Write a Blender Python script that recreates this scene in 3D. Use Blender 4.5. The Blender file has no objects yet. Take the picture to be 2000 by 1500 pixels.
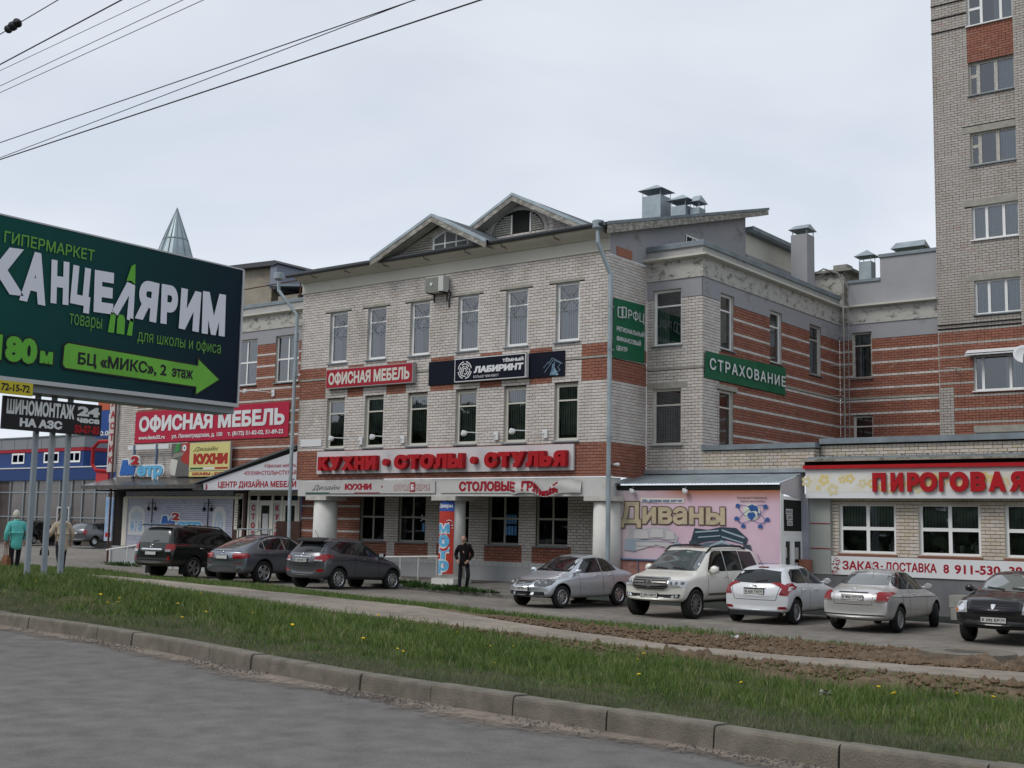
import bpy, bmesh, math, random
import numpy as np
from mathutils import Vector, Matrix, noise
from mathutils.geometry import delaunay_2d_cdt
from mathutils.bvhtree import BVHTree
S = bpy.context.scene
COL = S.collection
rnd = random.Random(7)
nrs = np.random.RandomState(5)
# ---------------------------------------------------------------- camera
YAW, PITCH, ROLL = 0.65377, 0.117445, 0.0193377
def cam_axes():
    cy, sy = math.cos(YAW), math.sin(YAW)
    f = Vector((-sy, cy, 0)); r = Vector((cy, sy, 0)); u = Vector((0, 0, 1))
    f2 = f*math.cos(PITCH) + u*math.sin(PITCH); u2 = u*math.cos(PITCH) - f*math.sin(PITCH)
    r3 = r*math.cos(ROLL) + u2*math.sin(ROLL); u3 = u2*math.cos(ROLL) - r*math.sin(ROLL)
    return r3, u3, f2
cd = bpy.data.cameras.new('camera'); cam = bpy.data.objects.new('camera', cd); COL.objects.link(cam)
r3, u3, f3 = cam_axes()
cam.matrix_world = Matrix(((r3.x, u3.x, -f3.x, 0), (r3.y, u3.y, -f3.y, 0), (r3.z, u3.z, -f3.z, 2.25), (0, 0, 0, 1)))
cd.sensor_width = 36; cd.lens = 36*2363.3/2000; cd.clip_end = 3000; cd.clip_start = 0.1
S.camera = cam
# ---------------------------------------------------------------- world, sun, exposure
SUN_EL, SUN_AZ = math.radians(48), math.radians(205)      # azimuth clockwise from +Y
W = bpy.data.worlds.new("World"); S.world = W; W.use_nodes = True
nt = W.node_tree; nt.nodes.clear()
def N(t, ty, **k):
    n = t.nodes.new(ty)
    for a, b in k.items(): setattr(n, a, b)
    return n
out = N(nt, 'ShaderNodeOutputWorld'); bg = N(nt, 'ShaderNodeBackground'); sky = N(nt, 'ShaderNodeTexSky')
sky.sky_type = 'NISHITA'; sky.sun_disc = False; sky.sun_elevation = SUN_EL; sky.sun_rotation = SUN_AZ
sky.air_density = 1.0; sky.dust_density = 3.0; sky.ozone_density = 1.0
bg.inputs[1].default_value = 0.1
tc = N(nt, 'ShaderNodeTexCoord'); mp = N(nt, 'ShaderNodeMapping'); mp.inputs['Scale'].default_value = (1, 1, 3.2)
nz = N(nt, 'ShaderNodeTexNoise'); nz.inputs['Scale'].default_value = 2.1; nz.inputs['Detail'].default_value = 4; nz.inputs['Roughness'].default_value = .5; nz.inputs['Distortion'].default_value = .35
cr = N(nt, 'ShaderNodeValToRGB'); e = cr.color_ramp.elements
e[0].position = .36; e[0].color = (6.9, 7.55, 8.5, 1); e[1].position = .66; e[1].color = (8.7, 9.1, 9.8, 1)
mx = N(nt, 'ShaderNodeMix', data_type='RGBA'); mx.inputs[0].default_value = .93
sp = N(nt, 'ShaderNodeSeparateXYZ'); hz = N(nt, 'ShaderNodeMapRange'); hz.inputs[1].default_value = 0; hz.inputs[2].default_value = .45; hz.inputs[3].default_value = 1.12; hz.inputs[4].default_value = .95
ml = N(nt, 'ShaderNodeVectorMath', operation='SCALE')
L = nt.links.new
L(tc.outputs['Generated'], mp.inputs[0]); L(mp.outputs[0], nz.inputs['Vector']); L(nz.outputs['Fac'], cr.inputs[0])
L(tc.outputs['Generated'], sp.inputs[0]); L(sp.outputs['Z'], hz.inputs[0]); L(cr.outputs[0], ml.inputs[0]); L(hz.outputs[0], ml.inputs['Scale'])
L(sky.outputs[0], mx.inputs[6]); L(ml.outputs[0], mx.inputs[7]); L(mx.outputs[2], bg.inputs[0]); L(bg.outputs[0], out.inputs[0])
sd = bpy.data.lights.new('sun', 'SUN'); sd.energy = 1.35; sd.angle = math.radians(24); sd.color = (1, .965, .91)
so = bpy.data.objects.new('sun', sd); COL.objects.link(so)
sdir = Vector((math.sin(SUN_AZ)*math.cos(SUN_EL), math.cos(SUN_AZ)*math.cos(SUN_EL), math.sin(SUN_EL)))
so.rotation_euler = sdir.to_track_quat('Z', 'Y').to_euler(); so.location = (0, -10, 40)
S.view_settings.view_transform = 'Standard'; S.view_settings.look = 'None'; S.view_settings.exposure = 0.0; S.view_settings.gamma = 1
S.cycles.max_bounces = 5; S.cycles.transparent_max_bounces = 8; S.cycles.caustics_reflective = False; S.cycles.caustics_refractive = False
# ---------------------------------------------------------------- materials
MATS = {}
def mat(name, col, rough=.7, metal=0, var=0.0, vscale=3.0, bump=0.0, bscale=40.0, spec=.25, coat=0, col2=None, emit=None, grime=0.0, detail=5, coords='Object', stretch=None):
    if name in MATS: return MATS[name]
    m = bpy.data.materials.new(name); m.use_nodes = True; t = m.node_tree; p = t.nodes['Principled BSDF']
    p.inputs['Base Color'].default_value = (*col, 1); p.inputs['Roughness'].default_value = rough; p.inputs['Metallic'].default_value = metal
    p.inputs['Specular IOR Level'].default_value = spec; p.inputs['Coat Weight'].default_value = coat
    g = N(t, 'ShaderNodeNewGeometry') if coords == 'World' else N(t, 'ShaderNodeTexCoord')
    src = g.outputs['Position'] if coords == 'World' else g.outputs['Object']
    if stretch:
        mpn = N(t, 'ShaderNodeMapping'); mpn.inputs['Scale'].default_value = stretch; t.links.new(src, mpn.inputs[0]); src = mpn.outputs[0]
    if var or col2:
        n = N(t, 'ShaderNodeTexNoise'); n.inputs['Scale'].default_value = vscale; n.inputs['Detail'].default_value = detail; n.inputs['Roughness'].default_value = .6
        t.links.new(src, n.inputs['Vector'])
        r = N(t, 'ShaderNodeValToRGB'); r.color_ramp.elements[0].position = .32; r.color_ramp.elements[1].position = .68
        c2 = col2 if col2 else tuple(c*(1-var) for c in col)
        r.color_ramp.elements[0].color = (*c2, 1); r.color_ramp.elements[1].color = (*[min(1, c*(1+var*.5)) for c in col], 1)
        t.links.new(n.outputs['Fac'], r.inputs[0]); t.links.new(r.outputs[0], p.inputs['Base Color'])
    if bump:
        n2 = N(t, 'ShaderNodeTexNoise'); n2.inputs['Scale'].default_value = bscale; n2.inputs['Detail'].default_value = 4
        b = N(t, 'ShaderNodeBump'); b.inputs['Strength'].default_value = bump; b.inputs['Distance'].default_value = .02
        t.links.new(src, n2.inputs['Vector']); t.links.new(n2.outputs['Fac'], b.inputs['Height']); t.links.new(b.outputs[0], p.inputs['Normal'])
    if emit:
        p.inputs['Emission Color'].default_value = (*emit[:3], 1); p.inputs['Emission Strength'].default_value = emit[3]
    MATS[name] = m; return m
def brickmat(name, ramp, rough=.85, dirt=(.25, .22, .18), amt=.45):
    m = bpy.data.materials.new(name); m.use_nodes = True; t = m.node_tree; p = t.nodes['Principled BSDF']; p.inputs['Roughness'].default_value = rough
    a = N(t, 'ShaderNodeAttribute'); a.attribute_name = 'rnd'
    r = N(t, 'ShaderNodeValToRGB'); el = r.color_ramp.elements
    while len(el) < len(ramp): el.new(.5)
    for q, (ps, c) in zip(el, ramp): q.position = ps; q.color = (*c, 1)
    t.links.new(a.outputs['Fac'], r.inputs[0])
    g = N(t, 'ShaderNodeNewGeometry'); n = N(t, 'ShaderNodeTexNoise'); n.inputs['Scale'].default_value = .9; n.inputs['Detail'].default_value = 7; n.inputs['Roughness'].default_value = .65
    mpn = N(t, 'ShaderNodeMapping'); mpn.inputs['Scale'].default_value = (1, 1, .4); t.links.new(g.outputs['Position'], mpn.inputs[0]); t.links.new(mpn.outputs[0], n.inputs['Vector'])
    mr = N(t, 'ShaderNodeMapRange'); mr.inputs[1].default_value = .5; mr.inputs[2].default_value = .7; mr.inputs[3].default_value = 0; mr.inputs[4].default_value = amt
    t.links.new(n.outputs['Fac'], mr.inputs[0])
    x = N(t, 'ShaderNodeMix', data_type='RGBA'); x.inputs[7].default_value = (*dirt, 1)
    t.links.new(mr.outputs[0], x.inputs[0]); t.links.new(r.outputs[0], x.inputs[6])
    n3 = N(t, 'ShaderNodeTexNoise'); n3.inputs['Scale'].default_value = 60; n3.inputs['Detail'].default_value = 3
    t.links.new(g.outputs['Position'], n3.inputs['Vector'])
    x2 = N(t, 'ShaderNodeMix', data_type='RGBA', blend_type='MULTIPLY'); x2.inputs[0].default_value = .3
    t.links.new(x.outputs[2], x2.inputs[6]); t.links.new(n3.outputs['Color'], x2.inputs[7])
    t.links.new(x.outputs[2], p.inputs['Base Color'])
    b = N(t, 'ShaderNodeBump'); b.inputs['Strength'].default_value = .3; b.inputs['Distance'].default_value = .01
    t.links.new(n3.outputs['Fac'], b.inputs['Height']); t.links.new(b.outputs[0], p.inputs['Normal'])
    MATS[name] = m; return m
M_WB = brickmat('white_brick', [(0, (.66, .61, .575)), (.5, (.61, .565, .53)), (.93, (.56, .51, .475)), (.975, (.57, .49, .445)), (1, (.56, .50, .43))])
M_TB = brickmat('tower_brick', [(0, (.47, .435, .40)), (.5, (.44, .405, .37)), (.93, (.41, .37, .335)), (1, (.43, .34, .30))])
M_CB = brickmat('cafe_brick', [(0, (.62, .55, .48)), (.5, (.585, .515, .445)), (.85, (.55, .48, .40)), (1, (.54, .47, .34))])
M_RB = brickmat('red_brick', [(0, (.33, .135, .088)), (.5, (.30, .118, .077)), (.85, (.26, .10, .066)), (1, (.33, .16, .12))], amt=.25, dirt=(.12, .06, .045))
mortar = mat('mortar', (.028, .024, .023), .95, var=.3, vscale=8)
mortar_r = mortar
plaster_w = mat('plaster_white', (.55, .53, .49), .9, var=.25, vscale=2.2, coords='World')
def dirty_plaster(name, base, dark, lo, hi, sc=1.4):
    m = mat(name, base, .9); t = m.node_tree; p = t.nodes['Principled BSDF']
    g = N(t, 'ShaderNodeNewGeometry'); mpn = N(t, 'ShaderNodeMapping'); mpn.inputs['Scale'].default_value = (1, 1, 1.7)
    n = N(t, 'ShaderNodeTexNoise'); n.inputs['Scale'].default_value = sc; n.inputs['Detail'].default_value = 9; n.inputs['Roughness'].default_value = .72; n.inputs['Distortion'].default_value = .1
    r = N(t, 'ShaderNodeValToRGB'); r.color_ramp.elements[0].position = lo; r.color_ramp.elements[1].position = hi
    r.color_ramp.elements[0].color = (*base, 1); r.color_ramp.elements[1].color = (*dark, 1)
    t.links.new(g.outputs['Position'], mpn.inputs[0]); t.links.new(mpn.outputs[0], n.inputs['Vector']); t.links.new(n.outputs['Fac'], r.inputs[0]); t.links.new(r.outputs[0], p.inputs['Base Color'])
    return m
frieze_m = dirty_plaster('frieze_stained', (.48, .47, .44), (.17, .16, .13), .51, .62, 2.4)
band_m = dirty_plaster('band_grey', (.33, .33, .35), (.17, .165, .15), .55, .72, 1.1)
parapet_m = dirty_plaster('parapet_grey', (.40, .40, .39), (.26, .25, .23), .5, .75, 1.2)
cornice_m = dirty_plaster('cornice_white', (.60, .585, .52), (.40, .38, .32), .56, .8, .8)
peel_m = dirty_plaster('peeling_paint', (.22, .205, .18), (.44, .42, .38), .46, .6, 5)
concrete = mat('concrete', (.30, .295, .27), .9, var=.2, vscale=5, bump=.2)
lintel_m = mat('lintel_concrete', (.36, .345, .30), .9, var=.2, vscale=4)
kerb_m = mat('kerb_concrete', (.185, .168, .138), .9, var=.3, vscale=5, bump=.5, bscale=70, coords='World')
galv = mat('galvanised', (.36, .42, .45), .5, .55, var=.22, vscale=1.6, coords='World')
coping_m = mat('coping_zinc', (.235, .275, .30), .55, .35, var=.25, vscale=1.3, coords='World')
roofm = mat('bitumen_roof', (.10, .115, .125), .8, var=.3)
gutter_m = mat('gutter_dark', (.045, .05, .055), .6)
white_p = mat('white_pvc', (.84, .84, .83), .35)
cream_p = mat('cream_pvc', (.60, .585, .52), .45)
greyf = mat('grey_frame', (.17, .17, .15), .5)
oldwood = mat('old_painted_wood', (.52, .50, .45), .8, var=.4, vscale=14)
steelgrey = mat('steel_paint_grey', (.27, .31, .34), .5, var=.12, vscale=3)
white_paint = mat('white_paint', (.72, .72, .70), .6, var=.08)
colwhite = mat('column_white', (.66, .655, .62), .8, var=.1, vscale=2)
plinth_m = mat('plinth_grey', (.40, .41, .42), .9, var=.08, vscale=1.2, coords='World')
black_m = mat('black', (.012, .012, .014), .5)
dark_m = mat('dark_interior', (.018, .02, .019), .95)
rubber = mat('tyre_rubber', (.022, .022, .022), .85, var=.3, vscale=6)
alu = mat('alloy', (.55, .56, .57), .3, .85)
alu_d = mat('alloy_dull', (.30, .29, .27), .45, .7)
chrome = mat('chrome', (.75, .76, .78), .15, 1)
red_s = mat('sign_red', (.40, .008, .014), .5, var=.1, vscale=2)
red_d = mat('sign_crimson', (.34, .012, .028), .55, var=.06)
white_s = mat('sign_white', (.70, .71, .72), .45)
cream_s = mat('sign_cream', (.66, .63, .55), .5)
blue_s = mat('sign_blue', (.025, .13, .44), .45)
cyan_s = mat('sign_cyan', (.12, .42, .68), .45)
green_s = mat('banner_green', (.012, .125, .06), .55, var=.12, vscale=1.5)
rust = mat('rust', (.10, .045, .025), .85, var=.3)
def glassmat(name, tint, trans, rough=.02, ior=1.5):
    m = bpy.data.materials.new(name); m.use_nodes = True; t = m.node_tree; t.nodes.clear()
    o = N(t, 'ShaderNodeOutputMaterial'); gl = N(t, 'ShaderNodeBsdfGlossy'); tr = N(t, 'ShaderNodeBsdfTransparent'); mxs = N(t, 'ShaderNodeMixShader')
    fr = N(t, 'ShaderNodeFresnel'); fr.inputs[0].default_value = ior; gl.inputs['Roughness'].default_value = rough; gl.inputs[0].default_value = (.92, .95, 1, 1)
    tr.inputs[0].default_value = (*[c*trans for c in tint], 1)
    g = N(t, 'ShaderNodeNewGeometry'); n = N(t, 'ShaderNodeTexNoise'); n.inputs['Scale'].default_value = 1.3
    b = N(t, 'ShaderNodeBump'); b.inputs['Strength'].default_value = .04; b.inputs['Distance'].default_value = .05
    t.links.new(g.outputs['Position'], n.inputs['Vector']); t.links.new(n.outputs['Fac'], b.inputs['Height']); t.links.new(b.outputs[0], gl.inputs['Normal'])
    t.links.new(fr.outputs[0], mxs.inputs[0]); t.links.new(tr.outputs[0], mxs.inputs[1]); t.links.new(gl.outputs[0], mxs.inputs[2]); t.links.new(mxs.outputs[0], o.inputs[0])
    MATS[name] = m; return m
glass = glassmat('window_glass', (.80, .90, .92), .9, ior=2.3)
carglass = mat('car_glass', (.014, .016, .017), .05, spec=.55)
carglass_t = mat('car_glass_tinted', (.006, .006, .006), .06, spec=.4)
# ---------------------------------------------------------------- mesh helpers
class Frame:
    def __init__(s, O, U, V=(0, 0, 1)):
        s.O = Vector(O); s.U = Vector(U).normalized(); s.V = Vector(V).normalized(); s.N = s.U.cross(s.V)
    def p(s, u, v, d=0): return s.O + s.U*u + s.V*v + s.N*d
class MB:
    def __init__(s): s.v = []; s.f = []; s.m = []
    def add(s, vs, fs, mi=0):
        b = len(s.v); s.v += [tuple(x) for x in vs]; s.f += [tuple(b+i for i in f) for f in fs]; s.m += [mi]*len(fs); return s
    def box(s, a, b, mi=0):
        x0, y0, z0 = a; x1, y1, z1 = b
        return s.add([(x0,y0,z0),(x1,y0,z0),(x1,y1,z0),(x0,y1,z0),(x0,y0,z1),(x1,y0,z1),(x1,y1,z1),(x0,y1,z1)],
            [(0,3,2,1),(4,5,6,7),(0,1,5,4),(1,2,6,5),(2,3,7,6),(3,0,4,7)], mi)
    def fb(s, F, u0, u1, v0, v1, d0, d1, mi=0):
        P = [F.p(u, v, d) for d in (d0, d1) for (u, v) in ((u0,v0),(u1,v0),(u1,v1),(u0,v1))]
        return s.add(P, [(3,2,1,0),(4,5,6,7),(0,1,5,4),(1,2,6,5),(2,3,7,6),(3,0,4,7)], mi)
    def quad(s, a, b, c, d, mi=0): return s.add([a, b, c, d], [(0,1,2,3)], mi)
    def prism(s, F, poly, d0, d1, mi=0):
        n = len(poly); P = [F.p(u, v, d0) for u, v in poly] + [F.p(u, v, d1) for u, v in poly]
        return s.add(P, [tuple(range(n-1, -1, -1)), tuple(range(n, 2*n))] + [(i, (i+1) % n, n+(i+1) % n, n+i) for i in range(n)], mi)
    def tube(s, pts, r, n=8, mi=0, cap=True):
        pts = [Vector(p) for p in pts]; rr = r if isinstance(r, (list, tuple)) else [r]*len(pts); P = []; k = len(pts)
        for i, p in enumerate(pts):
            t = (pts[min(i+1, k-1)] - pts[max(i-1, 0)]).normalized()
            a = t.orthogonal().normalized() if i == 0 else (a - t*a.dot(t)).normalized()
            b = t.cross(a)
            P += [p + (a*math.cos(2*math.pi*j/n) + b*math.sin(2*math.pi*j/n))*rr[i] for j in range(n)]
        fs = [(i*n+j, i*n+(j+1) % n, (i+1)*n+(j+1) % n, (i+1)*n+j) for i in range(k-1) for j in range(n)]
        if cap: fs += [tuple(range(n-1, -1, -1)), tuple(range((k-1)*n, k*n))]
        return s.add(P, fs, mi)
    def lathe(s, O, ax, prof, n=16, mi=0, cap=True):
        ax = Vector(ax).normalized(); a = ax.orthogonal().normalized(); b = ax.cross(a); O = Vector(O); P = []
        for h, r in prof: P += [O + ax*h + (a*math.cos(2*math.pi*j/n) + b*math.sin(2*math.pi*j/n))*r for j in range(n)]
        k = len(prof); fs = [(i*n+j, i*n+(j+1) % n, (i+1)*n+(j+1) % n, (i+1)*n+j) for i in range(k-1) for j in range(n)]
        if cap: fs += [tuple(range(n-1, -1, -1)), tuple(range((k-1)*n, k*n))]
        return s.add(P, fs, mi)
    def build(s, name, mats, parent=None, smooth=False, **tags):
        me = bpy.data.meshes.new(name); me.from_pydata(s.v, [], s.f)
        for m in (mats if isinstance(mats, (list, tuple)) else [mats]): me.materials.append(m)
        if len(me.materials) > 1: me.polygons.foreach_set('material_index', s.m)
        if smooth: me.polygons.foreach_set('use_smooth', [True]*len(me.polygons))
        me.update()
        return link(name, me, parent, **tags)
def link(name, me, parent=None, **tags):
    o = bpy.data.objects.new(name, me); COL.objects.link(o)
    if parent:
        o.parent = parent
        q = parent; MW = Matrix()
        while q: MW = q.matrix_basis @ MW; q = q.parent
        if not tags.pop('local', False): o.matrix_basis = MW.inverted()
    for k, v in tags.items():
        if k != 'local' and v is not None: o[k] = v
    return o
def thing(name, label, cat, loc=(0,0,0), rz=0, group=None):
    o = bpy.data.objects.new(name, None); COL.objects.link(o); o.location = loc; o.rotation_euler = (0, 0, rz); o.empty_display_size = .2
    o['label'] = label; o['category'] = cat
    if group: o['group'] = group
    o.matrix_basis  # noqa
    return o
def tag(o, label, cat, group=None):
    o['label'] = label; o['category'] = cat
    if group: o['group'] = group
    return o
# ---------------------------------------------------------------- lettering
_gc = {}
def glyphs(s, off=0., shear=0., spacing=1., res=3):
    key = (s, off, shear, spacing)
    if key in _gc: return _gc[key]
    c = bpy.data.curves.new('t', 'FONT'); c.body = s; c.shear = shear; c.resolution_u = res; c.fill_mode = 'NONE'; c.space_character = spacing
    o = bpy.data.objects.new('t', c); COL.objects.link(o)
    dg = bpy.context.evaluated_depsgraph_get(); dg.update()
    m = bpy.data.meshes.new_from_object(o.evaluated_get(dg))
    n = len(m.vertices); co = np.empty(n*3); m.vertices.foreach_get('co', co); co = co.reshape(-1, 3)[:, :2].copy()
    e = np.empty(len(m.edges)*2, dtype=int); m.edges.foreach_get('vertices', e); e = e.reshape(-1, 2)
    bpy.data.objects.remove(o); bpy.data.curves.remove(c); bpy.data.meshes.remove(m)
    if off:
        d = co[e[:, 1]] - co[e[:, 0]]; ln = np.hypot(d[:, 0], d[:, 1]) + 1e-9; nr = np.stack([d[:, 1]/ln, -d[:, 0]/ln], 1)
        par = list(range(n))
        def fd(i):
            while par[i] != i: par[i] = par[par[i]]; i = par[i]
            return i
        for a_, b_ in e: par[fd(int(a_))] = fd(int(b_))
        lp = np.array([fd(i) for i in range(n)]); le = lp[e[:, 0]]; sg = np.ones(n)
        cr_ = co[e[:, 0], 0]*co[e[:, 1], 1] - co[e[:, 1], 0]*co[e[:, 0], 1]
        ar_ = {q: cr_[le == q].sum() for q in set(lp.tolist())}
        for q in ar_:
            p_ = co[q]; hole = False
            for r_ in ar_:
                if r_ == q or ar_[r_]*ar_[q] > 0: continue
                A_, B_ = co[e[le == r_, 0]], co[e[le == r_, 1]]; st_ = (A_[:, 1] <= p_[1]) != (B_[:, 1] <= p_[1])
                with np.errstate(divide='ignore', invalid='ignore'): xx = A_[:, 0]+(p_[1]-A_[:, 1])/(B_[:, 1]-A_[:, 1])*(B_[:, 0]-A_[:, 0])
                if int((st_ & (xx > p_[0])).sum()) % 2: hole = True; break
            sg[lp == q] = (1 if ar_[q] > 0 else -1)*(-1 if hole else 1)
        vn = np.zeros_like(co); np.add.at(vn, e[:, 0], nr); np.add.at(vn, e[:, 1], nr)
        l2 = (vn**2).sum(1); k = np.where(l2 > .35, 2/np.maximum(l2, .35), 2/.35*.6)
        co = co + sg[:, None]*off*vn*np.minimum(k, 3)[:, None]
    vs, ed, fs, _, _, _ = delaunay_2d_cdt([Vector(p) for p in co], [tuple(map(int, x)) for x in e], [], 0, 1e-5)
    V = np.array([tuple(v) for v in vs]); T = np.array(fs); C = V[T].mean(1); A = co[e[:, 0]]; B = co[e[:, 1]]; py = C[:, 1][:, None]
    up = (A[:, 1][None] <= py) & (B[:, 1][None] > py); dn = (A[:, 1][None] > py) & (B[:, 1][None] <= py)
    with np.errstate(divide='ignore', invalid='ignore'):
        xi = A[:, 0] + (py - A[:, 1])/(B[:, 1] - A[:, 1])*(B[:, 0] - A[:, 0])
    w = (up & (xi > C[:, 0][:, None])).sum(1) - (dn & (xi > C[:, 0][:, None])).sum(1)
    T = T[w != 0]
    _gc[key] = (V, T); return V, T
def emit_flat(mb, V, T, fn, d0, d1, mi=0):
    """V 2D points, T triangles; fn(u,v,d)->3D; front at d1; side walls if d1-d0"""
    n = len(V); fs = [tuple(int(i) for i in t) for t in T]
    P = [fn(x, y, d1) for x, y in V]
    if d1 - d0 > 1e-6:
        P += [fn(x, y, d0) for x, y in V]; ed = {}
        for t in fs:
            for a, b in ((t[0], t[1]), (t[1], t[2]), (t[2], t[0])): ed[(a, b)] = 1
        fs += [(a, n+a, n+b, b) for (a, b) in ed if (b, a) not in ed]
    mb.add(P, fs, mi)
def text(parent, name, s, F, box, m, off=.02, d=.012, depth=0.0, shear=0, spacing=1., top=.729, rot=0, fitv=False, **tags):
    V, T = glyphs(s, off, shear, spacing)
    x0, x1 = V[:, 0].min(), V[:, 0].max(); u0, u1, v0, v1 = box
    y0, y1 = (V[:, 1].min(), V[:, 1].max()) if fitv else (-off, top+off)
    su = (u1-u0)/(x1-x0); sv = (v1-v0)/(y1-y0)
    mb = MB(); cu, cv = (u0+u1)/2, (v0+v1)/2; c, s_ = math.cos(rot), math.sin(rot)
    def fn(x, y, dd):
        u = u0+(x-x0)*su; v = v0+(y-y0)*sv
        if rot: u, v = cu+(u-cu)*c-(v-cv)*s_, cv+(u-cu)*s_+(v-cv)*c
        return F.p(u, v, dd)
    emit_flat(mb, V, T, fn, d, d+depth, 0)
    return mb.build(name, m, parent, **tags)
def poly(parent, name, pts, F, m, d, depth=0, **tags):
    mb = MB(); V = np.array(pts); n = len(V)
    vs, ed, fs, _, _, _ = delaunay_2d_cdt([Vector(p) for p in pts], [], [list(range(n))], 1, 1e-6)
    emit_flat(mb, np.array([tuple(v) for v in vs]), np.array([f if True else f for f in fs]), F.p, d, d+depth)
    return mb.build(name, m, parent, **tags)
def circle(cu, cv, ru, rv=None, n=20, a0=0, a1=2*math.pi):
    rv = rv or ru
    return [(cu+ru*math.cos(a0+(a1-a0)*i/n), cv+rv*math.sin(a0+(a1-a0)*i/n)) for i in range(n)]
def ring(cu, cv, r0, r1, a0, a1, n=10, k=1.0):
    return [(cu+k*r1*math.cos(a0+(a1-a0)*i/n), cv+r1*math.sin(a0+(a1-a0)*i/n)) for i in range(n+1)] + [(cu+k*r0*math.cos(a1+(a0-a1)*i/n), cv+r0*math.sin(a1+(a0-a1)*i/n)) for i in range(n+1)]
# ---------------------------------------------------------------- bricks and walls
def cells(rects, holes):
    for (u0, u1, v0, v1) in rects:
        us = sorted({u0, u1} | {u for h in holes for u in h[:2] if u0 < u < u1}); vs = sorted({v0, v1} | {v for h in holes for v in h[2:4] if v0 < v < v1})
        for a, b in zip(us, us[1:]):
            for c, d in zip(vs, vs[1:]):
                mu, mv = (a+b)/2, (c+d)/2
                if not any(h[0] < mu < h[1] and h[2] < mv < h[3] for h in holes): yield a, b, c, d
def wall(parent, name, F, rects, holes, reveal=.14, room=.55, m=None, rm=None, d=-.02, **tags):
    mb = MB()
    for a, b, c, e in cells(rects, holes): mb.quad(F.p(a, c, d), F.p(b, c, d), F.p(b, e, d), F.p(a, e, d), 0)
    for (a, b, c, e) in holes:
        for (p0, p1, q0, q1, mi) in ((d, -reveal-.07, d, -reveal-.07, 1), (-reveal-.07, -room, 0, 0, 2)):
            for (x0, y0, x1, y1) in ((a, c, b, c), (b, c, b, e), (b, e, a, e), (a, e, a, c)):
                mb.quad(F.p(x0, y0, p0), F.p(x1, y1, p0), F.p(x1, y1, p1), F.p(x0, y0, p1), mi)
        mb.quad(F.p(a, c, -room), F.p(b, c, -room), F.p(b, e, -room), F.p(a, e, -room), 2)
    return mb.build(name, [m or mortar, rm or plaster_w, dark_m], parent, **tags)
def layout_bricks(rects, holes, colf, L=.246, H=.084, pl=.26, ph=.1, phase=0., header=None, cuts=()):
    out = []
    for (u0, u1, v0, v1) in rects:
        k0 = int(math.floor(v0/ph+.5)); k1 = int(math.floor(v1/ph+.5))
        for k in range(k0, k1):
            z = k*ph; zc = z+H/2
            hs = sorted([(h[0], h[1]) for h in holes if h[2] < zc < h[3]])
            iv = []; cur = u0
            for a, b in hs:
                if a > cur and a < u1: iv.append((cur, min(a, u1)))
                cur = max(cur, b)
            if cur < u1: iv.append((cur, u1))
            for cu, c0, c1 in cuts:
                if c0 < zc < c1: iv = [q for a, b in iv for q in (((a, cu-.007), (cu+.007, b)) if a+.03 < cu < b-.03 else ((a, b),))]
            hd = header and header(k)
            P, Lb = (pl/2, L/2-.005) if hd else (pl, L)
            for a, b in iv:
                x = a; first = True
                while x < b-.01:
                    w = (P/2-.014 if (k % 2 and first and not hd) else Lb); s1 = x+w
                    if b-s1 < .075: s1 = b
                    out.append((x, s1, z, z+H, colf((x+s1)/2, zc))); x = s1+(P-Lb); first = False
    return out
def bricks_mesh(name, F, bl, mats, parent, proud=.0, back=-.021, **tags):
    n = len(bl)
    if not n: return
    A = np.array([b[:4] for b in bl]); col = np.array([b[4] for b in bl], dtype=np.int32)
    jit = nrs.uniform(-.002, .002, (n, 4)); d = proud + nrs.uniform(-.002, .0015, n); dt = nrs.uniform(-.0012, .0012, n)
    O = np.array(F.O); U = np.array(F.U); Vv = np.array(F.V); Nn = np.array(F.N)
    u0 = A[:, 0]+jit[:, 0]; u1 = A[:, 1]+jit[:, 1]; v0 = A[:, 2]+jit[:, 2]*.6; v1 = A[:, 3]+jit[:, 3]*.6
    P = []
    for (u, v, dd) in ((u0, v0, d), (u1, v0+dt, d), (u1, v1+dt, d), (u0, v1, d), (u0, v0, d*0+back), (u1, v0, d*0+back), (u1, v1, d*0+back), (u0, v1, d*0+back)):
        P.append(O + u[:, None]*U + v[:, None]*Vv + dd[:, None]*Nn)
    V = np.stack(P, 1).reshape(-1, 3)
    q = np.array([[0,1,2,3],[0,4,5,1],[1,5,6,2],[2,6,7,3],[3,7,4,0]]); Fc = (np.arange(n)[:, None, None]*8 + q[None]).reshape(-1, 4)
    me = bpy.data.meshes.new(name); me.vertices.add(len(V)); me.vertices.foreach_set('co', V.ravel())
    me.loops.add(Fc.size); me.loops.foreach_set('vertex_index', Fc.ravel().astype(np.int32)); me.polygons.add(len(Fc))
    me.polygons.foreach_set('loop_start', np.arange(0, Fc.size, 4, dtype=np.int32))
    for m in mats: me.materials.append(m)
    me.polygons.foreach_set('material_index', np.repeat(col, 5)); me.polygons.foreach_set('use_smooth', np.zeros(len(Fc), dtype=bool))
    at = me.attributes.new('rnd', 'FLOAT', 'FACE'); at.data.foreach_set('value', np.repeat(nrs.rand(n), 5).astype(np.float32))
    me.update(calc_edges=True); me.validate()
    return link(name, me, parent, **tags)
_ub = {}
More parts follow.
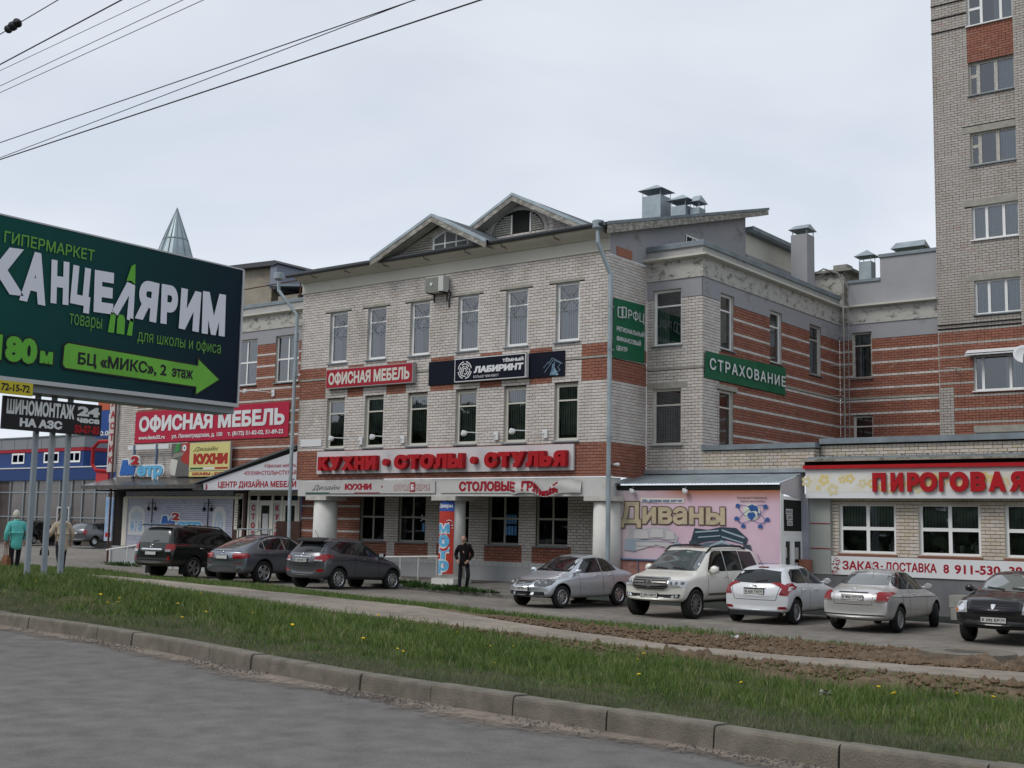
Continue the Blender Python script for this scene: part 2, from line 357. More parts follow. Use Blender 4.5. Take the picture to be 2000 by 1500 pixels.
def single_bricks(F, bl, mats, parent):
    """each brick an object; alike pieces share mesh data"""
    for b in bl:
        w = round(b[1]-b[0], 2); h = round(b[3]-b[2], 3); key = (w, h, b[4], mats[b[4]].name, rnd.randrange(3))
        if key not in _ub:
            m0 = MB(); m0.box((0, 0, -.021), (w, h, rnd.uniform(-.002, .002))); me = bpy.data.meshes.new('brick'); me.from_pydata(m0.v, [], m0.f[1:]); me.materials.append(mats[b[4]])
            at = me.attributes.new('rnd', 'FLOAT', 'FACE'); at.data.foreach_set('value', [rnd.random()]*5); me.update(); _ub[key] = me
        o = bpy.data.objects.new('brick', _ub[key]); COL.objects.link(o); o.parent = parent
        M = Matrix.Translation(F.p(b[0], b[2], 0)) @ Matrix(((F.U.x, F.V.x, F.N.x, 0), (F.U.y, F.V.y, F.N.y, 0), (F.U.z, F.V.z, F.N.z, 0), (0, 0, 0, 1)))
        o.matrix_basis = parent.matrix_basis.inverted() @ M
def window(parent, F, u0, u1, v0, v1, cellsdef, inset=.11, fw=.1, m=None, bars=.05, sill=None, blind=None, label=None, proud=.03, g=None, sill_m=None, name='window'):
    """cellsdef: list of (fu0,fu1,fv0,fv1) pane cells as fractions"""
    m = m or white_p; g = g or glass
    mb = MB(); d0, d1 = -inset-.06, -inset
    U = lambda f: u0+(u1-u0)*f
    Vf = lambda f: v0+(v1-v0)*f
    us = sorted({round(x, 4) for c in cellsdef for x in c[:2]}); vs = sorted({round(x, 4) for c in cellsdef for x in c[2:]})
    # frame: full slab minus panes, as rect cells
    holes = []
    for c in cellsdef:
        b0 = fw if c[0] <= 0.001 else bars/2; b1 = fw if c[1] >= .999 else bars/2; b2 = fw if c[2] <= 0.001 else bars/2; b3 = fw if c[3] >= .999 else bars/2
        holes.append((U(c[0])+b0, U(c[1])-b1, Vf(c[2])+b2, Vf(c[3])-b3))
    for a, b, c, e in cells([(u0, u1, v0, v1)], holes): mb.quad(F.p(a, c, d1), F.p(b, c, d1), F.p(b, e, d1), F.p(a, e, d1))
    for (a, b, c, e) in holes:
        for (x0, y0, x1, y1) in ((a, c, b, c), (b, c, b, e), (b, e, a, e), (a, e, a, c)):
            mb.quad(F.p(x0, y0, d1), F.p(x1, y1, d1), F.p(x1, y1, d0), F.p(x0, y0, d0))
    fo = mb.build(name, m, parent, label=label)
    for (a, b, c, e) in holes:
        q = MB(); q.quad(F.p(a, c, d1-.03), F.p(b, c, d1-.03), F.p(b, e, d1-.03), F.p(a, e, d1-.03)); q.build('pane', g, fo)
    if blind:
        for (fa, fb_, fc, fd, bm) in blind:
            q = MB(); n = max(1, int((fb_-fa)*(u1-u0)/.09)); a0 = U(fa); b0 = U(fb_)
            for i in range(n):
                x0 = a0+(b0-a0)*i/n; x1 = a0+(b0-a0)*(i+1)/n; dd = d0-.08
                q.quad(F.p(x0, Vf(fc), dd-.02), F.p(x1, Vf(fc), dd+.01), F.p(x1, Vf(fd), dd+.01), F.p(x0, Vf(fd), dd-.02))
            q.build('blind', bm, fo)
    if sill:
        q = MB(); q.fb(F, u0-.05, u1+.05, v0-.045, v0-.005, d1, proud+.05); q.build('sill', sill_m or coping_m, fo)
    return fo
TR = [(0, 1, 0, .71), (0, 1, .71, 1)]                 # sash under a transom light
Q4 = [(0, .5, 0, .5), (.5, 1, 0, .5), (0, .5, .5, 1), (.5, 1, .5, 1)]
blind_w = mat('blind_pale', (.66, .72, .76), .9, var=.1, vscale=8)
blind_g = mat('blind_green', (.50, .54, .46), .9, var=.2, vscale=5)
blind_d = mat('blind_dim', (.26, .30, .29), .9, var=.3, vscale=4)
# ================================================================ OFFICE BUILDING
FM = Frame((0, 32.3, 0), (1, 0, 0)); FWn = Frame((0, 34.69, 0), (1, 0, 0)); FB = Frame((0, 46.13, 0), (1, 0, 0))
FS = Frame((-20.9, 0, 0), (0, 1, 0)); FC = Frame((-18.8, 0, 0), (0, 1, 0)); FT = Frame((0, 46.02, 0), (1, 0, 0))
B = thing('office_building', 'three storey pale and red brick office building with gabled roof and white round columns', 'building', (-28, 34, 0))
# ---- main front
mw = [(-33.64, -32.69), (-31.63, -30.68), (-29.48, -28.53), (-27.22, -26.27), (-25.08, -24.13), (-22.98, -22.03)]
H3 = [(a, b, 8.33, 10.33) for a, b in mw]; H2 = [(a, b, 5.06, 6.95) for a, b in mw]
R0 = [(-35.2, -20.9, 3.9, 11.2)]
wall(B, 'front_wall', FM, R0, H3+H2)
def cmain(u, z):
    if z < 5.0: return 1
    if 7.0 < z < 8.2:
        if any(a-.12 < u < b+.12 for a, b in mw): return 0
        return 1
    return 0
lint = [(a-.28, b+.2, 10.33, 10.43) for a, b in mw]
strip = [(-35.2, -20.9, 7.7, 7.8)]
bl = layout_bricks(R0, H3+H2+lint+strip, cmain, cuts=[(q, 7.0, 8.2) for a, b in mw for q in (a-.12, b+.12)])
near = sorted([b for b in bl if b[1] > -22.0 and b[2] < 7], key=lambda b: -b[0])[:300]
ns = set(map(id, near)); rest = [b for b in bl if id(b) not in ns]
bricks_mesh('brickwork', FM, rest, [M_WB, M_RB], B, kind='stuff'); single_bricks(FM, near, [M_WB, M_RB], B)
for l in lint:
    m_ = MB(); m_.fb(FM, l[0], l[1], l[2]+.003, l[3]-.003, -.013, .004); m_.build('lintel', lintel_m, B)
m_ = MB(); m_.fb(FM, -35.2, -20.9, 7.715, 7.785, -.013, .012); m_.build('concrete_strip', lintel_m, B)
# main side wall (facing right) and hidden left side
FSl = Frame((-35.2, 0, 0), (0, -1, 0))
RS = [(32.3, 34.69, 3.9, 11.1)]
wall(B, 'side_wall', FS, RS, [])
bricks_mesh('brickwork', FS, layout_bricks(RS, [(32.2, 34.7, 7.7, 7.8)], lambda u, z: 1 if (z < 5 or 7 < z < 8.2) else 0, phase=.1), [M_WB, M_RB], B, kind='stuff')
m_ = MB(); m_.fb(FS, 32.3, 34.69, 7.715, 7.785, -.013, .012); m_.build('concrete_strip', lintel_m, B)
RL = [(-34.69, -32.3, 3.9, 11.1)]
wall(B, 'side_wall', FSl, RL, []); bricks_mesh('brickwork', FSl, layout_bricks(RL, [], lambda u, z: 1 if (z < 5 or 7 < z < 8.2) else 0), [M_WB, M_RB], B, kind='stuff')
for (a, b) in mw:
    i = mw.index((a, b))
    w = window(B, FM, a, b, 8.33, 10.33, TR, sill=1, fw=.105, blind=[(0.0, .45, 0, .72, blind_w)] if i < 3 else [(0, .98, 0, .72, blind_w)])
    # wrought lattice in the upper half
    g_ = MB(); c = (a+b)/2; zz = 10.33
    L_ = lambda P, r=.007: g_.tube([FM.p(x, z, -.055) for x, z in P], r, 4)
    L_([(a+.03, zz-.03), (b-.03, zz-.03)]); L_([(a+.03, zz-.03), (a+.03, zz-1.25)]); L_([(b-.03, zz-.03), (b-.03, zz-1.25)]); L_([(a+.03, zz-.95), (b-.03, zz-.95)])
    L_([(a+.03, zz-.05), (b-.15, zz-.9)]); L_([(b-.03, zz-.05), (a+.15, zz-.9)]); L_([(c, zz-.35), (a+.05, zz-.75), (c, zz-1.1), (b-.05, zz-.75), (c, zz-.35)])
    L_([(c+.3*math.cos(t*.5), zz-.78+.28*math.sin(t*.5)) for t in range(9)])
    g_.build('grille', steelgrey, w)
    j = i
    window(B, FM, a, b, 5.06, 6.95, TR, sill=1, fw=.105, m=cream_p, blind=[(.05, .9, .3, .68, blind_d), (0, 1, .74, 1, blind_w)] if j < 3 else [(0, 1, 0.02 if j != 5 else .12, .7, blind_g), (0, 1, .73, 1, blind_d)])
# street number plate, cornice, gutter
F0 = FM
m_ = MB()
prof = [(11.18, .02), (11.2, .05), (11.24, .05), (11.24, .02), (11.62, .02), (11.62, .09), (11.66, .12), (11.74, .42), (11.80, .55), (11.86, .55)]
P = []
xs = [-35.25, -20.86]
for x in xs: P += [(x, 32.3-d, z) for z, d in prof]
n = len(prof); m_.add(P, [(i, n+i, n+i+1, i+1) for i in range(n-1)])
P = [(-20.86, 32.3, 11.18)]+[(-20.86, 32.3-d, z) for z, d in prof]+[(-20.86, 32.3, 11.86)]; m_.add(P, [tuple(range(len(P)))])
P = [(-35.25, 32.3, 11.18)]+[(-35.25, 32.3-d, z) for z, d in prof]+[(-35.25, 32.3, 11.86)]; m_.add(P, [tuple(reversed(range(len(P))))])
m_.build('cornice', cornice_m, B)
m_ = MB(); m_.tube([(-35.5, 31.66, 11.84), (-20.75, 31.66, 11.92)], .075, 8); m_.build('gutter', gutter_m, B)
for x in (-34.2, -32.4, -30.4, -28.4, -26.5, -24.9, -22.7):
    m_ = MB(); m_.tube([(x, 31.72, 11.80), (x, 31.75, 11.72), (x+.02, 32.05, 11.70)], .016, 5); m_.build('gutter_bracket', gutter_m, B)
# roof slab rising to the back
def rz(y): return 11.93+(y-31.7)*.262
m_ = MB(); P = [(-34.9, 31.65, rz(31.65)-.06), (-20.62, 31.65, rz(31.65)-.06), (-20.62, 43.4, rz(43.4)-.06), (-34.9, 43.4, rz(43.4)-.06)]
m_.add(P+[(x, y, z+.1) for x, y, z in P], [(3,2,1,0),(4,5,6,7),(0,1,5,4),(1,2,6,5),(2,3,7,6),(3,0,4,7)]); m_.build('roof', roofm, B)
m_ = MB(); P = [(-20.62, 31.75, rz(31.75)-.34), (-20.62, 43.4, rz(43.4)-.24), (-20.62, 43.4, rz(43.4)-.065), (-20.62, 31.75, rz(31.75)-.065)]
m_.add(P+[(x+.05, y, z) for x, y, z in P], [(3,2,1,0),(4,5,6,7),(0,1,5,4),(1,2,6,5),(2,3,7,6),(3,0,4,7)])
m_.add([(-20.62, 31.9, rz(31.9)-.33), (-20.62, 43.3, rz(43.3)-.24), (-20.9, 43.3, rz(43.3)-.24), (-20.9, 31.9, rz(31.9)-.33)], [(0,1,2,3)]); m_.build('verge_board', peel_m, B)
m_ = MB(); P = [(-20.585, 31.7, rz(31.7)-.05), (-20.585, 43.45, rz(43.45)-.05), (-20.585, 43.45, rz(43.45)+.055), (-20.585, 31.7, rz(31.7)+.055)]
m_.add(P+[(x+.03, y, z) for x, y, z in P], [(3,2,1,0),(4,5,6,7),(0,1,5,4),(1,2,6,5),(2,3,7,6),(3,0,4,7)]); m_.build('verge_flashing', coping_m, B)
# grey attic side wall, lower rear part
m_ = MB(); P = [(-20.9, 32.32, 11.1), (-20.9, 42.0, 11.1), (-20.9, 42.0, rz(42)-.2), (-20.9, 32.32, rz(32.3)-.2)]
m_.add(P, [(0,1,2,3)]); m_.box((-21.2, 42.0, 11.0), (-20.905, 42.05, rz(42)-.2)); m_.build('attic_wall', band_m, B)
m_ = MB(); m_.box((-20.95, 32.75, 11.12), (-20.88, 33.7, 11.42)); m_.build('bare_brick_patch', M_RB, B)
m_ = MB(); m_.box((-24, 42.1, 11.0), (-20.92, 47.3, 13.95)); m_.build('rear_attic', cornice_m, B)
m_ = MB(); m_.box((-24.2, 42.06, 13.95), (-20.62, 47.5, 14.02)); m_.box((-20.62, 42.06, 13.86), (-20.58, 47.5, 14.03)); m_.box((-20.95, 42.06, 13.8), (-20.62, 47.5, 13.948)); m_.build('rear_roof', coping_m, B)
m_ = MB(); m_.box((-20.92, 42.1, 11.0), (-20.86, 47.3, 12.95)); m_.build('attic_base', band_m, B)
for (y0, y1, z0, z1) in ((37.3, 38.3, 12.35, 12.75), ):
    window(B, FS, y0, y1, z0, z1, [(0, .5, 0, 1), (.5, 1, 0, 1)], inset=-.03, fw=.06, bars=.06)
for (y0, z0) in ((39.3, 12.15), (42.6, 12.2), (44.6, 12.1)):
    m_ = MB(); m_.box((-20.86, y0, z0), (-20.84, y0+.75, z0+.2))
    for i in range(4): m_.box((-20.84, y0+.03, z0+.02+i*.045), (-20.82, y0+.72, z0+.045+i*.045), 0)
    m_.build('vent_grille', greyf, B)
# ---- pediments
def pediment(cx, y, apex, base, hw_l, hw_r, depth, name, fr, wallm):
    g = MB(); th = .1
    A = (cx, apex); Lp = (cx-hw_l, base); Rp = (cx+hw_r, base); ov = .45
    for (p, q) in ((Lp, A), (A, Rp)):
        dx, dz = q[0]-p[0], q[1]-p[1]
        P = [(p[0], y-ov, p[1]), (q[0], y-ov, q[1]), (q[0], y+depth, q[1]), (p[0], y+depth, p[1])]
        g.add(P+[(a, b, c+th) for a, b, c in P], [(3,2,1,0),(4,5,6,7),(0,1,5,4),(1,2,6,5),(2,3,7,6),(3,0,4,7)])
    g.build('roof', roofm, B, label=name)
    g = MB()
    for (p, q) in ((Lp, A), (A, Rp)):
        P = [(p[0], y-ov-.04, p[1]-.19), (q[0], y-ov-.04, q[1]-.19), (q[0], y-ov-.04, q[1]+.0), (p[0], y-ov-.04, p[1])]
        g.add(P+[(a, b+.05, c) for a, b, c in P], [(0,1,2,3),(7,6,5,4),(1,0,4,5),(2,1,5,6),(3,2,6,7),(0,3,7,4)])
        P = [(p[0], y-ov, p[1]-.16), (q[0], y-ov, q[1]-.16), (q[0], y, q[1]-.16), (p[0], y, p[1]-.16)]; g.add(P, [(3,2,1,0)], 1)
    g.build('barge_board', [peel_m, plaster_w], B)
    g = MB()
    for (p, q) in ((Lp, A), (A, Rp)):
        P = [(p[0], y-ov-.06, p[1]+.003), (q[0], y-ov-.06, q[1]+.003), (q[0], y-ov-.06, q[1]+.11), (p[0], y-ov-.06, p[1]+.11)]
        g.add(P+[(a, b+.3, c) for a, b, c in P], [(0,1,2,3),(7,6,5,4),(1,0,4,5),(2,1,5,6),(3,2,6,7),(0,3,7,4)])
    g.build('edge_flashing', galv, B)
pediment(-27.85, 31.95, 13.12, 11.86, 2.95, 2.5, 4.2, 'small front gable roof', 0, 0)
# small gable face: boards, window, louvres
Fp = Frame((0, 32.0, 0), (1, 0, 0))
m_ = MB(); m_.prism(Fp, [(-30.55, 11.9), (-25.5, 11.9), (-27.85, 12.93)], -.1, -.02); m_.build('gable_face', oldwood, B)
wp = [(-28.2, 11.93), (-26.55, 11.93), (-26.55, 12.32), (-27.6, 12.72), (-28.2, 12.46)]
m_ = MB(); m_.prism(Fp, wp, -.02, .02); wf = m_.build('window', white_paint, B)
for P in ([(-28.12, 11.98), (-27.66, 11.98), (-27.66, 12.2), (-28.12, 12.2)], [(-27.6, 11.98), (-27.14, 11.98), (-27.14, 12.2), (-27.6, 12.2)], [(-27.08, 11.98), (-26.62, 11.98), (-26.62, 12.2), (-27.08, 12.2)],
          [(-28.12, 12.25), (-27.66, 12.25), (-27.66, 12.62), (-28.12, 12.43)], [(-27.6, 12.25), (-27.14, 12.25), (-27.14, 12.49), (-27.6, 12.66)], [(-27.08, 12.25), (-26.62, 12.25), (-26.62, 12.3), (-27.08, 12.47)]):
    m_ = MB(); m_.prism(Fp, P, .02, .025); m_.build('pane', mat('gable_glass', (.05, .06, .065), .1), wf)
for sx, x0, x1 in ((-1, -28.27, -29.9), (1, -26.48, -25.75)):
    for i in range(7):
        z = 11.95+i*.09; xe = x0+(x1-x0)*max(0.05, (1-i/7.0))
        m_ = MB(); P = [(x0, 31.99, z), (xe, 31.99, z), (xe, 31.93, z+.03), (x0, 31.93, z+.03)]; m_.add(P+[(a, b, c+.02) for a, b, c in P], [(0,1,2,3),(7,6,5,4),(0,4,5,1),(1,5,6,2),(2,6,7,3),(3,7,4,0)]); m_.build('louvre_slat', oldwood, B)
pediment(-25.84, 34.0, 14.05, 12.42, 3.3, 3.3, 5.0, 'large rear gable roof', 0, 0)
Fg = Frame((0, 34.05, 0), (1, 0, 0))
def gtop(u): return 13.9-abs(u+25.84)*.494
rows = []
arc = lambda u, z: ((u+25.95)/1.36)**2+((z-12.78)/1.0)**2 < 1 and z > 12.78
for k in range(123, 140):
    z = k*.1; hw = (13.9-z-.06)/.494
    if hw <= 0: break
    for b in layout_bricks([(-25.84-hw, -25.84+hw, z, z+.1)], [], lambda u, zz: 0, phase=.13*(k % 2)):
        cu = (b[0]+b[1])/2
        if not arc(cu, z+.05): rows.append(b)
bricks_mesh('brickwork', Fg, rows, [M_WB], B, kind='stuff')
m_ = MB(); m_.prism(Fg, [(-29.0, 12.2), (-22.7, 12.2), (-22.7, 12.35), (-25.84, 13.9), (-29.0, 12.35)], -.2, -.012); m_.build('gable_face', mortar, B)
m_ = MB()
for i in range(14):
    a0, a1 = math.pi*i/14, math.pi*(i+1)/14
    P = [(-25.95+1.36*math.cos(a0), 12.78+1.0*math.sin(a0)), (-25.95+1.36*math.cos(a1), 12.78+1.0*math.sin(a1)), (-25.95+1.2*math.cos(a1), 12.78+.86*math.sin(a1)), (-25.95+1.2*math.cos(a0), 12.78+.86*math.sin(a0))]
    m_.prism(Fg, P, -.03, .03)
m_.build('arch_trim', plaster_w, B)
for i in range(22):
    a0 = math.pi*(i+.06)/22; a1 = math.pi*(i+.9)/22
    P = [(-25.95+1.37*math.cos(a0), 12.79+1.01*math.sin(a0)), (-25.95+1.37*math.cos(a1), 12.79+1.01*math.sin(a1)), (-25.95+1.58*math.cos(a1), 12.79+1.2*math.sin(a1)), (-25.95+1.58*math.cos(a0), 12.79+1.2*math.sin(a0))]
    m_ = MB(); m_.prism(Fg, P, -.012, .012); m_.build('arch_brick', M_WB, B)
m_ = MB(); m_.prism(Fg, [(-26.2, 12.8), (-25.45, 12.8), (-25.45, 13.55), (-25.82, 13.62), (-26.2, 13.55)], -.02, .0); m_.build('attic_opening', dark_m, B)
for x in (-26.26, -25.41):
    m_ = MB(); m_.fb(Fg, x, x+.06, 12.78, 13.5, -.02, .03); m_.build('window_post', white_paint, B)
for sx, xa, xe in ((-1, -26.28, -27.1), (1, -25.33, -24.8)):
    for i in range(8):
        z = 12.82+i*.085; lim = 1.17*math.sqrt(max(0, 1-((z-12.78+.06)/.84)**2)); xe = -25.95+sx*lim
        if abs(xe+25.95) < .45: break
        m_ = MB(); a, b = min(xa, xe), max(xa, xe); m_.add([Fg.p(a, z, 0), Fg.p(b, z, 0), Fg.p(b, z+.055, .035), Fg.p(a, z+.055, .035), Fg.p(a, z+.055, 0), Fg.p(b, z+.055, 0)], [(0,1,2,3), (3,2,5,4)]); m_.build('louvre_slat', oldwood, B)
# ---- downpipes
for (x, y, z1, sx, nm) in ((-20.72, 32.12, 0.3, 1, 0), (-35.32, 32.12, .2, -1, 0)):
    m_ = MB(); xt = x-.25*sx if sx > 0 else x-.75
    m_.lathe((xt, 31.75, 11.62), (0, 0, 1), [(0, .07), (.12, .07), (.2, .19), (.42, .2), (.44, .17)], 14)
    if sx > 0: m_.tube([(xt, 31.75, 11.7), (xt, 31.75, 11.35), (x, y, 10.35), (x, y, .5), (x-.02, y-.25, .32)], .075, 10)
    else: m_.tube([(xt, 31.75, 11.7), (xt, 31.78, 11.35), (x, y, 10.35), (x, y, 3.2), (x+.15, y-.1, 1.6), (x+.15, y-.1, .3)], .07, 10)
    dp = m_.build('downpipe', galv, B, smooth=False)
    for z in (9.3, 7.9, 6.5, 5.1, 3.9):
        m_ = MB(); m_.lathe((x, y, z), (0, 0, 1), [(0, .086), (.05, .086)], 12); m_.box((x-.03, y, z), (x+.03, 32.31, z+.04)); m_.build('pipe_clamp', galv, dp)
# ---- portico beam, columns, recessed ground floor
m_ = MB(); m_.box((-35.1, 32.32, 3.27), (-20.95, 33.2, 3.88)); m_.build('portico_beam', mat('beam_white', (.58, .58, .56), .8, var=.12), B)
m_ = MB(); m_.box((-35.1, 33.2, 3.5), (-20.95, 34.69, 3.6)); m_.build('soffit', plaster_w, B)
for x in (-34.08, -27.68, -21.22):
    m_ = MB(); m_.lathe((x, 32.85, .2), (0, 0, 1), [(0, .47), (3.0, .45)], 28); c = m_.build('column', colwhite, B, smooth=False)
    for pl in c.data.polygons: pl.use_smooth = abs(pl.normal.z) < .5
    m_ = MB(); m_.box((x-.55, 32.3, 3.12), (x+.55, 33.4, 3.268)); m_.build('capital', plaster_w, c)
    m_ = MB(); m_.box((x-.5, 32.36, .18), (x+.5, 33.34, .42)); m_.build('column_base', colwhite, c)
gw = [(-34.06, -32.72), (-31.99, -30.59), (-29.85, -28.46), (-27.56, -26.16), (-25.41, -24.03)]
HG = [(a, b, 1.6, 3.48) for a, b in gw]; RG = [(-36.2, -21.2, 1.0, 3.5)]
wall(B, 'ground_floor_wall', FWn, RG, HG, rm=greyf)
def cg(u, z):
    if z > 1.58:
        if u < -34.06: return 0 if int(round(z*10-.4)) % 5 == 4 else 1
        return 0
    return 1 if any(a-.15 < u < b+.15 for a, b in gw) or u < -34.06 else 0
bricks_mesh('brickwork', FWn, layout_bricks(RG, HG, cg, cuts=[(q, 1.0, 1.58) for a, b in gw for q in (a-.15, b+.15)]), [M_WB, M_RB], B, kind='stuff')
m_ = MB(); m_.box((-36.2, 34.66, .0), (-21.15, 34.8, 1.0)); m_.build('plinth', plinth_m, B)
for i in range(54):
    x = -36.1+i*.275; m_ = MB(); m_.box((x, 34.645, .83), (x+.262, 34.66, 1.0)); m_.build('tile', mat('tile_grey', (.46, .47, .47), .5), B)
for i, (a, b) in enumerate(gw):
    w = window(B, FWn, a, b, 1.6, 3.48, Q4, inset=.1, m=mat('frame_beige', (.36, .355, .31), .5), fw=.07, bars=.07, sill=1, g=glassmat('glass_dark', (.5, .55, .5), .6, ior=1.35) if i == 0 else MATS['glass_dark'])
    if i == 1: text(w, 'letter', 'Ja', FWn, (-30.95, -30.65, 2.45, 2.65), mat('glow_white', (.6, .65, .7), .5), d=-.12, off=.03)
    if i in (1, 3):
        cx = -30.85 if i == 1 else -26.85
        for (dx, w_, z0) in ((0, .1, 2.35), (.14, .09, 2.35), (.27, .09, 2.35), (.4, .1, 2.35), (0, .1, 1.95), (.14, .1, 1.95), (.27, .1, 1.95), (.42, .08, 1.95)) if i == 3 else ((0, .12, 2.0), (.15, .12, 2.0)):
            m_ = MB(); m_.fb(FWn, cx+dx, cx+dx+w_, z0, z0+.33, -.13, -.125); m_.build('poster', mat('poster_blue', (.09, .26, .50), .5), w)
# railing in front of the recess
t = thing('handrail', 'white painted handrail along the ramp behind the dark grey suv', 'railing', (-31, 33.7, .4))
m_ = MB(); m_.tube([(-34.0, 33.7, .95), (-28.9, 33.7, 1.13)], .035, 8); m_.build('rail', white_paint, t)
for i in range(6):
    x = -33.6+i*.9; m_ = MB(); m_.tube([(x, 33.7, .25), (x, 33.7, .95+(x+34)*.035)], .022, 6); m_.build('post', white_paint, t)
# ---- right wing: front part
w3 = (-20.65, -19.58)
HWn = [(w3[0], w3[1], 8.33, 10.22), (w3[0]-.02, w3[1], 5.02, 6.89)]; RWf = [(-20.9, -18.8, 3.9, 9.9)]
top = lambda nm, F, u0, u1, hs: None
wall(B, 'wing_front_wall', FWn, RWf+[(-20.9, -18.8, 9.9, 10.53)], HWn)
lw = [(-20.88, -19.35, 6.89, 7.1)]
bricks_mesh('brickwork', FWn, layout_bricks(RWf, HWn+lw+[(-20.9, -18.8, 7.5, 7.6)], lambda u, z: 0), [M_WB, M_RB], B, kind='stuff')
m_ = MB(); m_.fb(FWn, *lw[0], -.013, .006); m_.build('lintel', lintel_m, B)
m_ = MB(); m_.fb(FWn, -20.9, -18.79, 7.51, 7.59, -.013, .015); m_.fb(FC, 34.7, 46.1, 7.51, 7.59, -.013, .014); m_.build('concrete_strip', lintel_m, B)
m_ = MB()
for a, b, c, e in cells([(-20.9, -18.79, 9.9, 10.53)], HWn): m_.fb(FWn, a, b, c, e, -.01, .015)
m_.build('plaster_band', band_m, B)
for k, (a, b, c, e) in enumerate(HWn):
    window(B, FWn, a, b, c, e, TR, sill=1, fw=.08, m=white_p if k == 0 else cream_p, blind=[(.0, .45, 0, .72, blind_g)] if k == 0 else [(0, 1, 0, .72, blind_d)])
# ---- right wing: side
sw = [(35.94, 36.92, 8.3, 10.2), (39.72, 40.72, 8.3, 10.2), (43.17, 44.25, 8.26, 10.2), (35.86, 36.88, 4.95, 6.92)]
RC = [(34.69, 46.13, 4.6, 9.9)]
wall(B, 'wing_side_wall', FC, RC+[(34.69, 46.13, 9.9, 10.53)], sw)
stripe = lambda z: int(round(z*10-.44)) % 5 == 4
def cs(u, z): return 0 if (u < 35.94 or stripe(z)) else 1
bricks_mesh('brickwork', FC, layout_bricks(RC, sw+[(35.7, 37.1, 6.92, 7.1), (34, 47, 7.5, 7.6)], cs, phase=.05), [M_WB, M_RB], B, kind='stuff')
m_ = MB(); m_.fb(FC, 35.7, 37.15, 6.93, 7.1, -.013, .012); m_.build('lintel', lintel_m, B)
m_ = MB()
for a, b, c, e in cells([(34.675, 46.13, 9.9, 10.53)], sw): m_.fb(FC, a, b, c, e, -.01, .015)
m_.build('plaster_band', band_m, B)
for k, (a, b, c, e) in enumerate(sw):
    window(B, FC, a, b, c, e, TR, sill=1, fw=.08, m=oldwood if k == 2 else (cream_p if k == 3 else white_p), blind=[(0, 1, 0, .72, blind_d)])
# ---- entablature profile round the wing and the back wall (mitred sweep)
def sweep(path, prof, m, name, close=None):
    """path of (x,y) seen from outside left to right; prof (z, out)"""
    g = MB(); n = len(prof); P = []
    for i, p in enumerate(path):
        p = Vector(p)
        dirs = []
        if i > 0: dirs.append((p-Vector(path[i-1])).normalized())
        if i < len(path)-1: dirs.append((Vector(path[i+1])-p).normalized())
        ns_ = [Vector((d.y, -d.x)) for d in dirs]
        if len(ns_) == 2: nn = (ns_[0]+ns_[1])/(1+ns_[0].dot(ns_[1]))
        else: nn = ns_[0]
        P += [(p.x+nn.x*o, p.y+nn.y*o, z) for z, o in prof]
    k = len(path); g.add(P, [(i*n+j, (i+1)*n+j, (i+1)*n+j+1, i*n+j+1) for i in range(k-1) for j in range(n-1)])
    g.add([P[j] for j in range(n)], [tuple(reversed(range(n)))]); g.add([P[(k-1)*n+j] for j in range(n)], [tuple(range(n))])
    return g.build(name, m, B)
wp_ = [(-20.9, 34.69), (-18.8, 34.69), (-18.8, 46.13), (-14.85, 46.13)]
sweep(wp_, [(10.53, .0), (10.531, .05), (10.6, .05), (11.17, .06), (11.18, .0)], frieze_m, 'frieze')
sweep(wp_, [(11.16, .0), (11.17, .12), (11.2, .28), (11.27, .28), (11.31, .0)], cornice_m, 'ledge')
sweep(wp_[:3], [(11.3, .0), (11.3, .02), (11.58, .02), (11.58, 0)], parapet_m, 'parapet')
sweep(wp_[:3], [(11.56, .0), (11.56, .09), (11.72, .09), (11.75, .04), (11.75, -.35), (11.6, -.35)], coping_m, 'coping')
m_ = MB(); m_.box((-20.85, 34.9, 11.3), (-19.1, 46.1, 11.34)); m_.build('flat_roof', roofm, B)
# ---- back wall
hb = [(-18.29, -17.48, 8.35, 10.2), (-18.27, -17.48, 5.4, 6.87)]
RB_ = [(-18.8, -14.82, 4.6, 9.9)]
wall(B, 'back_wing_wall', FB, RB_+[(-18.8, -14.82, 9.9, 10.53)], hb)
bricks_mesh('brickwork', FB, layout_bricks(RB_, hb+[(-20, -14, 7.5, 7.6)], lambda u, z: 0 if stripe(z) else 1), [M_WB, M_RB], B, kind='stuff')
m_ = MB(); m_.fb(FB, -18.78, -14.83, 7.51, 7.59, -.013, .014); m_.build('concrete_strip', lintel_m, B)
m_ = MB()
for a, b, c, e in cells([(-18.78, -14.83, 9.9, 10.53)], hb): m_.fb(FB, a, b, c, e, -.01, .015)
m_.build('plaster_band', band_m, B)
window(B, FB, *hb[0], TR, sill=1, fw=.08, m=oldwood, blind=[(0, 1, 0, 1, blind_d)]); window(B, FB, *hb[1], TR, fw=.07, m=cream_p, blind=[(0, 1, 0, 1, dark_m)])
upw = mat('attic_plaster', (.37, .37, .385), .9, var=.08, vscale=.9, coords='World')
m_ = MB(); m_.fb(FB, -18.4, -17.1, 11.3, 12.2, -.4, 0); m_.fb(FB, -17.1, -14.83, 11.3, 13.12, -.4, 0); m_.build('upper_wall', upw, B)
m_ = MB(); m_.fb(FB, -18.45, -17.1, 12.2, 12.32, -.45, .06); m_.fb(FB, -17.16, -14.83, 13.12, 13.25, -.45, .06); m_.build('coping', coping_m, B)
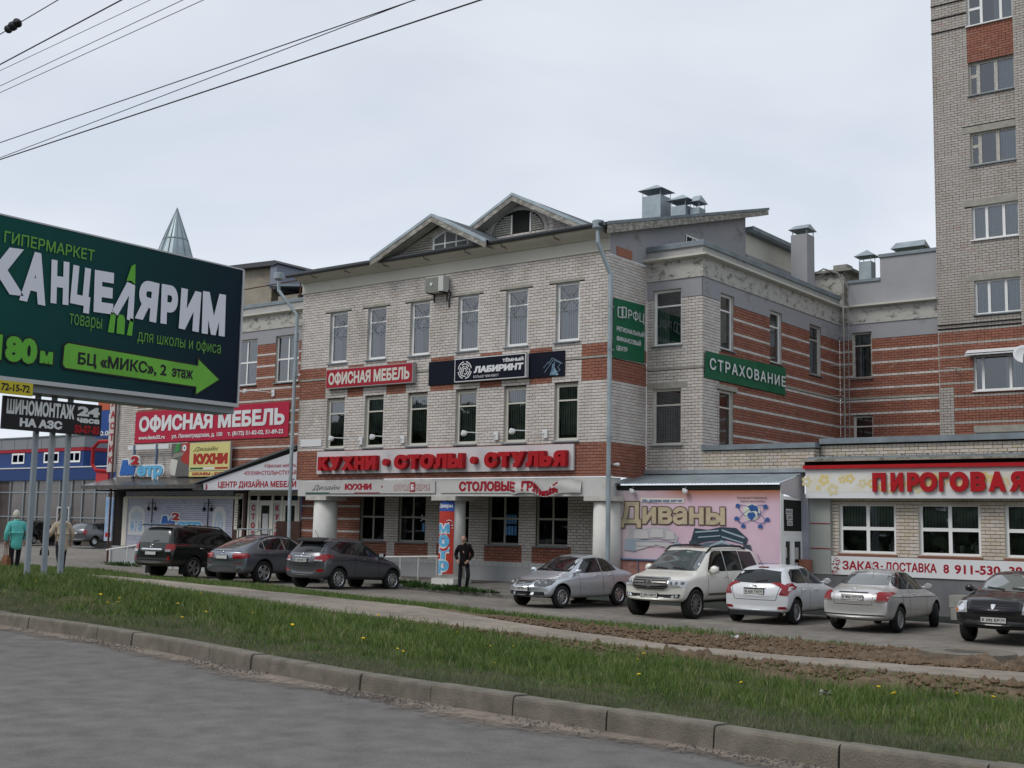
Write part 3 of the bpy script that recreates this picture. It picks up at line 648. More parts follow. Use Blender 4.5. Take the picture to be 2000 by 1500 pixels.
def vent(name, x, y, z0, z1, w, d, capw, label, pyr=True, parent=B):
    g = MB(); g.box((x-w/2, y-d/2, z0), (x+w/2, y+d/2, z1)); v = g.build('vent_shaft', galv, parent)
    g = MB(); zc = z1+.22; h = .3; cw = capw/2
    for sx in (-1, 1):
        for sy in (-1, 1): g.tube([(x+sx*(w/2-.02), y+sy*(d/2-.02), z1-.02), (x+sx*(w/2-.02), y+sy*(d/2-.02), zc)], .014, 5)
    c = [(x-cw, y-d/2-.12, zc), (x+cw, y-d/2-.12, zc), (x+cw, y+d/2+.12, zc), (x-cw, y+d/2+.12, zc)]
    if pyr: g.add(c+[(x, y, zc+h)], [(0,1,4), (1,2,4), (2,3,4), (3,0,4), (3,2,1,0)])
    else: g.add(c+[(x-cw+.1, y, zc+h), (x+cw-.1, y, zc+h)], [(0,1,5,4), (2,3,4,5), (1,2,5), (3,0,4), (3,2,1,0)])
    g.build('vent_cap', galv, v)
vent('v', -23.4, 39.5, 13.2, 14.98, .82, .8, 1.1, '')
vent('v', -22.3, 39.6, 13.2, 14.45, .62, .7, .95, ''); vent('v', -21.75, 39.75, 13.2, 14.35, .4, .5, .5, '', pyr=False)
vent('v', -17.72, 46.4, 12.3, 13.05, .5, .5, .85, ''); vent('v', -16.0, 46.5, 13.1, 13.2, 1.1, .5, 1.35, '', pyr=False)
m_ = MB(); m_.box((-19.72, 43.6, 11.3), (-19.05, 44.3, 13.85)); v = m_.build('chimney', upw, B)
m_ = MB()
for x in (-19.68, -19.1):
    for y in (43.64, 44.26): m_.box((x, y, 13.85), (x+.03, y+.03, 14.05))
m_.add([(-19.8, 43.5, 14.05), (-18.97, 43.5, 14.05), (-18.97, 44.4, 14.05), (-19.8, 44.4, 14.05), (-19.7, 43.95, 14.3), (-19.07, 43.95, 14.3)], [(0,1,5,4), (2,3,4,5), (1,2,5), (3,0,4), (3,2,1,0)]); m_.build('vent_cap', galv, v)
m_ = MB(); m_.box((-20.2, 46.9, 11.3), (-18.9, 49.5, 12.9)); m_.build('roof_hut', frieze_m, B)
m_ = MB(); m_.box((-20.4, 46.7, 12.9), (-18.5, 49.8, 13.0)); m_.box((-19.6, 47.5, 13.0), (-19.0, 48.1, 13.35)); m_.build('roof_hut_slab', concrete, B)
# ladder
m_ = MB(); xl = -18.3
for y in (45.3, 45.8): m_.tube([(xl, y, 4.8), (xl, y, 12.0), (xl-.2, y, 12.5), (xl-.8, y, 12.75), (xl-1.4, y, 12.5), (xl-1.5, y, 11.7)], .032 if y < 45.5 else .02, 6)
ld = m_.build('roof_ladder', mat('ladder_grey', (.36, .34, .31), .7, var=.25), B)
for i in range(26):
    m_ = MB(); m_.tube([(xl, 45.3, 4.95+i*.28), (xl, 45.8, 4.95+i*.28)], .012, 5); m_.build('rung', MATS['ladder_grey'], ld)
for z in (5.3, 6.4, 7.6, 8.8, 10.0):
    m_ = MB(); m_.tube([(xl, 45.3, z), (-18.8, 45.15, z)], .02, 5); m_.tube([(xl, 45.8, z), (-18.8, 45.95, z)], .02, 5); m_.build('ladder_bracket', MATS['ladder_grey'], ld)
# ================================================================ left wing
lwn = [(-42.1, -40.58), (-39.4, -37.95), (-45.2, -43.7), (-48.2, -46.7)]
HL = [(a, b, 8.17, 10.2) for a, b in lwn]; RLw = [(-50.4, -35.2, 3.6, 9.9)]
wall(B, 'left_wing_wall', FWn, RLw+[(-50.4, -35.2, 9.9, 10.53), (-50.4, -40.7, .9, 3.6), (-37.4, -35.2, .9, 3.6)], HL)
cl = lambda u, z: 0 if (u < -49.1 or (z < 5.8 and u < -45.2) or stripe(z)) else 1
bricks_mesh('brickwork', FWn, layout_bricks(RLw+[(-37.4, -36.2, .9, 3.6)], HL, cl), [M_WB, M_RB], B, kind='stuff')
m_ = MB()
for a, b, c, e in cells([(-50.4, -35.2, 9.9, 10.53)], HL): m_.fb(FWn, a, b, c, e, -.01, .015)
m_.build('plaster_band', band_m, B)
lp = [(-50.4, 46), (-50.4, 34.69), (-35.2, 34.69)]
sweep(lp, [(10.53, .0), (10.531, .05), (10.6, .05), (11.17, .06), (11.18, .0)], frieze_m, 'frieze')
sweep(lp, [(11.14, .0), (11.15, .12), (11.2, .25), (11.25, .25), (11.28, .0)], cornice_m, 'ledge')
sweep(lp, [(11.27, .0), (11.27, .02), (11.6, .02), (11.6, 0)], parapet_m, 'parapet')
sweep(lp, [(11.58, .0), (11.58, .07), (11.72, .07), (11.74, .04), (11.74, -.3), (11.6, -.3)], coping_m, 'coping')
m_ = MB(); m_.box((-50.35, 34.9, 11.25), (-35.2, 46, 11.3)); m_.build('flat_roof', roofm, B)
m_ = MB(); m_.quad((-50.4, 46, .3), (-50.4, 34.69, .3), (-50.4, 34.69, 10.53), (-50.4, 46, 10.53)); m_.build('side_wall', M_TB, B)
for a, b, c, e in HL:
    window(B, FWn, a, b, c, e, Q4, sill=1, fw=.07, bars=.07, blind=[(0, 1, 0, 1, blind_w)])
# roof railing, penthouse
m_ = MB(); m_.tube([(-49.5, 34.95, 12.45), (-36.5, 34.95, 12.62)], .025, 6)
for x in (-45.8, -43.9, -42.05, -40.1, -38.3): m_.tube([(x, 34.95, 11.7), (x, 34.95, 12.5)], .028, 6)
m_.build('roof_railing', rust, B)
pm = dirty_plaster('penthouse_plaster', (.36, .32, .26), (.24, .21, .17), .45, .75, 1.2)
m_ = MB(); P0 = [(-50.3, 37, 11.3), (-42.6, 37, 11.3), (-42.3, 37, 14.0), (-50.3, 37, 14.35)]; m_.add(P0+[(a, b+4.5, c) for a, b, c in P0], [(0,1,2,3),(7,6,5,4),(1,0,4,5),(2,1,5,6),(3,2,6,7),(0,3,7,4)]); m_.build('penthouse', pm, B)
m_ = MB(); P0 = [(-50.5, 36.6, 14.34), (-42.0, 36.6, 13.98), (-41.7, 36.6, 14.05), (-41.9, 36.6, 14.2), (-50.5, 36.6, 14.52)]; m_.add(P0+[(a, b+5.2, c) for a, b, c in P0], [(0,1,2,3,4),(9,8,7,6,5),(1,0,5,6),(2,1,6,7),(3,2,7,8),(4,3,8,9),(0,4,9,5)]); m_.build('penthouse_roof', mat('roof_lead', (.09, .09, .10), .8), B)
m_ = MB(); m_.box((-42.28, 36.7, 12.9), (-41.85, 41.0, 14.02)); m_.build('penthouse_flashing', mat('flash_lilac', (.22, .24, .30), .6), B)
m_ = MB(); m_.box((-41.9, 36.9, 11.3), (-38.2, 40, 12.55)); m_.build('roof_store', pm, B)
m_ = MB(); P0 = [(-42.4, 36.6, 13.05), (-36.2, 36.6, 12.35), (-36.2, 36.6, 12.45), (-42.4, 36.6, 13.15)]; m_.add(P0+[(a, b+4, c) for a, b, c in P0], [(0,1,2,3),(7,6,5,4),(1,0,4,5),(2,1,5,6),(3,2,6,7),(0,3,7,4)]); m_.build('roof_slope', mat('roof_metal_blue', (.19, .23, .27), .6, .3), B)
m_ = MB(); m_.quad((-40.55, 36.88, 11.4), (-39.1, 36.88, 11.4), (-39.1, 36.88, 12.5), (-40.55, 36.88, 12.5)); m_.build('attic_opening', dark_m, B)
# glass spire on its drum
sp = thing('glass_spire', 'pointed glass cone spire rising behind the green billboard', 'spire', (-53.9, 40, 0))
m_ = MB(); m_.lathe((-53.9, 40, 0), (0, 0, 1), [(.2, 1.3), (15.0, 1.3)], 20); m_.build('drum', mat('drum_plaster', (.42, .42, .44), .8), sp)
m_ = MB(); m_.lathe((-53.9, 40, 15.0), (0, 0, 1), [(0, 1.42), (.05, 1.42), (2.4, .66), (4.15, .03)], 12, cap=False); m_.build('cone', mat('spire_glass', (.34, .42, .45), .3, .3, var=.25, vscale=.8, coords='World'), sp)
for j in range(12):
    a = 2*math.pi*j/12
    m_ = MB(); m_.tube([(-53.9+1.43*math.cos(a), 40+1.43*math.sin(a), 15.03), (-53.9+.67*math.cos(a), 40+.67*math.sin(a), 17.4), (-53.9, 40, 19.2)], .022, 4); m_.build('glazing_bar', steelgrey, sp)
m_ = MB(); m_.lathe((-53.9, 40, 17.38), (0, 0, 1), [(0, .69), (.05, .69)], 12); m_.build('ring', steelgrey, sp)
# ---- left shop front: canopy, mural, doors, gable sign
m_ = MB()
P0 = [(-50.6, 33.0, 3.78), (-42.1, 33.0, 3.72), (-42.6, 34.69, 4.2), (-50.4, 34.69, 4.25)]
m_.add(P0+[(a, b, c-.06) for a, b, c in P0], [(0,1,2,3),(7,6,5,4),(1,0,4,5),(2,1,5,6),(3,2,6,7),(0,3,7,4)])
m_.box((-50.6, 32.97, 3.62), (-42.1, 33.0, 3.79)); m_.build('canopy', mat('canopy_metal', (.115, .11, .105), .28, .4, var=.3), B)
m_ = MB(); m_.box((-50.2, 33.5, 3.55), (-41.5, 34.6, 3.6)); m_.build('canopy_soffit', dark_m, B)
m_ = MB(); m_.box((-50.4, 34.66, 0), (-37.2, 34.8, 1.0)); m_.build('plinth', plinth_m, B)
def mural():
    m = bpy.data.materials.new('mural_print'); m.use_nodes = True; t = m.node_tree; p = t.nodes['Principled BSDF']; p.inputs['Roughness'].default_value = .5
    g = N(t, 'ShaderNodeNewGeometry'); sx = N(t, 'ShaderNodeSeparateXYZ'); cx = N(t, 'ShaderNodeCombineXYZ'); b = N(t, 'ShaderNodeTexBrick'); r = N(t, 'ShaderNodeTexNoise')
    b.inputs['Color1'].default_value = (.20, .22, .36, 1); b.inputs['Color2'].default_value = (.33, .35, .47, 1); b.inputs['Mortar'].default_value = (.50, .51, .57, 1)
    b.inputs['Scale'].default_value = 1; b.inputs['Brick Width'].default_value = .26; b.inputs['Row Height'].default_value = .09; b.inputs['Mortar Size'].default_value = .014; b.inputs['Bias'].default_value = -.1
    t.links.new(g.outputs['Position'], sx.inputs[0]); t.links.new(sx.outputs['X'], cx.inputs['X']); t.links.new(sx.outputs['Z'], cx.inputs['Y']); t.links.new(cx.outputs[0], b.inputs['Vector'])
    r.inputs['Scale'].default_value = .8; t.links.new(g.outputs['Position'], r.inputs['Vector'])
    x = N(t, 'ShaderNodeMix', data_type='RGBA'); x.inputs[7].default_value = (.52, .52, .55, 1)
    mr = N(t, 'ShaderNodeMapRange'); mr.inputs[1].default_value = .35; mr.inputs[2].default_value = .7; mr.inputs[3].default_value = 0; mr.inputs[4].default_value = .35
    t.links.new(r.outputs['Fac'], mr.inputs[0]); t.links.new(mr.outputs[0], x.inputs[0]); t.links.new(b.outputs['Color'], x.inputs[6]); t.links.new(x.outputs[2], p.inputs['Base Color']); return m
FL = Frame((0, 34.55, 0), (1, 0, 0))
mu = thing('mural_banner', 'printed banner with painted brickwork and two arched windows behind the black suv', 'banner', (-45, 34.5, 1))
m_ = MB(); m_.fb(FL, -49.3, -40.95, 1.02, 3.6, -.05, 0); m_.build('panel', mural(), mu)
m_ = MB(); m_.fb(FL, -49.3, -40.95, 3.22, 3.34, 0, .05); m_.fb(FL, -49.45, -49.1, 1.02, 3.3, 0, .03); m_.fb(FL, -41.2, -40.9, 1.02, 3.3, 0, .03); m_.build('cornice', cream_s, mu)
for (a, b) in ((-49.0, -47.75), (-42.9, -42.0)):
    c = (a+b)/2; hw = (b-a)/2
    arch = [(a, 1.55), (b, 1.55), (b, 2.45)]+[(c+hw*math.cos(q), 2.45+.45*math.sin(q)) for q in [math.pi*i/8 for i in range(1, 8)]]+[(a, 2.45)]
    poly(mu, 'printed_window', arch, FL, mat('print_white', (.62, .62, .62), .6), .006)
    poly(mu, 'printed_pane', [(a+.2, 1.7), (b-.2, 1.7), (b-.2, 2.2), (a+.2, 2.2)], FL, mat('print_blue', (.10, .25, .50), .6, col2=(.55, .65, .75), var=.1, vscale=3.5, stretch=(1.2, 1, 1)), .010)
    poly(mu, 'printed_pane', [(a+.2, 2.24), (b-.2, 2.24), (b-.2, 2.5), (c, 2.72), (a+.2, 2.5)], FL, mat('print_sky', (.45, .52, .58), .6), .010)
    for x in (c-.12, c+.12, ): poly(mu, 'printed_bar', [(x-.05, 1.7), (x+.05, 1.7), (x+.05, 2.2), (x-.05, 2.2)], FL, MATS['print_white'], .014)
for x in (-47.2, -43.2):
    m_ = MB(); m_.tube([FL.p(x, 1.2, .03), FL.p(x, 3.3, .03)], .02, 5)
    for s in (-1, 1): m_.tube([FL.p(x, 3.0, .03), FL.p(x+s*.25, 3.05, .05), FL.p(x+s*.25, 2.85, .05)], .015, 4); m_.lathe(FL.p(x+s*.25, 2.68, .05), (0, 0, 1), [(0, .05), (.12, .08), (.17, .02)], 8)
    m_.build('printed_lamp', black_m, mu)
def metr(parent, F, u0, u1, v0, v1, d, solid):
    w = u1-u0; h = v1-v0; T_ = [('М', .0, .40, .12, .82, .10), ('етр', .42, 1.0, .08, .52, .055)]
    for (s, a, b, c, e, of) in T_:
        text(parent, 'letter_outline', s, F, (u0+a*w-.03*w, u0+b*w+.03*w, v0+c*h-.05*h, v0+e*h+.05*h), white_s, off=of+.11, d=d, depth=.05*solid, top=.729 if s == 'М' else .53, shear=.18 if s == 'М' else 0)
        text(parent, 'letter', s, F, (u0+a*w, u0+b*w, v0+c*h, v0+e*h), blue_s if s == 'М' else cyan_s, off=of, d=d+.055*solid+.006, depth=.03*solid, top=.729 if s == 'М' else .53, shear=.18 if s == 'М' else 0)
    text(parent, 'letter_outline', '2', F, (u0+.27*w, u0+.50*w, v0+.55*h, v0+1.05*h), white_s, off=.14, d=d+.09*solid+.012, depth=.03*solid)
    text(parent, 'letter', '2', F, (u0+.29*w, u0+.48*w, v0+.59*h, v0+1.0*h), red_s, off=.06, d=d+.13*solid+.018, depth=.02*solid)
metr(mu, FL, -46.6, -43.6, 1.75, 2.6, .012, 0)
# notice board, entrance doors
nb = thing('notice_board', 'tall narrow cream notice board with green emblem beside the shop doors', 'sign', (-41, 34.5, 1.8))
m_ = MB(); m_.fb(FL, -41.55, -40.75, 1.0, 3.55, -.05, .01); m_.build('backing', mat('brown_panel', (.07, .035, .03), .6), nb)
m_ = MB(); m_.fb(FL, -41.42, -40.88, 1.9, 3.45, .012, .03); m_.build('board', cream_s, nb)
poly(nb, 'emblem', circle(-41.15, 3.28, .12, .1, 12), FL, green_s, .034)
for i in range(9):
    m_ = MB(); m_.fb(FL, -41.36, -41.36+rnd.uniform(.25, .42), 2.95-i*.11, 2.98-i*.11, .031, .034); m_.build('text_line', greyf, nb)
en = B
m_ = MB(); m_.fb(FL, -40.6, -37.4, 3.36, 3.55, -.1, 0); m_.fb(FL, -40.6, -40.5, .9, 3.36, -.1, 0); m_.fb(FL, -37.5, -37.4, .9, 3.36, -.1, 0)
for x in (-39.95, -39.05, -38.45): m_.fb(FL, x-.06, x+.06, .9, 3.36, -.1, 0)
m_.fb(FL, -40.5, -37.5, 3.08, 3.16, -.1, -.004); m_.build('door_surround', cream_p, B)
m_ = MB()
for (a, b) in ((-40.5, -40.01), (-39.89, -39.11), (-38.99, -38.51), (-38.39, -37.5)): m_.fb(FL, a, b, 3.16, 3.36, -.08, -.06)
m_.build('transom_glass', MATS['glass_dark'], B)
for (a, b) in ((-40.5, -40.01), (-38.99, -38.51)):
    m_ = MB(); m_.fb(FL, a, b, .9, 3.08, -.08, -.03); m_.build('door_side_panel', mat('panel_pale', (.42, .44, .42), .5), B)
for (a, b) in ((-39.89, -39.11), (-38.39, -37.55)):
    m_ = MB(); z0, z1 = .9, 3.08
    for q in ((a, a+.13, z0, z1), (b-.13, b, z0, z1)): m_.fb(FL, *q, -.09, -.02)
    for q in ((a+.13, b-.13, z0, z0+.3), (a+.13, b-.13, z1-.13, z1)): m_.fb(FL, *q, -.09, -.02)
    dr = m_.build('door', cream_p, B); m_ = MB(); m_.fb(FL, a+.13, b-.13, z0+.3, z1-.13, -.06, -.05); m_.build('door_glass', mat('door_dark', (.02, .025, .022), .08), dr)
    m_ = MB(); m_.tube([FL.p(a+.07, 1.9, .03), FL.p(a+.07, 2.3, .03)], .015, 6); m_.build('handle', greyf, dr)
m_ = MB(); m_.fb(FL, -39.68, -39.32, 1.75, 2.6, -.045, -.04); m_.build('notice', mat('paper', (.5, .5, .5), .7, var=.25, vscale=14), B)
for k, (s, x) in enumerate((('СТОЛЫ', -40.25), ('КУХНИ', -38.75))):
    t = thing('vertical_sign', 'red vertical word СТОЛЫ lettered on the panel left of both shop doors' if k == 0 else 'red vertical word КУХНИ lettered between the two shop doors', 'sign', (x, 34.5, 1.4))
    for i, ch in enumerate(s): text(t, 'letter', ch, FL, (x-.12, x+.12, 2.72-i*.37, 2.97-i*.37), red_d, off=.05, d=-.02, depth=.008)
# gable sign over the doors
Fy = Frame((0, 33.4, 0), (1, 0, 0))
gs = thing('gable_sign', 'triangular white sign ЦЕНТР ДИЗАЙНА МЕБЕЛИ over the shop entrance', 'sign', (-39.3, 33.4, 3.6))
m_ = MB(); m_.prism(Fy, [(-42.9, 3.56), (-35.25, 3.56), (-35.25, 5.5), (-36.33, 5.12), (-42.9, 3.72)], -.1, 0); m_.build('panel', mat('gable_white', (.58, .59, .63), .5), gs)
m_ = MB()
P0 = [(-43.0, 33.28, 3.74), (-35.25, 33.28, 5.55), (-35.25, 34.69, 5.55), (-43.0, 34.69, 3.74)]; m_.add(P0+[(a, b, c+.07) for a, b, c in P0], [(3,2,1,0),(4,5,6,7),(0,1,5,4),(1,2,6,5),(2,3,7,6),(3,0,4,7)]); m_.build('roof_edge', mat('edge_grey', (.10, .11, .12), .5), gs)
text(gs, 'lettering', 'ЦЕНТР ДИЗАЙНА МЕБЕЛИ', Fy, (-41.2, -36.38, 3.66, 3.92), red_d, off=.035, d=.006)
text(gs, 'lettering', '•КУХНИ•СТОЛЫ•СТУЛЬЯ', Fy, (-39.58, -36.42, 4.17, 4.34), red_d, off=.02, d=.006)
text(gs, 'lettering', '•Офисная мебель', Fy, (-38.35, -36.42, 4.47, 4.62), red_d, off=.01, d=.006)
for i, m1 in enumerate((green_s, white_s, red_d)):
    m_ = MB(); m_.fb(Fy, -42.3+i*.14, -42.2+i*.14, 3.58, 3.8, .003, .006); m_.build('flag_stripe', m1, gs)
# steps rail and board by the door
bd = thing('brown_board', 'plain brown board leaning in front of the right shop door', 'board', (-36.5, 33.2, 1.2))
m_ = MB(); m_.box((-37.35, 33.3, .9), (-35.95, 33.36, 2.3)); m_.build('panel', mat('brown_board', (.055, .028, .022), .8, var=.3), bd)
t = thing('step_handrail', 'steel tube handrail in front of the shop doors', 'railing', (-38.5, 33.2, 1))
m_ = MB(); m_.tube([(-39.4, 33.1, 1.0), (-39.4, 33.1, 1.95), (-37.4, 33.1, 1.95)], .03, 6); m_.tube([(-39.0, 33.1, 1.6), (-38.0, 33.1, 1.95)], .02, 6); m_.build('rail', steelgrey, t)
m_ = MB(); m_.tube([(-37.5, 33.1, 1.0), (-37.5, 33.1, 1.95)], .03, 6); m_.build('post', steelgrey, t)
m_ = MB(); m_.box((-40.9, 33.0, 0), (-35.3, 34.6, .9)); m_.build('entrance_steps', concrete, B)
# wheelchair ramp
rp = thing('ramp', 'grey entrance ramp with white rail left of the black suv', 'ramp', (-47, 33.2, 0))
m_ = MB(); P = [(-48.6, 33.15, 0), (-40.9, 33.15, 0), (-40.9, 33.15, .88), (-48.6, 33.15, .12)]; m_.add(P+[(a, b+1.3, c) for a, b, c in P], [(0,1,2,3),(7,6,5,4),(1,0,4,5),(2,1,5,6),(3,2,6,7),(0,3,7,4)]); m_.build('slope', plinth_m, rp)
m_ = MB(); m_.tube([(-48.5, 33.1, .85), (-42.5, 33.1, 1.55)], .035, 6); m_.build('rail', white_paint, rp)
for x in (-48.2, -46.9, -45.3, -43.7): m_ = MB(); m_.tube([(x, 33.1, .1), (x, 33.1, .87+(x+48.5)*.117)], .03, 6); m_.build('post', white_paint, rp)
# ================================================================ CAFE ANNEX (single storey) and sofa shop porch
K = thing('cafe_annex', 'single storey pale brick annex with three white windows below a red edged fascia', 'building', (-12, 35, 0))
cw = [(-14.24, -12.52, 1.66, 3.14), (-11.86, -10.14, 1.66, 3.14), (-9.5, -7.8, 1.66, 3.14), (-7.1, -5.4, 1.66, 3.14)]
RK = [(-14.5, -3.0, 1.05, 3.3)]
wall(K, 'front_wall', FWn, RK, cw)
bl = layout_bricks(RK, cw, lambda u, z: 0)
near = sorted([b for b in bl if b[2] > 1.5], key=lambda b: b[0])[:300]; ns = set(map(id, near))
bricks_mesh('brickwork', FWn, [b for b in bl if id(b) not in ns], [M_CB], K, kind='stuff'); single_bricks(FWn, near, [M_CB], K)
for c in cw[:3]:
    a, b, z0, z1 = c
    w = window(K, FWn, a, b, z0, z1, Q4, inset=.1, fw=.085, bars=.1, m=white_p, blind=[(0, 1, .5, .98, blind_g)])
    m_ = MB(); m_.fb(FWn, a-.03, b+.03, z0-.085, z0-.003, -.1, .04); m_.build('brick_sill', mat('sill_brown', (.22, .10, .07), .7), w)
    m_ = MB()
    for q in ((a-.0, a+.0, 0, 0),): pass
    for (x0, x1, y0, y1) in ((a-.02, a+.001, z0, z1), ): m_.fb(FWn, x0, x1, y0, y1, -.1, -.02)
    m_.build('reveal_trim', cream_p, w)
    for i in range(3):
        px = a+.9+rnd.uniform(-.1, .6); hh = rnd.uniform(.12, .3); m_ = MB(); m_.fb(FWn, px, px+.1, z0+.1, z0+.1+hh, -.3, -.25); m_.build('vase', mat('vase', (.35, .36, .33), .4), w)
# upper wall: annex behind the porch, with parapets
RA = [(-18.79, -15.0, 3.95, 4.82)]
wall(K, 'upper_wall', FWn, RA, []); bricks_mesh('brickwork', FWn, layout_bricks(RA, [], lambda u, z: 0), [M_CB], K, kind='stuff')
Fr = Frame((-15.0, 0, 0), (0, 1, 0)); RA2 = [(34.69, 35.3, 3.95, 4.82)]
bricks_mesh('brickwork', Fr, layout_bricks(RA2, [], lambda u, z: 0), [M_CB], K, kind='stuff'); wall(K, 'return_wall', Fr, RA2, [])
m_ = MB(); m_.box((-18.79, 34.6, 4.81), (-14.92, 35.1, 4.97)); m_.box((-15.3, 35.1, 4.81), (-14.92, 36, 4.97)); m_.build('coping', coping_m, K)
Fk = Frame((0, 35.05, 0), (1, 0, 0)); RA3 = [(-14.92, -3, 4.3, 4.93)]
wall(K, 'parapet_wall', Fk, RA3, []); bricks_mesh('brickwork', Fk, layout_bricks(RA3, [], lambda u, z: 0, header=lambda k: k >= 48), [M_CB], K, kind='stuff')
m_ = MB(); m_.box((-14.93, 34.93, 4.93), (-3, 35.5, 5.1)); m_.build('coping', coping_m, K)
m_ = MB(); m_.box((-15.0, 35.5, 4.4), (-3, 46, 4.5)); m_.box((-18.79, 35.1, 4.4), (-15, 46, 4.5)); m_.build('flat_roof', roofm, K)
m_ = MB(); m_.box((-15.2, 34.2, 4.36), (-3, 35.06, 4.44)); m_.build('concrete_ledge', dirty_plaster('ledge_mossy', (.33, .32, .28), (.12, .12, .09), .45, .62, 3), K)
m_ = MB(); m_.box((-15.0, 34.25, 4.44), (-3, 34.9, 4.50)); m_.build('ledge_flashing', coping_m, K)
g = MB()
for i in range(420):
    x = rnd.uniform(-14.9, -6); y = rnd.uniform(34.5, 34.95); s = rnd.uniform(.015, .05)
    g.add([(x-s, y, 4.5), (x+s, y-.02, 4.5), (x+rnd.uniform(-s, s), y, 4.5+s*rnd.uniform(.6, 1.6))], [(0,1,2)])
g.build('moss', mat('moss', (.06, .06, .035), .95, var=.4), K, kind='stuff')
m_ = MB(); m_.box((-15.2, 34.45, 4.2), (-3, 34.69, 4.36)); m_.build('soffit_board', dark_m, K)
m_ = MB(); m_.box((-15.3, 34.58, .0), (-3, 34.7, 1.05)); m_.build('plinth', mat('cafe_plinth', (.17, .17, .18), .9, var=.2, vscale=1.5), K)
m_ = MB(); m_.box((-15.1, 34.56, 1.03), (-14.45, 34.69, 3.3)); pn = m_.build('composite_cladding', mat('clad_grey', (.36, .38, .35), .4), K)
for z in (1.78, 2.52): m_ = MB(); m_.box((-15.08, 34.54, z), (-14.45, 34.565, z+.02)); m_.build('red_joint', red_d, pn)
m_ = MB(); m_.box((-15.31, 34.45, .3), (-15.1, 34.7, 3.4)); m_.build('corner_strip', mat('lilac_panel', (.36, .37, .42), .5), K)
m_ = MB(); m_.box((-10.6, 33.4, 0), (-8.2, 34.6, .3)); m_.box((-10.8, 33.9, .3), (-8.4, 34.6, .62)); m_.build('steps', concrete, K)
# fascia sign
FP = Frame((0, 34.25, 0), (1, 0, 0))
ps = thing('cafe_sign', 'long white fascia with big raised red letters ПИРОГОВАЯ and pale yellow flowers', 'sign', (-12, 34.25, 3.7))
m_ = MB(); m_.box((-15.08, 34.25, 3.27), (-3, 34.45, 4.14)); m_.build('panel', white_s, ps)
m_ = MB(); m_.box((-15.12, 34.14, 4.135), (-3, 34.45, 4.24)); m_.build('red_edge', red_s, ps)
ypale = mat('print_yellow', (.66, .60, .36), .5); yfl = mat('print_yellow_deep', (.70, .58, .24), .5)
m_ = MB(); m_.fb(FP, -15.0, -6, 3.45, 4.0, .002, .004); m_.build('print_wash', mat('print_wash', (.70, .71, .72), .5, col2=(.68, .65, .52), var=.1, vscale=2.2), ps)
for i in range(30):
    cx = -14.95+i*.27+rnd.uniform(-.1, .1); cy = 3.72+rnd.uniform(-.2, .2); r = rnd.uniform(.05, .12)
    for k in range(5):
        a = 2*math.pi*k/5+i
        poly(ps, 'petal', circle(cx+r*math.cos(a), cy+r*math.sin(a), r*.62, n=7), FP, yfl if i % 3 else ypale, .006+.0004*(i % 7)+.0001*k)
lx = [(1700, 1728), (1738, 1764), (1772, 1797), (1797, 1832), (1836, 1856), (1857, 1893), (1897, 1926), (1931, 1964), (1970, 1999)]
bx = [(-13.05, -12.58), (-12.50, -12.03), (-11.94, -11.53), (-11.49, -10.88), (-10.81, -10.49), (-10.45, -9.83), (-9.74, -9.27), (-9.17, -8.60), (-8.50, -8.02), ]
for ch, (a, b) in zip('ПИРОГОВАЯ', [(-13.0+(p-1700)*.01405, -13.0+(q-1700)*.01405) for p, q in lx]):
    text(ps, 'letter', ch, FP, (a, b, 3.455, 4.0), red_s, off=.075, d=.04, depth=.05)
# banner ЗАКАЗ
Fz = Frame((0, 34.55, 0), (1, 0, 0))
zb = thing('delivery_banner', 'white banner ЗАКАЗ-ДОСТАВКА with phone number under the cafe windows', 'banner', (-11, 34.55, 1.3))
m_ = MB(); m_.fb(Fz, -14.42, -4, 1.04, 1.58, 0, .012); m_.build('panel', white_s, zb)
for s, q in (('ЗАКАЗ', (-14.08, -12.98)), ('-', (-12.93, -12.86)), ('ДОСТАВКА', (-12.8, -11.32)), ('8', (-11.14, -10.98)), ('911-530', (-10.83, -9.6)), ('38', (-9.38, -9.03))):
    if s == '-': m_ = MB(); m_.fb(Fz, q[0], q[1], 1.3, 1.34, .014, .018); m_.build('dash', red_d, zb)
    else: text(zb, 'lettering', s, Fz, (q[0], q[1], 1.19, 1.45), red_d, off=.035, d=.015)
for i in range(60):
    x = rnd.uniform(-14.4, -14.15); z = rnd.uniform(1.06, 1.55); r = rnd.uniform(.01, .035)
    poly(zb, 'printed_leaf', circle(x, z, r, r*.6, n=6), Fz, rnd.choice([red_d, red_d, mat('leaf_olive', (.15, .12, .07), .6)]), .014+i*.00005)
# ---- sofa shop porch
Pp = thing('sofa_shop_porch', 'grey corrugated roofed porch with glass side door carrying the pink banner', 'porch', (-18, 34, 0))
FPb = Frame((0, 33.03, 0), (1, 0, 0)); FPs = Frame((-15.31, 0, 0), (0, 1, 0))
m_ = MB(); m_.box((-21.15, 33.05, .2), (-15.33, 33.12, 3.62)); m_.build('front_wall', mat('porch_wall', (.35, .30, .30), .8), Pp)
m_ = MB(); m_.box((-21.15, 32.98, .15), (-15.33, 33.05, 1.3)); m_.build('base_wall', mat('pink_brick_paint', (.40, .20, .17), .8, var=.35, vscale=6), Pp)
m_ = MB(); m_.tube([(-21.1, 32.95, 1.3), (-15.4, 32.95, 1.3)], .03, 6)
for i in range(8): m_.tube([(-20.9+i*.78, 32.95, 1.3), (-20.9+i*.78, 32.95, .6)], .015, 5)
m_.build('blue_rail', mat('rail_blue', (.10, .15, .25), .6), Pp)
g = MB(); nx = 150; x0, x1 = -21.2, -15.3; P = []
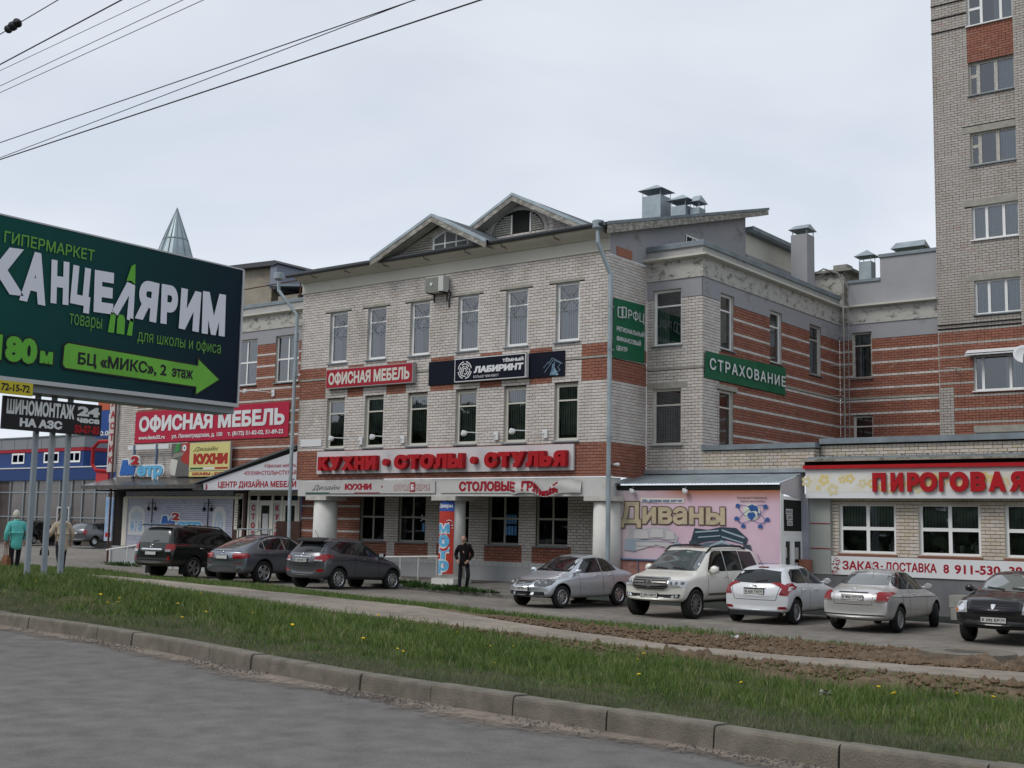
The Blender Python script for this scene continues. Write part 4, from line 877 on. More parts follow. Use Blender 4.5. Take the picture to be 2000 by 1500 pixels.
for j, (y, z) in enumerate(((32.85, 3.68), (34.66, 4.05))):
    for i in range(nx+1): P.append((x0+(x1-x0)*i/nx, y, z+.018*math.sin(i*math.pi*2*.36)))
n = nx+1; g.add(P, [(i, i+1, n+i+1, n+i) for i in range(nx)]); g.build('corrugated_roof', galv, Pp, smooth=True)
m_ = MB(); m_.box((-20.88, 34.5, 4.06), (-15.2, 34.68, 4.19)); m_.build('roof_flashing', mat('flash_bright', (.42, .46, .49), .4, .5, var=.2), Pp)
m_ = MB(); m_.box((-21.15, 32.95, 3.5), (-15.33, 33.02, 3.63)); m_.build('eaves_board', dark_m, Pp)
m_ = MB(); m_.prism(FPs, [(33.0, 3.4), (34.66, 3.2), (34.66, 4.03), (33.0, 3.68)], -.03, .02); m_.build('side_gable_panel', mat('side_panel', (.48, .46, .48), .6), Pp)
m_ = MB()
for q in ((33.0, 33.2, .35, 3.4), (34.48, 34.66, .35, 3.24), (33.2, 34.48, 2.1, 2.28), (33.72, 33.82, .35, 2.1), (33.2, 34.48, .35, .5), (33.2, 34.48, 3.2, 3.3)): m_.fb(FPs, *q, -.05, .0)
m_.build('door_frame', white_p, Pp)
m_ = MB(); m_.fb(FPs, 33.2, 34.48, 2.28, 3.2, -.03, -.025); m_.build('transom_glass', MATS['glass_dark'], Pp)
for (a, b) in ((33.2, 33.72), (33.82, 34.48)):
    m_ = MB(); m_.fb(FPs, a, a+.09, .5, 2.1, -.04, .015); m_.fb(FPs, b-.09, b, .5, 2.1, -.04, .015); m_.fb(FPs, a+.09, b-.09, .5, .75, -.04, .015); m_.fb(FPs, a+.09, b-.09, 1.98, 2.1, -.04, .015); dr = m_.build('door', white_p, Pp)
    m_ = MB(); m_.fb(FPs, a+.09, b-.09, .75, 1.98, -.02, -.015); m_.build('door_glass', MATS['door_dark'], dr)
    m_ = MB(); m_.tube([FPs.p(b-.05, 1.1, .06), FPs.p(b-.05, 1.4, .06)], .015, 6); m_.build('handle', white_p, dr)
for (u, z, w_, h_) in ((33.95, 1.45, .28, .35), (34.0, 1.05, .2, .3), (33.3, 1.5, .13, .3), (33.3, 1.0, .13, .3)): m_ = MB(); m_.fb(FPs, u, u+w_, z, z+h_, -.012, -.008); m_.build('notice', MATS['paper'], Pp)
for i, s in enumerate(('МЕБЕЛЬ', 'ЗДЕСЬ', 'ЖДУ')):
    m_ = MB(); m_.fb(FPs, 33.4+.04*i, 33.85, 2.78-i*.17, 2.93-i*.17, -.02, -.016); m_.build('notice', white_s, Pp); text(Pp, 'lettering', s, FPs, (33.44+.04*i, 33.82, 2.81-i*.17, 2.9-i*.17), black_m, d=-.012)
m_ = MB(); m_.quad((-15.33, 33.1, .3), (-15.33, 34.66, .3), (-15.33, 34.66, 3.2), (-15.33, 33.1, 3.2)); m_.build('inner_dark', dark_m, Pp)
m_ = MB(); m_.box((-15.3, 34.2, .3), (-15.0, 34.5, 1.45)); m_.build('brick_pier', M_RB, Pp)
# pink banner
pb = thing('sofa_banner', 'large pink banner reading Диваны with two corner sofas and a globe', 'banner', (-18, 33, 2.4))
def bannermat():
    m = bpy.data.materials.new('banner_pink'); m.use_nodes = True; t = m.node_tree; p = t.nodes['Principled BSDF']; p.inputs['Roughness'].default_value = .5
    g = N(t, 'ShaderNodeNewGeometry'); n = N(t, 'ShaderNodeTexNoise'); n.inputs['Scale'].default_value = .7; n.inputs['Detail'].default_value = 2
    r = N(t, 'ShaderNodeValToRGB'); r.color_ramp.elements[0].position = .35; r.color_ramp.elements[1].position = .65
    r.color_ramp.elements[0].color = (.66, .50, .58, 1); r.color_ramp.elements[1].color = (.60, .40, .50, 1)
    t.links.new(g.outputs['Position'], n.inputs['Vector']); t.links.new(n.outputs['Fac'], r.inputs[0])
    s = N(t, 'ShaderNodeSeparateXYZ'); t.links.new(g.outputs['Position'], s.inputs[0])
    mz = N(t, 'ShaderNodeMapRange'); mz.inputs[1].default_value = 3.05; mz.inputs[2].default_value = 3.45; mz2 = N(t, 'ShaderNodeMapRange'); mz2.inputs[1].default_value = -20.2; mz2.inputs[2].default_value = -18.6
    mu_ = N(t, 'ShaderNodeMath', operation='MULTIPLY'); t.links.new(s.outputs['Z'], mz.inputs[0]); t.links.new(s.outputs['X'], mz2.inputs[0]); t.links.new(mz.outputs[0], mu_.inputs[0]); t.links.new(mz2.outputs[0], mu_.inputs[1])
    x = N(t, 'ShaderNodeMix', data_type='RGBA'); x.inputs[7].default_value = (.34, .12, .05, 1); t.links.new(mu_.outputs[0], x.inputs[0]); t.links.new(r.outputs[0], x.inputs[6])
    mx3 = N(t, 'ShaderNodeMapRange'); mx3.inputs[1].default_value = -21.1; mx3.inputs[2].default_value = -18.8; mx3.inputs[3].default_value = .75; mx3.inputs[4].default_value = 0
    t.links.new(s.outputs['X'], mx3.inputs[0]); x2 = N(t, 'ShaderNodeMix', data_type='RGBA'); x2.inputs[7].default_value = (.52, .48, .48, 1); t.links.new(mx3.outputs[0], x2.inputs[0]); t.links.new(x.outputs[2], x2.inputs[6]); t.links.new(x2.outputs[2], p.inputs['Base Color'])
    return m
FBn = Frame((0, 33.0, 0), (1, 0, 0))
g = MB(); nx, nz_ = 70, 26; P = []
for j in range(nz_+1):
    for i in range(nx+1):
        u = -21.08+(5.75)*i/nx; v = 1.33+2.14*j/nz_
        d = .012*noise.noise(Vector((u*1.6, v*1.2+u*.5, 0)))+.008*noise.noise(Vector((u*5, v*2, 3)))
        P.append(FBn.p(u, v, .012+d))
g.add(P, [(j*(nx+1)+i, j*(nx+1)+i+1, (j+1)*(nx+1)+i+1, (j+1)*(nx+1)+i) for j in range(nz_) for i in range(nx)])
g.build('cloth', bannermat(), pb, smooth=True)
text(pb, 'letter_outline', 'Диваны', FBn, (-20.84, -17.07, 2.40, 3.14), mat('print_dark', (.10, .07, .04), .6), off=.065, d=.036)
text(pb, 'lettering', 'Диваны', FBn, (-20.81, -17.10, 2.43, 3.11), mat('print_tan', (.50, .42, .29), .6, var=.2), off=.035, d=.040)
poly(pb, 'slogan_strip', [(-20.05, 3.1), (-18.5, 3.08), (-18.5, 3.22), (-20.05, 3.24)], FBn, cream_s, .034)
text(pb, 'lettering', 'Мы делаем мир мягче!', FBn, (-20.0, -18.55, 3.11, 3.20), mat('print_navy', (.03, .09, .28), .6), off=.03, d=.038, shear=.3)
text(pb, 'lettering', 'Московские и Сормовские', FBn, (-16.7, -15.72, 3.22, 3.28), MATS['print_dark'], d=.036, off=.015)
text(pb, 'lettering', 'фабрики мягкой мебели', FBn, (-16.6, -15.78, 3.12, 3.17), MATS['print_dark'], d=.036, off=.015)
pbl = mat('print_blue_pale', (.30, .42, .55), .6); pn_ = MATS['print_navy']
poly(pb, 'globe', circle(-16.22, 2.82, .27, .25, 24), FBn, mat('print_cream', (.60, .62, .52), .6), .036)
for P in ([(-16.35, 2.99), (-16.2, 3.05), (-16.02, 2.97), (-16.0, 2.83), (-16.12, 2.86), (-16.25, 2.83), (-16.3, 2.92)], [(-16.33, 2.8), (-16.15, 2.82), (-16.08, 2.72), (-16.22, 2.58), (-16.3, 2.63), (-16.37, 2.72)], [(-16.05, 2.8), (-15.97, 2.78), (-16.02, 2.68)]):
    poly(pb, 'globe_land', P, FBn, pn_, .040)
for (rx, rz_, tl) in ((.5, .16, .5), (.5, .16, -.5)):
    P = []
    for s_, k in ((1, 1), (-1, .93)):
        for i in range(33):
            a = 2*math.pi*i/32*s_; x = rx*k*math.cos(a); z = rz_*k*math.sin(a); P.append((-16.22+x*math.cos(tl)-z*math.sin(tl), 2.76+x*math.sin(tl)+z*math.cos(tl)))
    mb = MB()
    for i in range(32): mb.add([FBn.p(*P[i], .043), FBn.p(*P[i+1], .043), FBn.p(*P[33+32-i-1+0], .043), FBn.p(*P[33+32-i], .043)], [(0,1,2,3)])
    mb.build('orbit_line', pn_, pb)
for (x, z) in ((-16.68, 3.0), (-15.78, 2.98), (-16.72, 2.62), (-15.72, 2.6), (-16.5, 2.4), (-15.95, 2.4)):
    poly(pb, 'printed_sofa_icon', [(x-.07, z-.05), (x+.07, z-.05), (x+.08, z+.03), (x+.03, z+.07), (x-.05, z+.05)], FBn, pn_, .046)
def sofa(x0, x1, z0, z1, mA, mB_, mC):
    X = lambda f: x0+(x1-x0)*f; Z = lambda f: z0+(z1-z0)*f
    Q = lambda P: [(X(a), Z(b)) for a, b in P]
    poly(pb, 'printed_sofa_back', Q([(0, .35), (.08, .95), (.3, .9), (.5, 1), (.75, .98), (.93, .62), (.9, .4), (.6, .55), (.3, .5)]), FBn, mA, .036)
    poly(pb, 'printed_sofa_seat', Q([(.05, .3), (.28, .45), (.52, .5), (.88, .32), (.85, .1), (.55, .3), (.2, .05)]), FBn, mB_, .040)
    poly(pb, 'printed_sofa_arm', Q([(-.02, .05), (.0, .5), (.12, .5), (.2, .3), (.18, 0)]), FBn, mC, .044); poly(pb, 'printed_sofa_arm', Q([(.84, .05), (.86, .4), (.97, .42), (1, .1)]), FBn, mC, .044)
sofa(-20.6, -18.55, 1.55, 2.33, mat('sofa_grey', (.42, .42, .44), .6), mat('sofa_light', (.52, .50, .50), .6), mat('sofa_blue', (.30, .36, .42), .6))
for i, (x0, x1, z0, z1, m1) in enumerate(((-20.3, -19.75, 1.95, 2.2, 'sofa_light'), (-19.7, -19.2, 2.0, 2.25, 'sofa_light'), (-19.15, -18.8, 1.95, 2.2, 'sofa_light'), (-20.35, -18.8, 1.86, 1.9, 'sofa_blue'), (-20.2, -18.9, 1.72, 1.74, 'sofa_grey'))): poly(pb, 'printed_cushion', [(x0, z0), (x1, z0+.02), (x1-.04, z1), (x0+.05, z1+.02)], FBn, MATS[m1], .048+.0005*i)
sofa(-18.3, -16.2, 1.5, 2.36, mat('sofa_black', (.03, .05, .07), .5), mat('sofa_dkblue', (.09, .13, .17), .5), mat('sofa_dk', (.05, .07, .09), .5))
for i, P in enumerate(([(-18.1, 2.22), (-17.3, 2.28), (-17.3, 2.24), (-18.1, 2.17)], [(-17.2, 2.3), (-16.45, 2.08), (-16.45, 2.03), (-17.2, 2.25)], [(-18.0, 2.06), (-17.25, 2.12), (-17.25, 2.09), (-18.0, 2.02)], [(-17.2, 2.1), (-16.5, 1.92), (-16.5, 1.88), (-17.2, 2.06)], [(-17.8, 1.72), (-17.2, 1.98), (-16.8, 1.8), (-17.2, 1.88)])): poly(pb, 'printed_highlight', P, FBn, mat('sofa_shine', (.30, .38, .44), .5), .048+.0005*i)
# ================================================================ signs on the office building
def lightbox(name, label, F, u0, u1, v0, v1, depth, mface, medge):
    t = thing(name, label, 'sign', tuple(F.p((u0+u1)/2, v0, 0)))
    m_ = MB(); m_.fb(F, u0, u1, v0, v1, .02, depth); m_.build('box', medge, t)
    m_ = MB(); m_.fb(F, u0+.03, u1-.03, v0+.03, v1-.03, depth+.001, depth+.006); m_.build('face', mface, t); return t
s1 = lightbox('office_furniture_sign', 'crimson light box ОФИСНАЯ МЕБЕЛЬ between the second and third floors', FM, -33.55, -29.1, 7.33, 8.07, .2, red_d, mat('box_grey', (.36, .35, .35), .5))
text(s1, 'lettering', 'ОФИСНАЯ МЕБЕЛЬ', FM, (-33.4, -29.25, 7.47, 7.93), mat('cream_text', (.62, .60, .54), .5), off=.045, d=.212)
lb = thing('dark_banner', 'long black banner with a glowing blue maze pattern behind the maze sign', 'banner', (-25.5, 32.2, 7.2))
navy = mat('banner_navy', (.008, .010, .020), .6, spec=.1)
m_ = MB(); m_.fb(FM, -28.47, -22.56, 7.2, 8.04, .02, .05); m_.build('panel', navy, lb)
for i, (p, w_) in enumerate((([(-23.35, 7.35), (-23.0, 7.75), (-22.7, 7.62), (-22.82, 7.48), (-22.72, 7.4), (-23.0, 7.25)], 0), ([(-23.2, 7.62), (-23.05, 7.82), (-22.62, 7.6)], 0), ([(-23.4, 7.5), (-23.2, 7.7)], 0))):
    g = MB()
    for a, b in zip(p, p[1:]): g.tube([FM.p(a[0], a[1], .053), FM.p(b[0], b[1], .053)], .013, 4)
    g.build('maze_line', mat('maze_line', (.16, .24, .32), .5), lb)
poly(lb, 'glow_patch', [(-23.15, 7.25), (-22.78, 7.23), (-22.95, 7.5), (-22.93, 7.7), (-23.05, 7.6), (-23.08, 7.45)], FM, mat('maze_glow', (.22, .36, .46), .5, col2=(.02, .05, .09), var=.1, vscale=5), .054)
s2 = lightbox('maze_sign', 'black white framed light box ТЁМНЫЙ ЛАБИРИНТ with round maze emblem', FM, -27.12, -24.02, 7.22, 8.04, .22, navy, white_s)
text(s2, 'lettering', 'ТЁМНЫЙ', FM, (-25.0, -24.1, 7.79, 7.90), white_s, off=.05, d=.232)
text(s2, 'lettering', 'ЛАБИРИНТ', FM, (-26.25, -24.1, 7.49, 7.72), white_s, off=.07, d=.232, shear=.1)
text(s2, 'lettering', 'БОЛЬШЕ ЧЕМ КВЕСТ', FM, (-26.25, -25.15, 7.32, 7.40), white_s, off=.005, d=.232)
for j, (r0, r1, gaps) in enumerate(((.25, .285, ((.2, 1.4), (1.7, 3.0), (3.3, 4.4), (4.8, 6.1))), (.18, .215, ((.5, 2.2), (2.6, 4.9), (5.2, 6.5))), (.11, .145, ((.1, 1.3), (1.7, 4.2), (4.6, 6.0))), (.045, .08, ((-.9, 4.0),)))):
    for a, b in gaps: poly(s2, 'emblem_ring', ring(-26.65, 7.62, r0*1.1, r1*1.1, a, b, 9), FM, white_s, .232)
bg_ = thing('kitchens_sign', 'wide white board with deep raised red letters КУХНИ СТОЛЫ СТУЛЬЯ', 'sign', (-28, 32.2, 4.1))
m_ = MB(); m_.fb(FM, -33.98, -22.12, 4.1, 4.95, .02, .1); m_.build('board', mat('board_white', (.60, .58, .60), .6), bg_)
def row3d(s, u0, u1, v0, v1, gap=.03):
    ws = []
    for ch in s: V, T = glyphs(ch, .09); ws.append(V[:, 0].max()-V[:, 0].min())
    k = (u1-u0-gap*(len(s)-1))/sum(ws); u = u0
    for ch, w in zip(s, ws): text(bg_, 'letter', ch, FM, (u, u+w*k, v0, v1), red_s, off=.09, d=.105, depth=.2); u += w*k+gap
row3d('КУХНИ', -33.72, -30.7, 4.22, 4.74); row3d('СТОЛЫ', -29.8, -26.6, 4.22, 4.74); row3d('СТУЛЬЯ', -25.65, -22.3, 4.22, 4.74)
for cu in (-30.25, -26.15): m_ = MB(); m_.lathe(FM.p(cu, 4.48, .1), (0, -1, 0), [(0, .13), (.2, .13)], 16); m_.build('dot', red_s, bg_)
Fb2 = Frame((0, 32.3, 0), (1, 0, 0))
f1 = thing('design_kitchens_banner', 'white strip banner Дизайн КУХНИ СТОЛБЕРИ on the left half of the portico beam', 'banner', (-31, 32.3, 3.4))
m_ = MB(); m_.fb(Fb2, -34.68, -28.05, 3.37, 3.8, 0, .03); m_.build('panel', mat('banner_dull', (.52, .51, .50), .6), f1)
text(f1, 'lettering', 'Дизайн', Fb2, (-34.25, -32.75, 3.50, 3.68), black_m, d=.034, shear=.35, off=-.003)
text(f1, 'lettering', 'КУХНИ', Fb2, (-32.5, -31.12, 3.5, 3.73), red_d, off=.075, d=.034)
poly(f1, 'dot', circle(-30.6, 3.61, .04, n=10), Fb2, red_d, .034)
text(f1, 'letter_outline', 'СТОЛБЕРИ', Fb2, (-30.02, -28.3, 3.46, 3.68), red_d, off=.075, d=.034, spacing=1.1); text(f1, 'lettering', 'СТОЛБЕРИ', Fb2, (-30.0, -28.32, 3.475, 3.665), MATS['banner_dull'], off=.03, d=.037, spacing=1.1)
poly(f1, 'red_square', [(-29.22, 3.42), (-28.98, 3.42), (-28.98, 3.76), (-29.22, 3.76)], Fb2, red_d, .0385); text(f1, 'lettering', 'Б', Fb2, (-29.18, -29.03, 3.48, 3.69), white_s, off=.07, d=.041)
poly(f1, 'green_stripe', [(-34.6, 3.375), (-33.3, 3.375), (-33.3, 3.41), (-34.6, 3.41)], Fb2, green_s, .034); poly(f1, 'red_stripe', [(-32.0, 3.375), (-30.7, 3.375), (-30.7, 3.405), (-32.0, 3.405)], Fb2, red_d, .034)
f2 = thing('torn_banner', 'white strip banner СТОЛОВЫЕ ГРУППЫ coming loose and sagging on the right', 'banner', (-25, 32.3, 3.4))
def sag(u): # drop and curl of the loose part
    if u < -24.7: return 0, .0
    t_ = (u+24.7); s_ = math.exp(-((u+23.2)/.33)**2)*.27+math.exp(-((u+24.55)/.18)**2)*.05
    return s_, .05+.10*math.exp(-((u+23.2)/.4)**2)+.03*math.sin(u*9)
def sheet_fn(u, v, d):
    s_, o = sag(u); sq = 1-.62*math.exp(-((u+23.2)/.3)**2); v2 = 3.59+(v-3.59)*sq-s_
    return Fb2.p(u, v2, d+o+.02*math.sin(v*14+u*3)*(u > -24.7))
g = MB(); nx = 110; P = []
for j in range(7):
    for i in range(nx+1): u = -27.8+5.95*i/nx; P.append(sheet_fn(u, 3.38+.42*j/6, .02))
g.add(P, [(j*(nx+1)+i, j*(nx+1)+i+1, (j+1)*(nx+1)+i+1, (j+1)*(nx+1)+i) for j in range(6) for i in range(nx)]); g.build('cloth', mat('banner_white2', (.56, .55, .53), .6), f2, smooth=True)
def textwarp(parent, s, u0, u1, v0, v1, m, fn, off, d):
    V, T = glyphs(s, off); x0, x1 = V[:, 0].min(), V[:, 0].max(); V2 = np.stack([u0+(V[:, 0]-x0)/(x1-x0)*(u1-u0), v0+V[:, 1]/.729*(v1-v0)], 1)
    mb = MB(); emit_flat(mb, V2, T, fn, d, d); mb.build('lettering', m, parent)
textwarp(f2, 'СТОЛОВЫЕ', -26.95, -24.5, 3.46, 3.75, red_d, sheet_fn, .055, .032); textwarp(f2, 'ГРУППЫ', -24.2, -22.75, 3.46, 3.75, red_d, sheet_fn, .055, .034)
for i in range(9):
    u = -23.65+i*.11; g = MB(); g.add([sheet_fn(u, 3.4, .04), sheet_fn(u+.05, 3.4, .04), sheet_fn(u+.05, 3.78, .04), sheet_fn(u, 3.78, .04)], [(0,1,2,3)]); g.build('red_stripe', red_d, f2)
# column banner
cbn = thing('column_banner', 'vertical red banner with blue top and letters метр on the middle column', 'banner', (-27.9, 32.4, .6))
th0 = math.radians(160); 
def colfn(u, v, d):   # u in 0..1 across the column's left half
    a = math.radians(230+u*86); r = .475+d; return Vector((-27.68+r*math.cos(a)*1.0, 32.85+r*math.sin(a), v))
def colquad(name, u0, u1, v0, v1, m, d):
    g = MB(); P = []
    for i in range(9): u = u0+(u1-u0)*i/8; P += [colfn(u, v0, d), colfn(u, v1, d)]
    g.add(P, [(2*i, 2*i+2, 2*i+3, 2*i+1) for i in range(8)]); g.build(name, m, cbn, smooth=True)
colquad('cloth', 0, 1, .58, 3.1, mat('banner_red', (.50, .05, .035), .5, var=.08), .004); colquad('blue_panel', 0, 1, 2.75, 3.1, mat('banner_blue', (.04, .10, .38), .5, var=.2), .009)
for s, v0, v1, tp in (('М', 2.02, 2.28, .729), ('е', 1.55, 1.88, .53), ('т', 1.1, 1.42, .53), ('р', .72, 1.0, .53), ('2', 2.2, 2.42, .729)):
    a, b = (.1, .8) if s != '2' else (.6, .95)
    for of, m, d in ((.15, white_s, .012), (.05, cyan_s if s != '2' else red_s, .016)):
        V, T = glyphs(s, of); x0, x1 = V[:, 0].min(), V[:, 0].max(); V2 = np.stack([a+(V[:, 0]-x0)/(x1-x0)*(b-a), v0+V[:, 1]/tp*(v1-v0)], 1); mb = MB(); emit_flat(mb, V2, T, colfn, d, d); mb.build('letter', m, cbn)
V, T = glyphs('Двери', .04); V2 = np.stack([.08+(V[:, 0]-V[:, 0].min())/np.ptp(V[:, 0])*.84, 2.88+V[:, 1]/.729*.12], 1); mb = MB(); emit_flat(mb, V2, T, colfn, .014, .014); mb.build('lettering', white_s, cbn)
# green banners
rf = thing('finance_banner', 'green banner РФЦ РЕГИОНАЛЬНЫЙ ФИНАНСОВЫЙ ЦЕНТР on the narrow side wall', 'banner', (-20.8, 33.5, 7.8))
def cloth(parent, F, P4, m, nx=24, ny=12, amp=.02, d=.03):
    g = MB(); P = []
    for j in range(ny+1):
        for i in range(nx+1):
            a, b = i/nx, j/ny; u = (P4[0][0]*(1-a)+P4[1][0]*a)*(1-b)+(P4[3][0]*(1-a)+P4[2][0]*a)*b; v = (P4[0][1]*(1-a)+P4[1][1]*a)*(1-b)+(P4[3][1]*(1-a)+P4[2][1]*a)*b
            P.append(F.p(u, v, d+amp*noise.noise(Vector((u*2.2, v*2.2, 1)))))
    g.add(P, [(j*(nx+1)+i, j*(nx+1)+i+1, (j+1)*(nx+1)+i+1, (j+1)*(nx+1)+i) for j in range(ny) for i in range(nx)]); return g.build('cloth', m, parent, smooth=True)
cloth(rf, FS, [(32.55, 7.72), (34.5, 7.76), (34.5, 9.72), (32.55, 9.68)], green_s)
text(rf, 'lettering', 'РФЦ', FS, (33.42, 34.42, 9.12, 9.42), white_s, off=.0, d=.055)
for a in (32.78, 33.02):
    g = MB(); P = [(a, 9.08), (a+.28, 9.08), (a+.28, 9.4), (a, 9.4), (a, 9.08)] if a < 33 else [(a, 9.12), (a+.25, 9.12), (a+.25, 9.44), (a, 9.44), (a, 9.12)]
    for p, q in zip(P, P[1:]): g.tube([FS.p(*p, .06), FS.p(*q, .06)], .022, 4)
    g.build('emblem', white_s, rf)
for s, z, u1 in (('РЕГИОНАЛЬНЫЙ', 8.62, 34.42), ('ФИНАНСОВЫЙ', 8.30, 34.22), ('ЦЕНТР', 7.99, 33.38)): text(rf, 'lettering', s, FS, (32.72, u1, z, z+.15), white_s, off=.025, d=.055)
sh = thing('insurance_banner', 'long green banner СТРАХОВАНИЕ on the striped side wing', 'banner', (-18.7, 38, 7.2))
cloth(sh, FC, [(34.78, 7.2), (40.92, 7.2), (40.9, 8.22), (34.78, 8.06)], green_s, 60, 10, .05, .05)
text(sh, 'lettering', 'СТРАХОВАНИЕ', FC, (35.0, 40.78, 7.49, 7.87), white_s, off=.02, d=.105, spacing=1.25)
# blank plate
hp = thing('blank_plate', 'blank white house number plate below the leftmost window', 'plate', (-34.4, 32.3, 5.2))
m_ = MB(); m_.fb(FM, -35.0, -33.85, 5.17, 5.44, .01, .035); m_.build('plate', white_s, hp)
# air conditioner
ac = thing('air_conditioner', 'outdoor air conditioner unit under the cornice', 'air conditioner', (-28.1, 32.1, 10.5))
m_ = MB(); m_.box((-28.45, 31.9, 10.5), (-27.6, 32.22, 11.05)); m_.build('casing', mat('ac_white', (.55, .56, .53), .5), ac)
m_ = MB(); m_.lathe((-28.13, 31.9, 10.78), (0, -1, 0), [(0, .20), (.008, .20)], 22); m_.box((-28.43, 31.885, 10.53), (-27.84, 31.9, 11.02)); m_.build('fan_grille', mat('ac_grey', (.22, .23, .20), .8), ac)
m_ = MB(); m_.lathe((-28.13, 31.88, 10.78), (0, -1, 0), [(0, .06), (.02, .06)], 12); m_.build('fan_hub', white_s, ac)
m_ = MB()
for x in (-28.35, -27.75): m_.box((x, 31.85, 10.46), (x+.04, 32.3, 10.5)); m_.box((x, 32.27, 10.2), (x+.04, 32.3, 10.46))
m_.tube([(-27.65, 32.2, 10.6), (-27.5, 32.22, 10.45), (-27.6, 32.25, 10.2), (-27.6, 32.26, 9.95)], .025, 6); m_.build('bracket', black_m, ac)
# facade spotlights
def spot(x, z, F, lab, arm=-.85, grp='white spotlights on arms above the signs'):
    t = thing('spotlight', lab, 'lamp', tuple(F.p(x, z, 0)), group=grp)
    m_ = MB(); m_.fb(F, x-.09, x+.09, z-.16, z+.12, .01, .07); m_.build('mount', white_s, t)
    m_ = MB(); m_.tube([F.p(x, z, .05), F.p(x+arm*.5, z+.06, .5), F.p(x+arm, z+.08, .75)], .018, 5); m_.build('arm', white_s, t)
    m_ = MB(); m_.lathe(F.p(x+arm, z+.06, .75), (0, .7, -.7), [(-.08, .04), (0, .11), (.05, .12), (.1, .07)], 10); m_.build('lamp_head', white_s, t)
for x, z, l in ((-31.75, 5.33, 'white arm spotlight between the first and second lower windows'), (-29.64, 5.33, 'white arm spotlight between the second and third lower windows'), (-25.35, 5.33, 'white arm spotlight between the fourth and fifth lower windows'), (-23.3, 5.33, 'white arm spotlight between the fifth and sixth lower windows')): spot(x, z, FM, l)
for x, z, l in ((-47.7, 7.62, 'white arm spotlight above the left end of the crimson banner'), (-42.0, 7.62, 'white arm spotlight beside the billboard edge'), (-39.4, 7.75, 'white arm spotlight above the right end of the crimson banner')): spot(x, z, FWn, l, arm=-1.0)
for x, l in ((-20.3, 'small white spotlight under the porch roof near the drainpipe'), (-18.4, 'small white spotlight under the middle of the porch roof')):
    t = thing('spotlight', l, 'lamp', (x, 32.8, 3.5), group='white spotlights under the porch roof')
    m_ = MB(); m_.lathe((x, 32.82, 3.45), (.3, .6, -.7), [(-.08, .03), (0, .08), (.05, .09), (.09, .05)], 10); m_.build('lamp_head', white_s, t); m_ = MB(); m_.tube([(x, 32.82, 3.47), (x, 32.95, 3.6)], .012, 5); m_.build('arm', greyf, t)
t = thing('security_camera', 'small white dome camera beside the right drainpipe', 'camera', (-20.5, 32.6, 4.3)); m_ = MB(); m_.lathe((-20.75, 32.6, 4.28), (1, 0, 0), [(-.12, .03), (0, .05), (.08, .06), (.13, .03)], 10); m_.build('housing', white_s, t)
# left wing signs
o1 = thing('office_furniture_banner', 'big crimson banner ОФИСНАЯ МЕБЕЛЬ with address and phone on the left wing', 'banner', (-43, 34.6, 5.8))
cloth(o1, FWn, [(-49.02, 5.83), (-38.36, 5.83), (-38.36, 7.33), (-49.02, 7.31)], mat('banner_crimson', (.44, .014, .05), .55), 30, 6, .01, .04)
text(o1, 'lettering', 'ОФИСНАЯ МЕБЕЛЬ', FWn, (-48.7, -38.6, 6.36, 7.08), white_s, off=.05, d=.06)
text(o1, 'lettering', 'www.fenix35.ru', FWn, (-48.7, -46.7, 5.99, 6.18), white_s, off=.03, d=.06); text(o1, 'lettering', 'ул. Ленинградская, д. 150', FWn, (-46.2, -42.6, 5.99, 6.18), white_s, off=.03, d=.06); text(o1, 'lettering', 'т. (8172) 51-82-02, 51-89-22', FWn, (-42.25, -38.65, 5.99, 6.18), white_s, off=.03, d=.06)
FK = Frame((0, 34.5, 0), (1, 0, 0))
k1 = lightbox('kitchens_light_box', 'yellow light box Дизайн КУХНИ with wardrobe strip below on the left wing', FK, -44.5, -41.7, 4.45, 5.72, .12, mat('box_yellow', (.66, .60, .24), .5), mat('box_edge', (.40, .40, .38), .5))
text(k1, 'lettering', 'Дизайн', FK, (-44.25, -42.5, 5.33, 5.52), mat('olive', (.16, .15, .05), .6), d=.13, shear=.4); text(k1, 'lettering', 'КУХНИ', FK, (-44.2, -41.85, 4.74, 5.22), mat('maroon', (.38, .03, .02), .5), off=.1, d=.13)
for a, b, m in ((-44.4, -43.5, green_s), (-43.5, -42.7, white_s), (-42.7, -41.8, red_s)): poly(k1, 'flag_stripe', [(a, 4.52), (b, 4.52), (b, 4.6), (a, 4.6)], FK, m, .128)
m_ = MB(); m_.fb(FK, -44.5, -41.75, 4.2, 4.44, .06, .11); m_.build('lower_strip', MATS['box_yellow'], k1); text(k1, 'lettering', 'ШКАФЫ - КУПЕ', FK, (-44.25, -41.9, 4.25, 4.39), MATS['maroon'], off=.06, d=.114)
mt = thing('metre_sign', 'blue and white outlined metre logo with red 2 on steel posts', 'sign', (-47.7, 34.3, 4.2)); metr(mt, Frame((0, 34.2, 0), (1, 0, 0)), -49.3, -46.05, 4.18, 5.2, 0, 1)
for x in (-48.6, -46.9): m_ = MB(); m_.box((x, 34.3, 4.0), (x+.09, 34.4, 5.72)); m_.build('post', mat('post_blue', (.14, .20, .28), .5, .3), mt)
m_ = MB(); m_.box((-49.1, 34.35, 5.5), (-46.0, 34.42, 5.7)); m_.build('cross_bar', white_s, mt)
pk = thing('kitchen_photo_board', 'photo board of a white kitchen counter with red wall and football', 'sign', (-45, 34.5, 4.2))
m_ = MB(); m_.fb(FK, -45.9, -44.55, 4.22, 5.72, .0, .05); m_.build('board', mat('photo_dark', (.13, .125, .12), .4), pk)
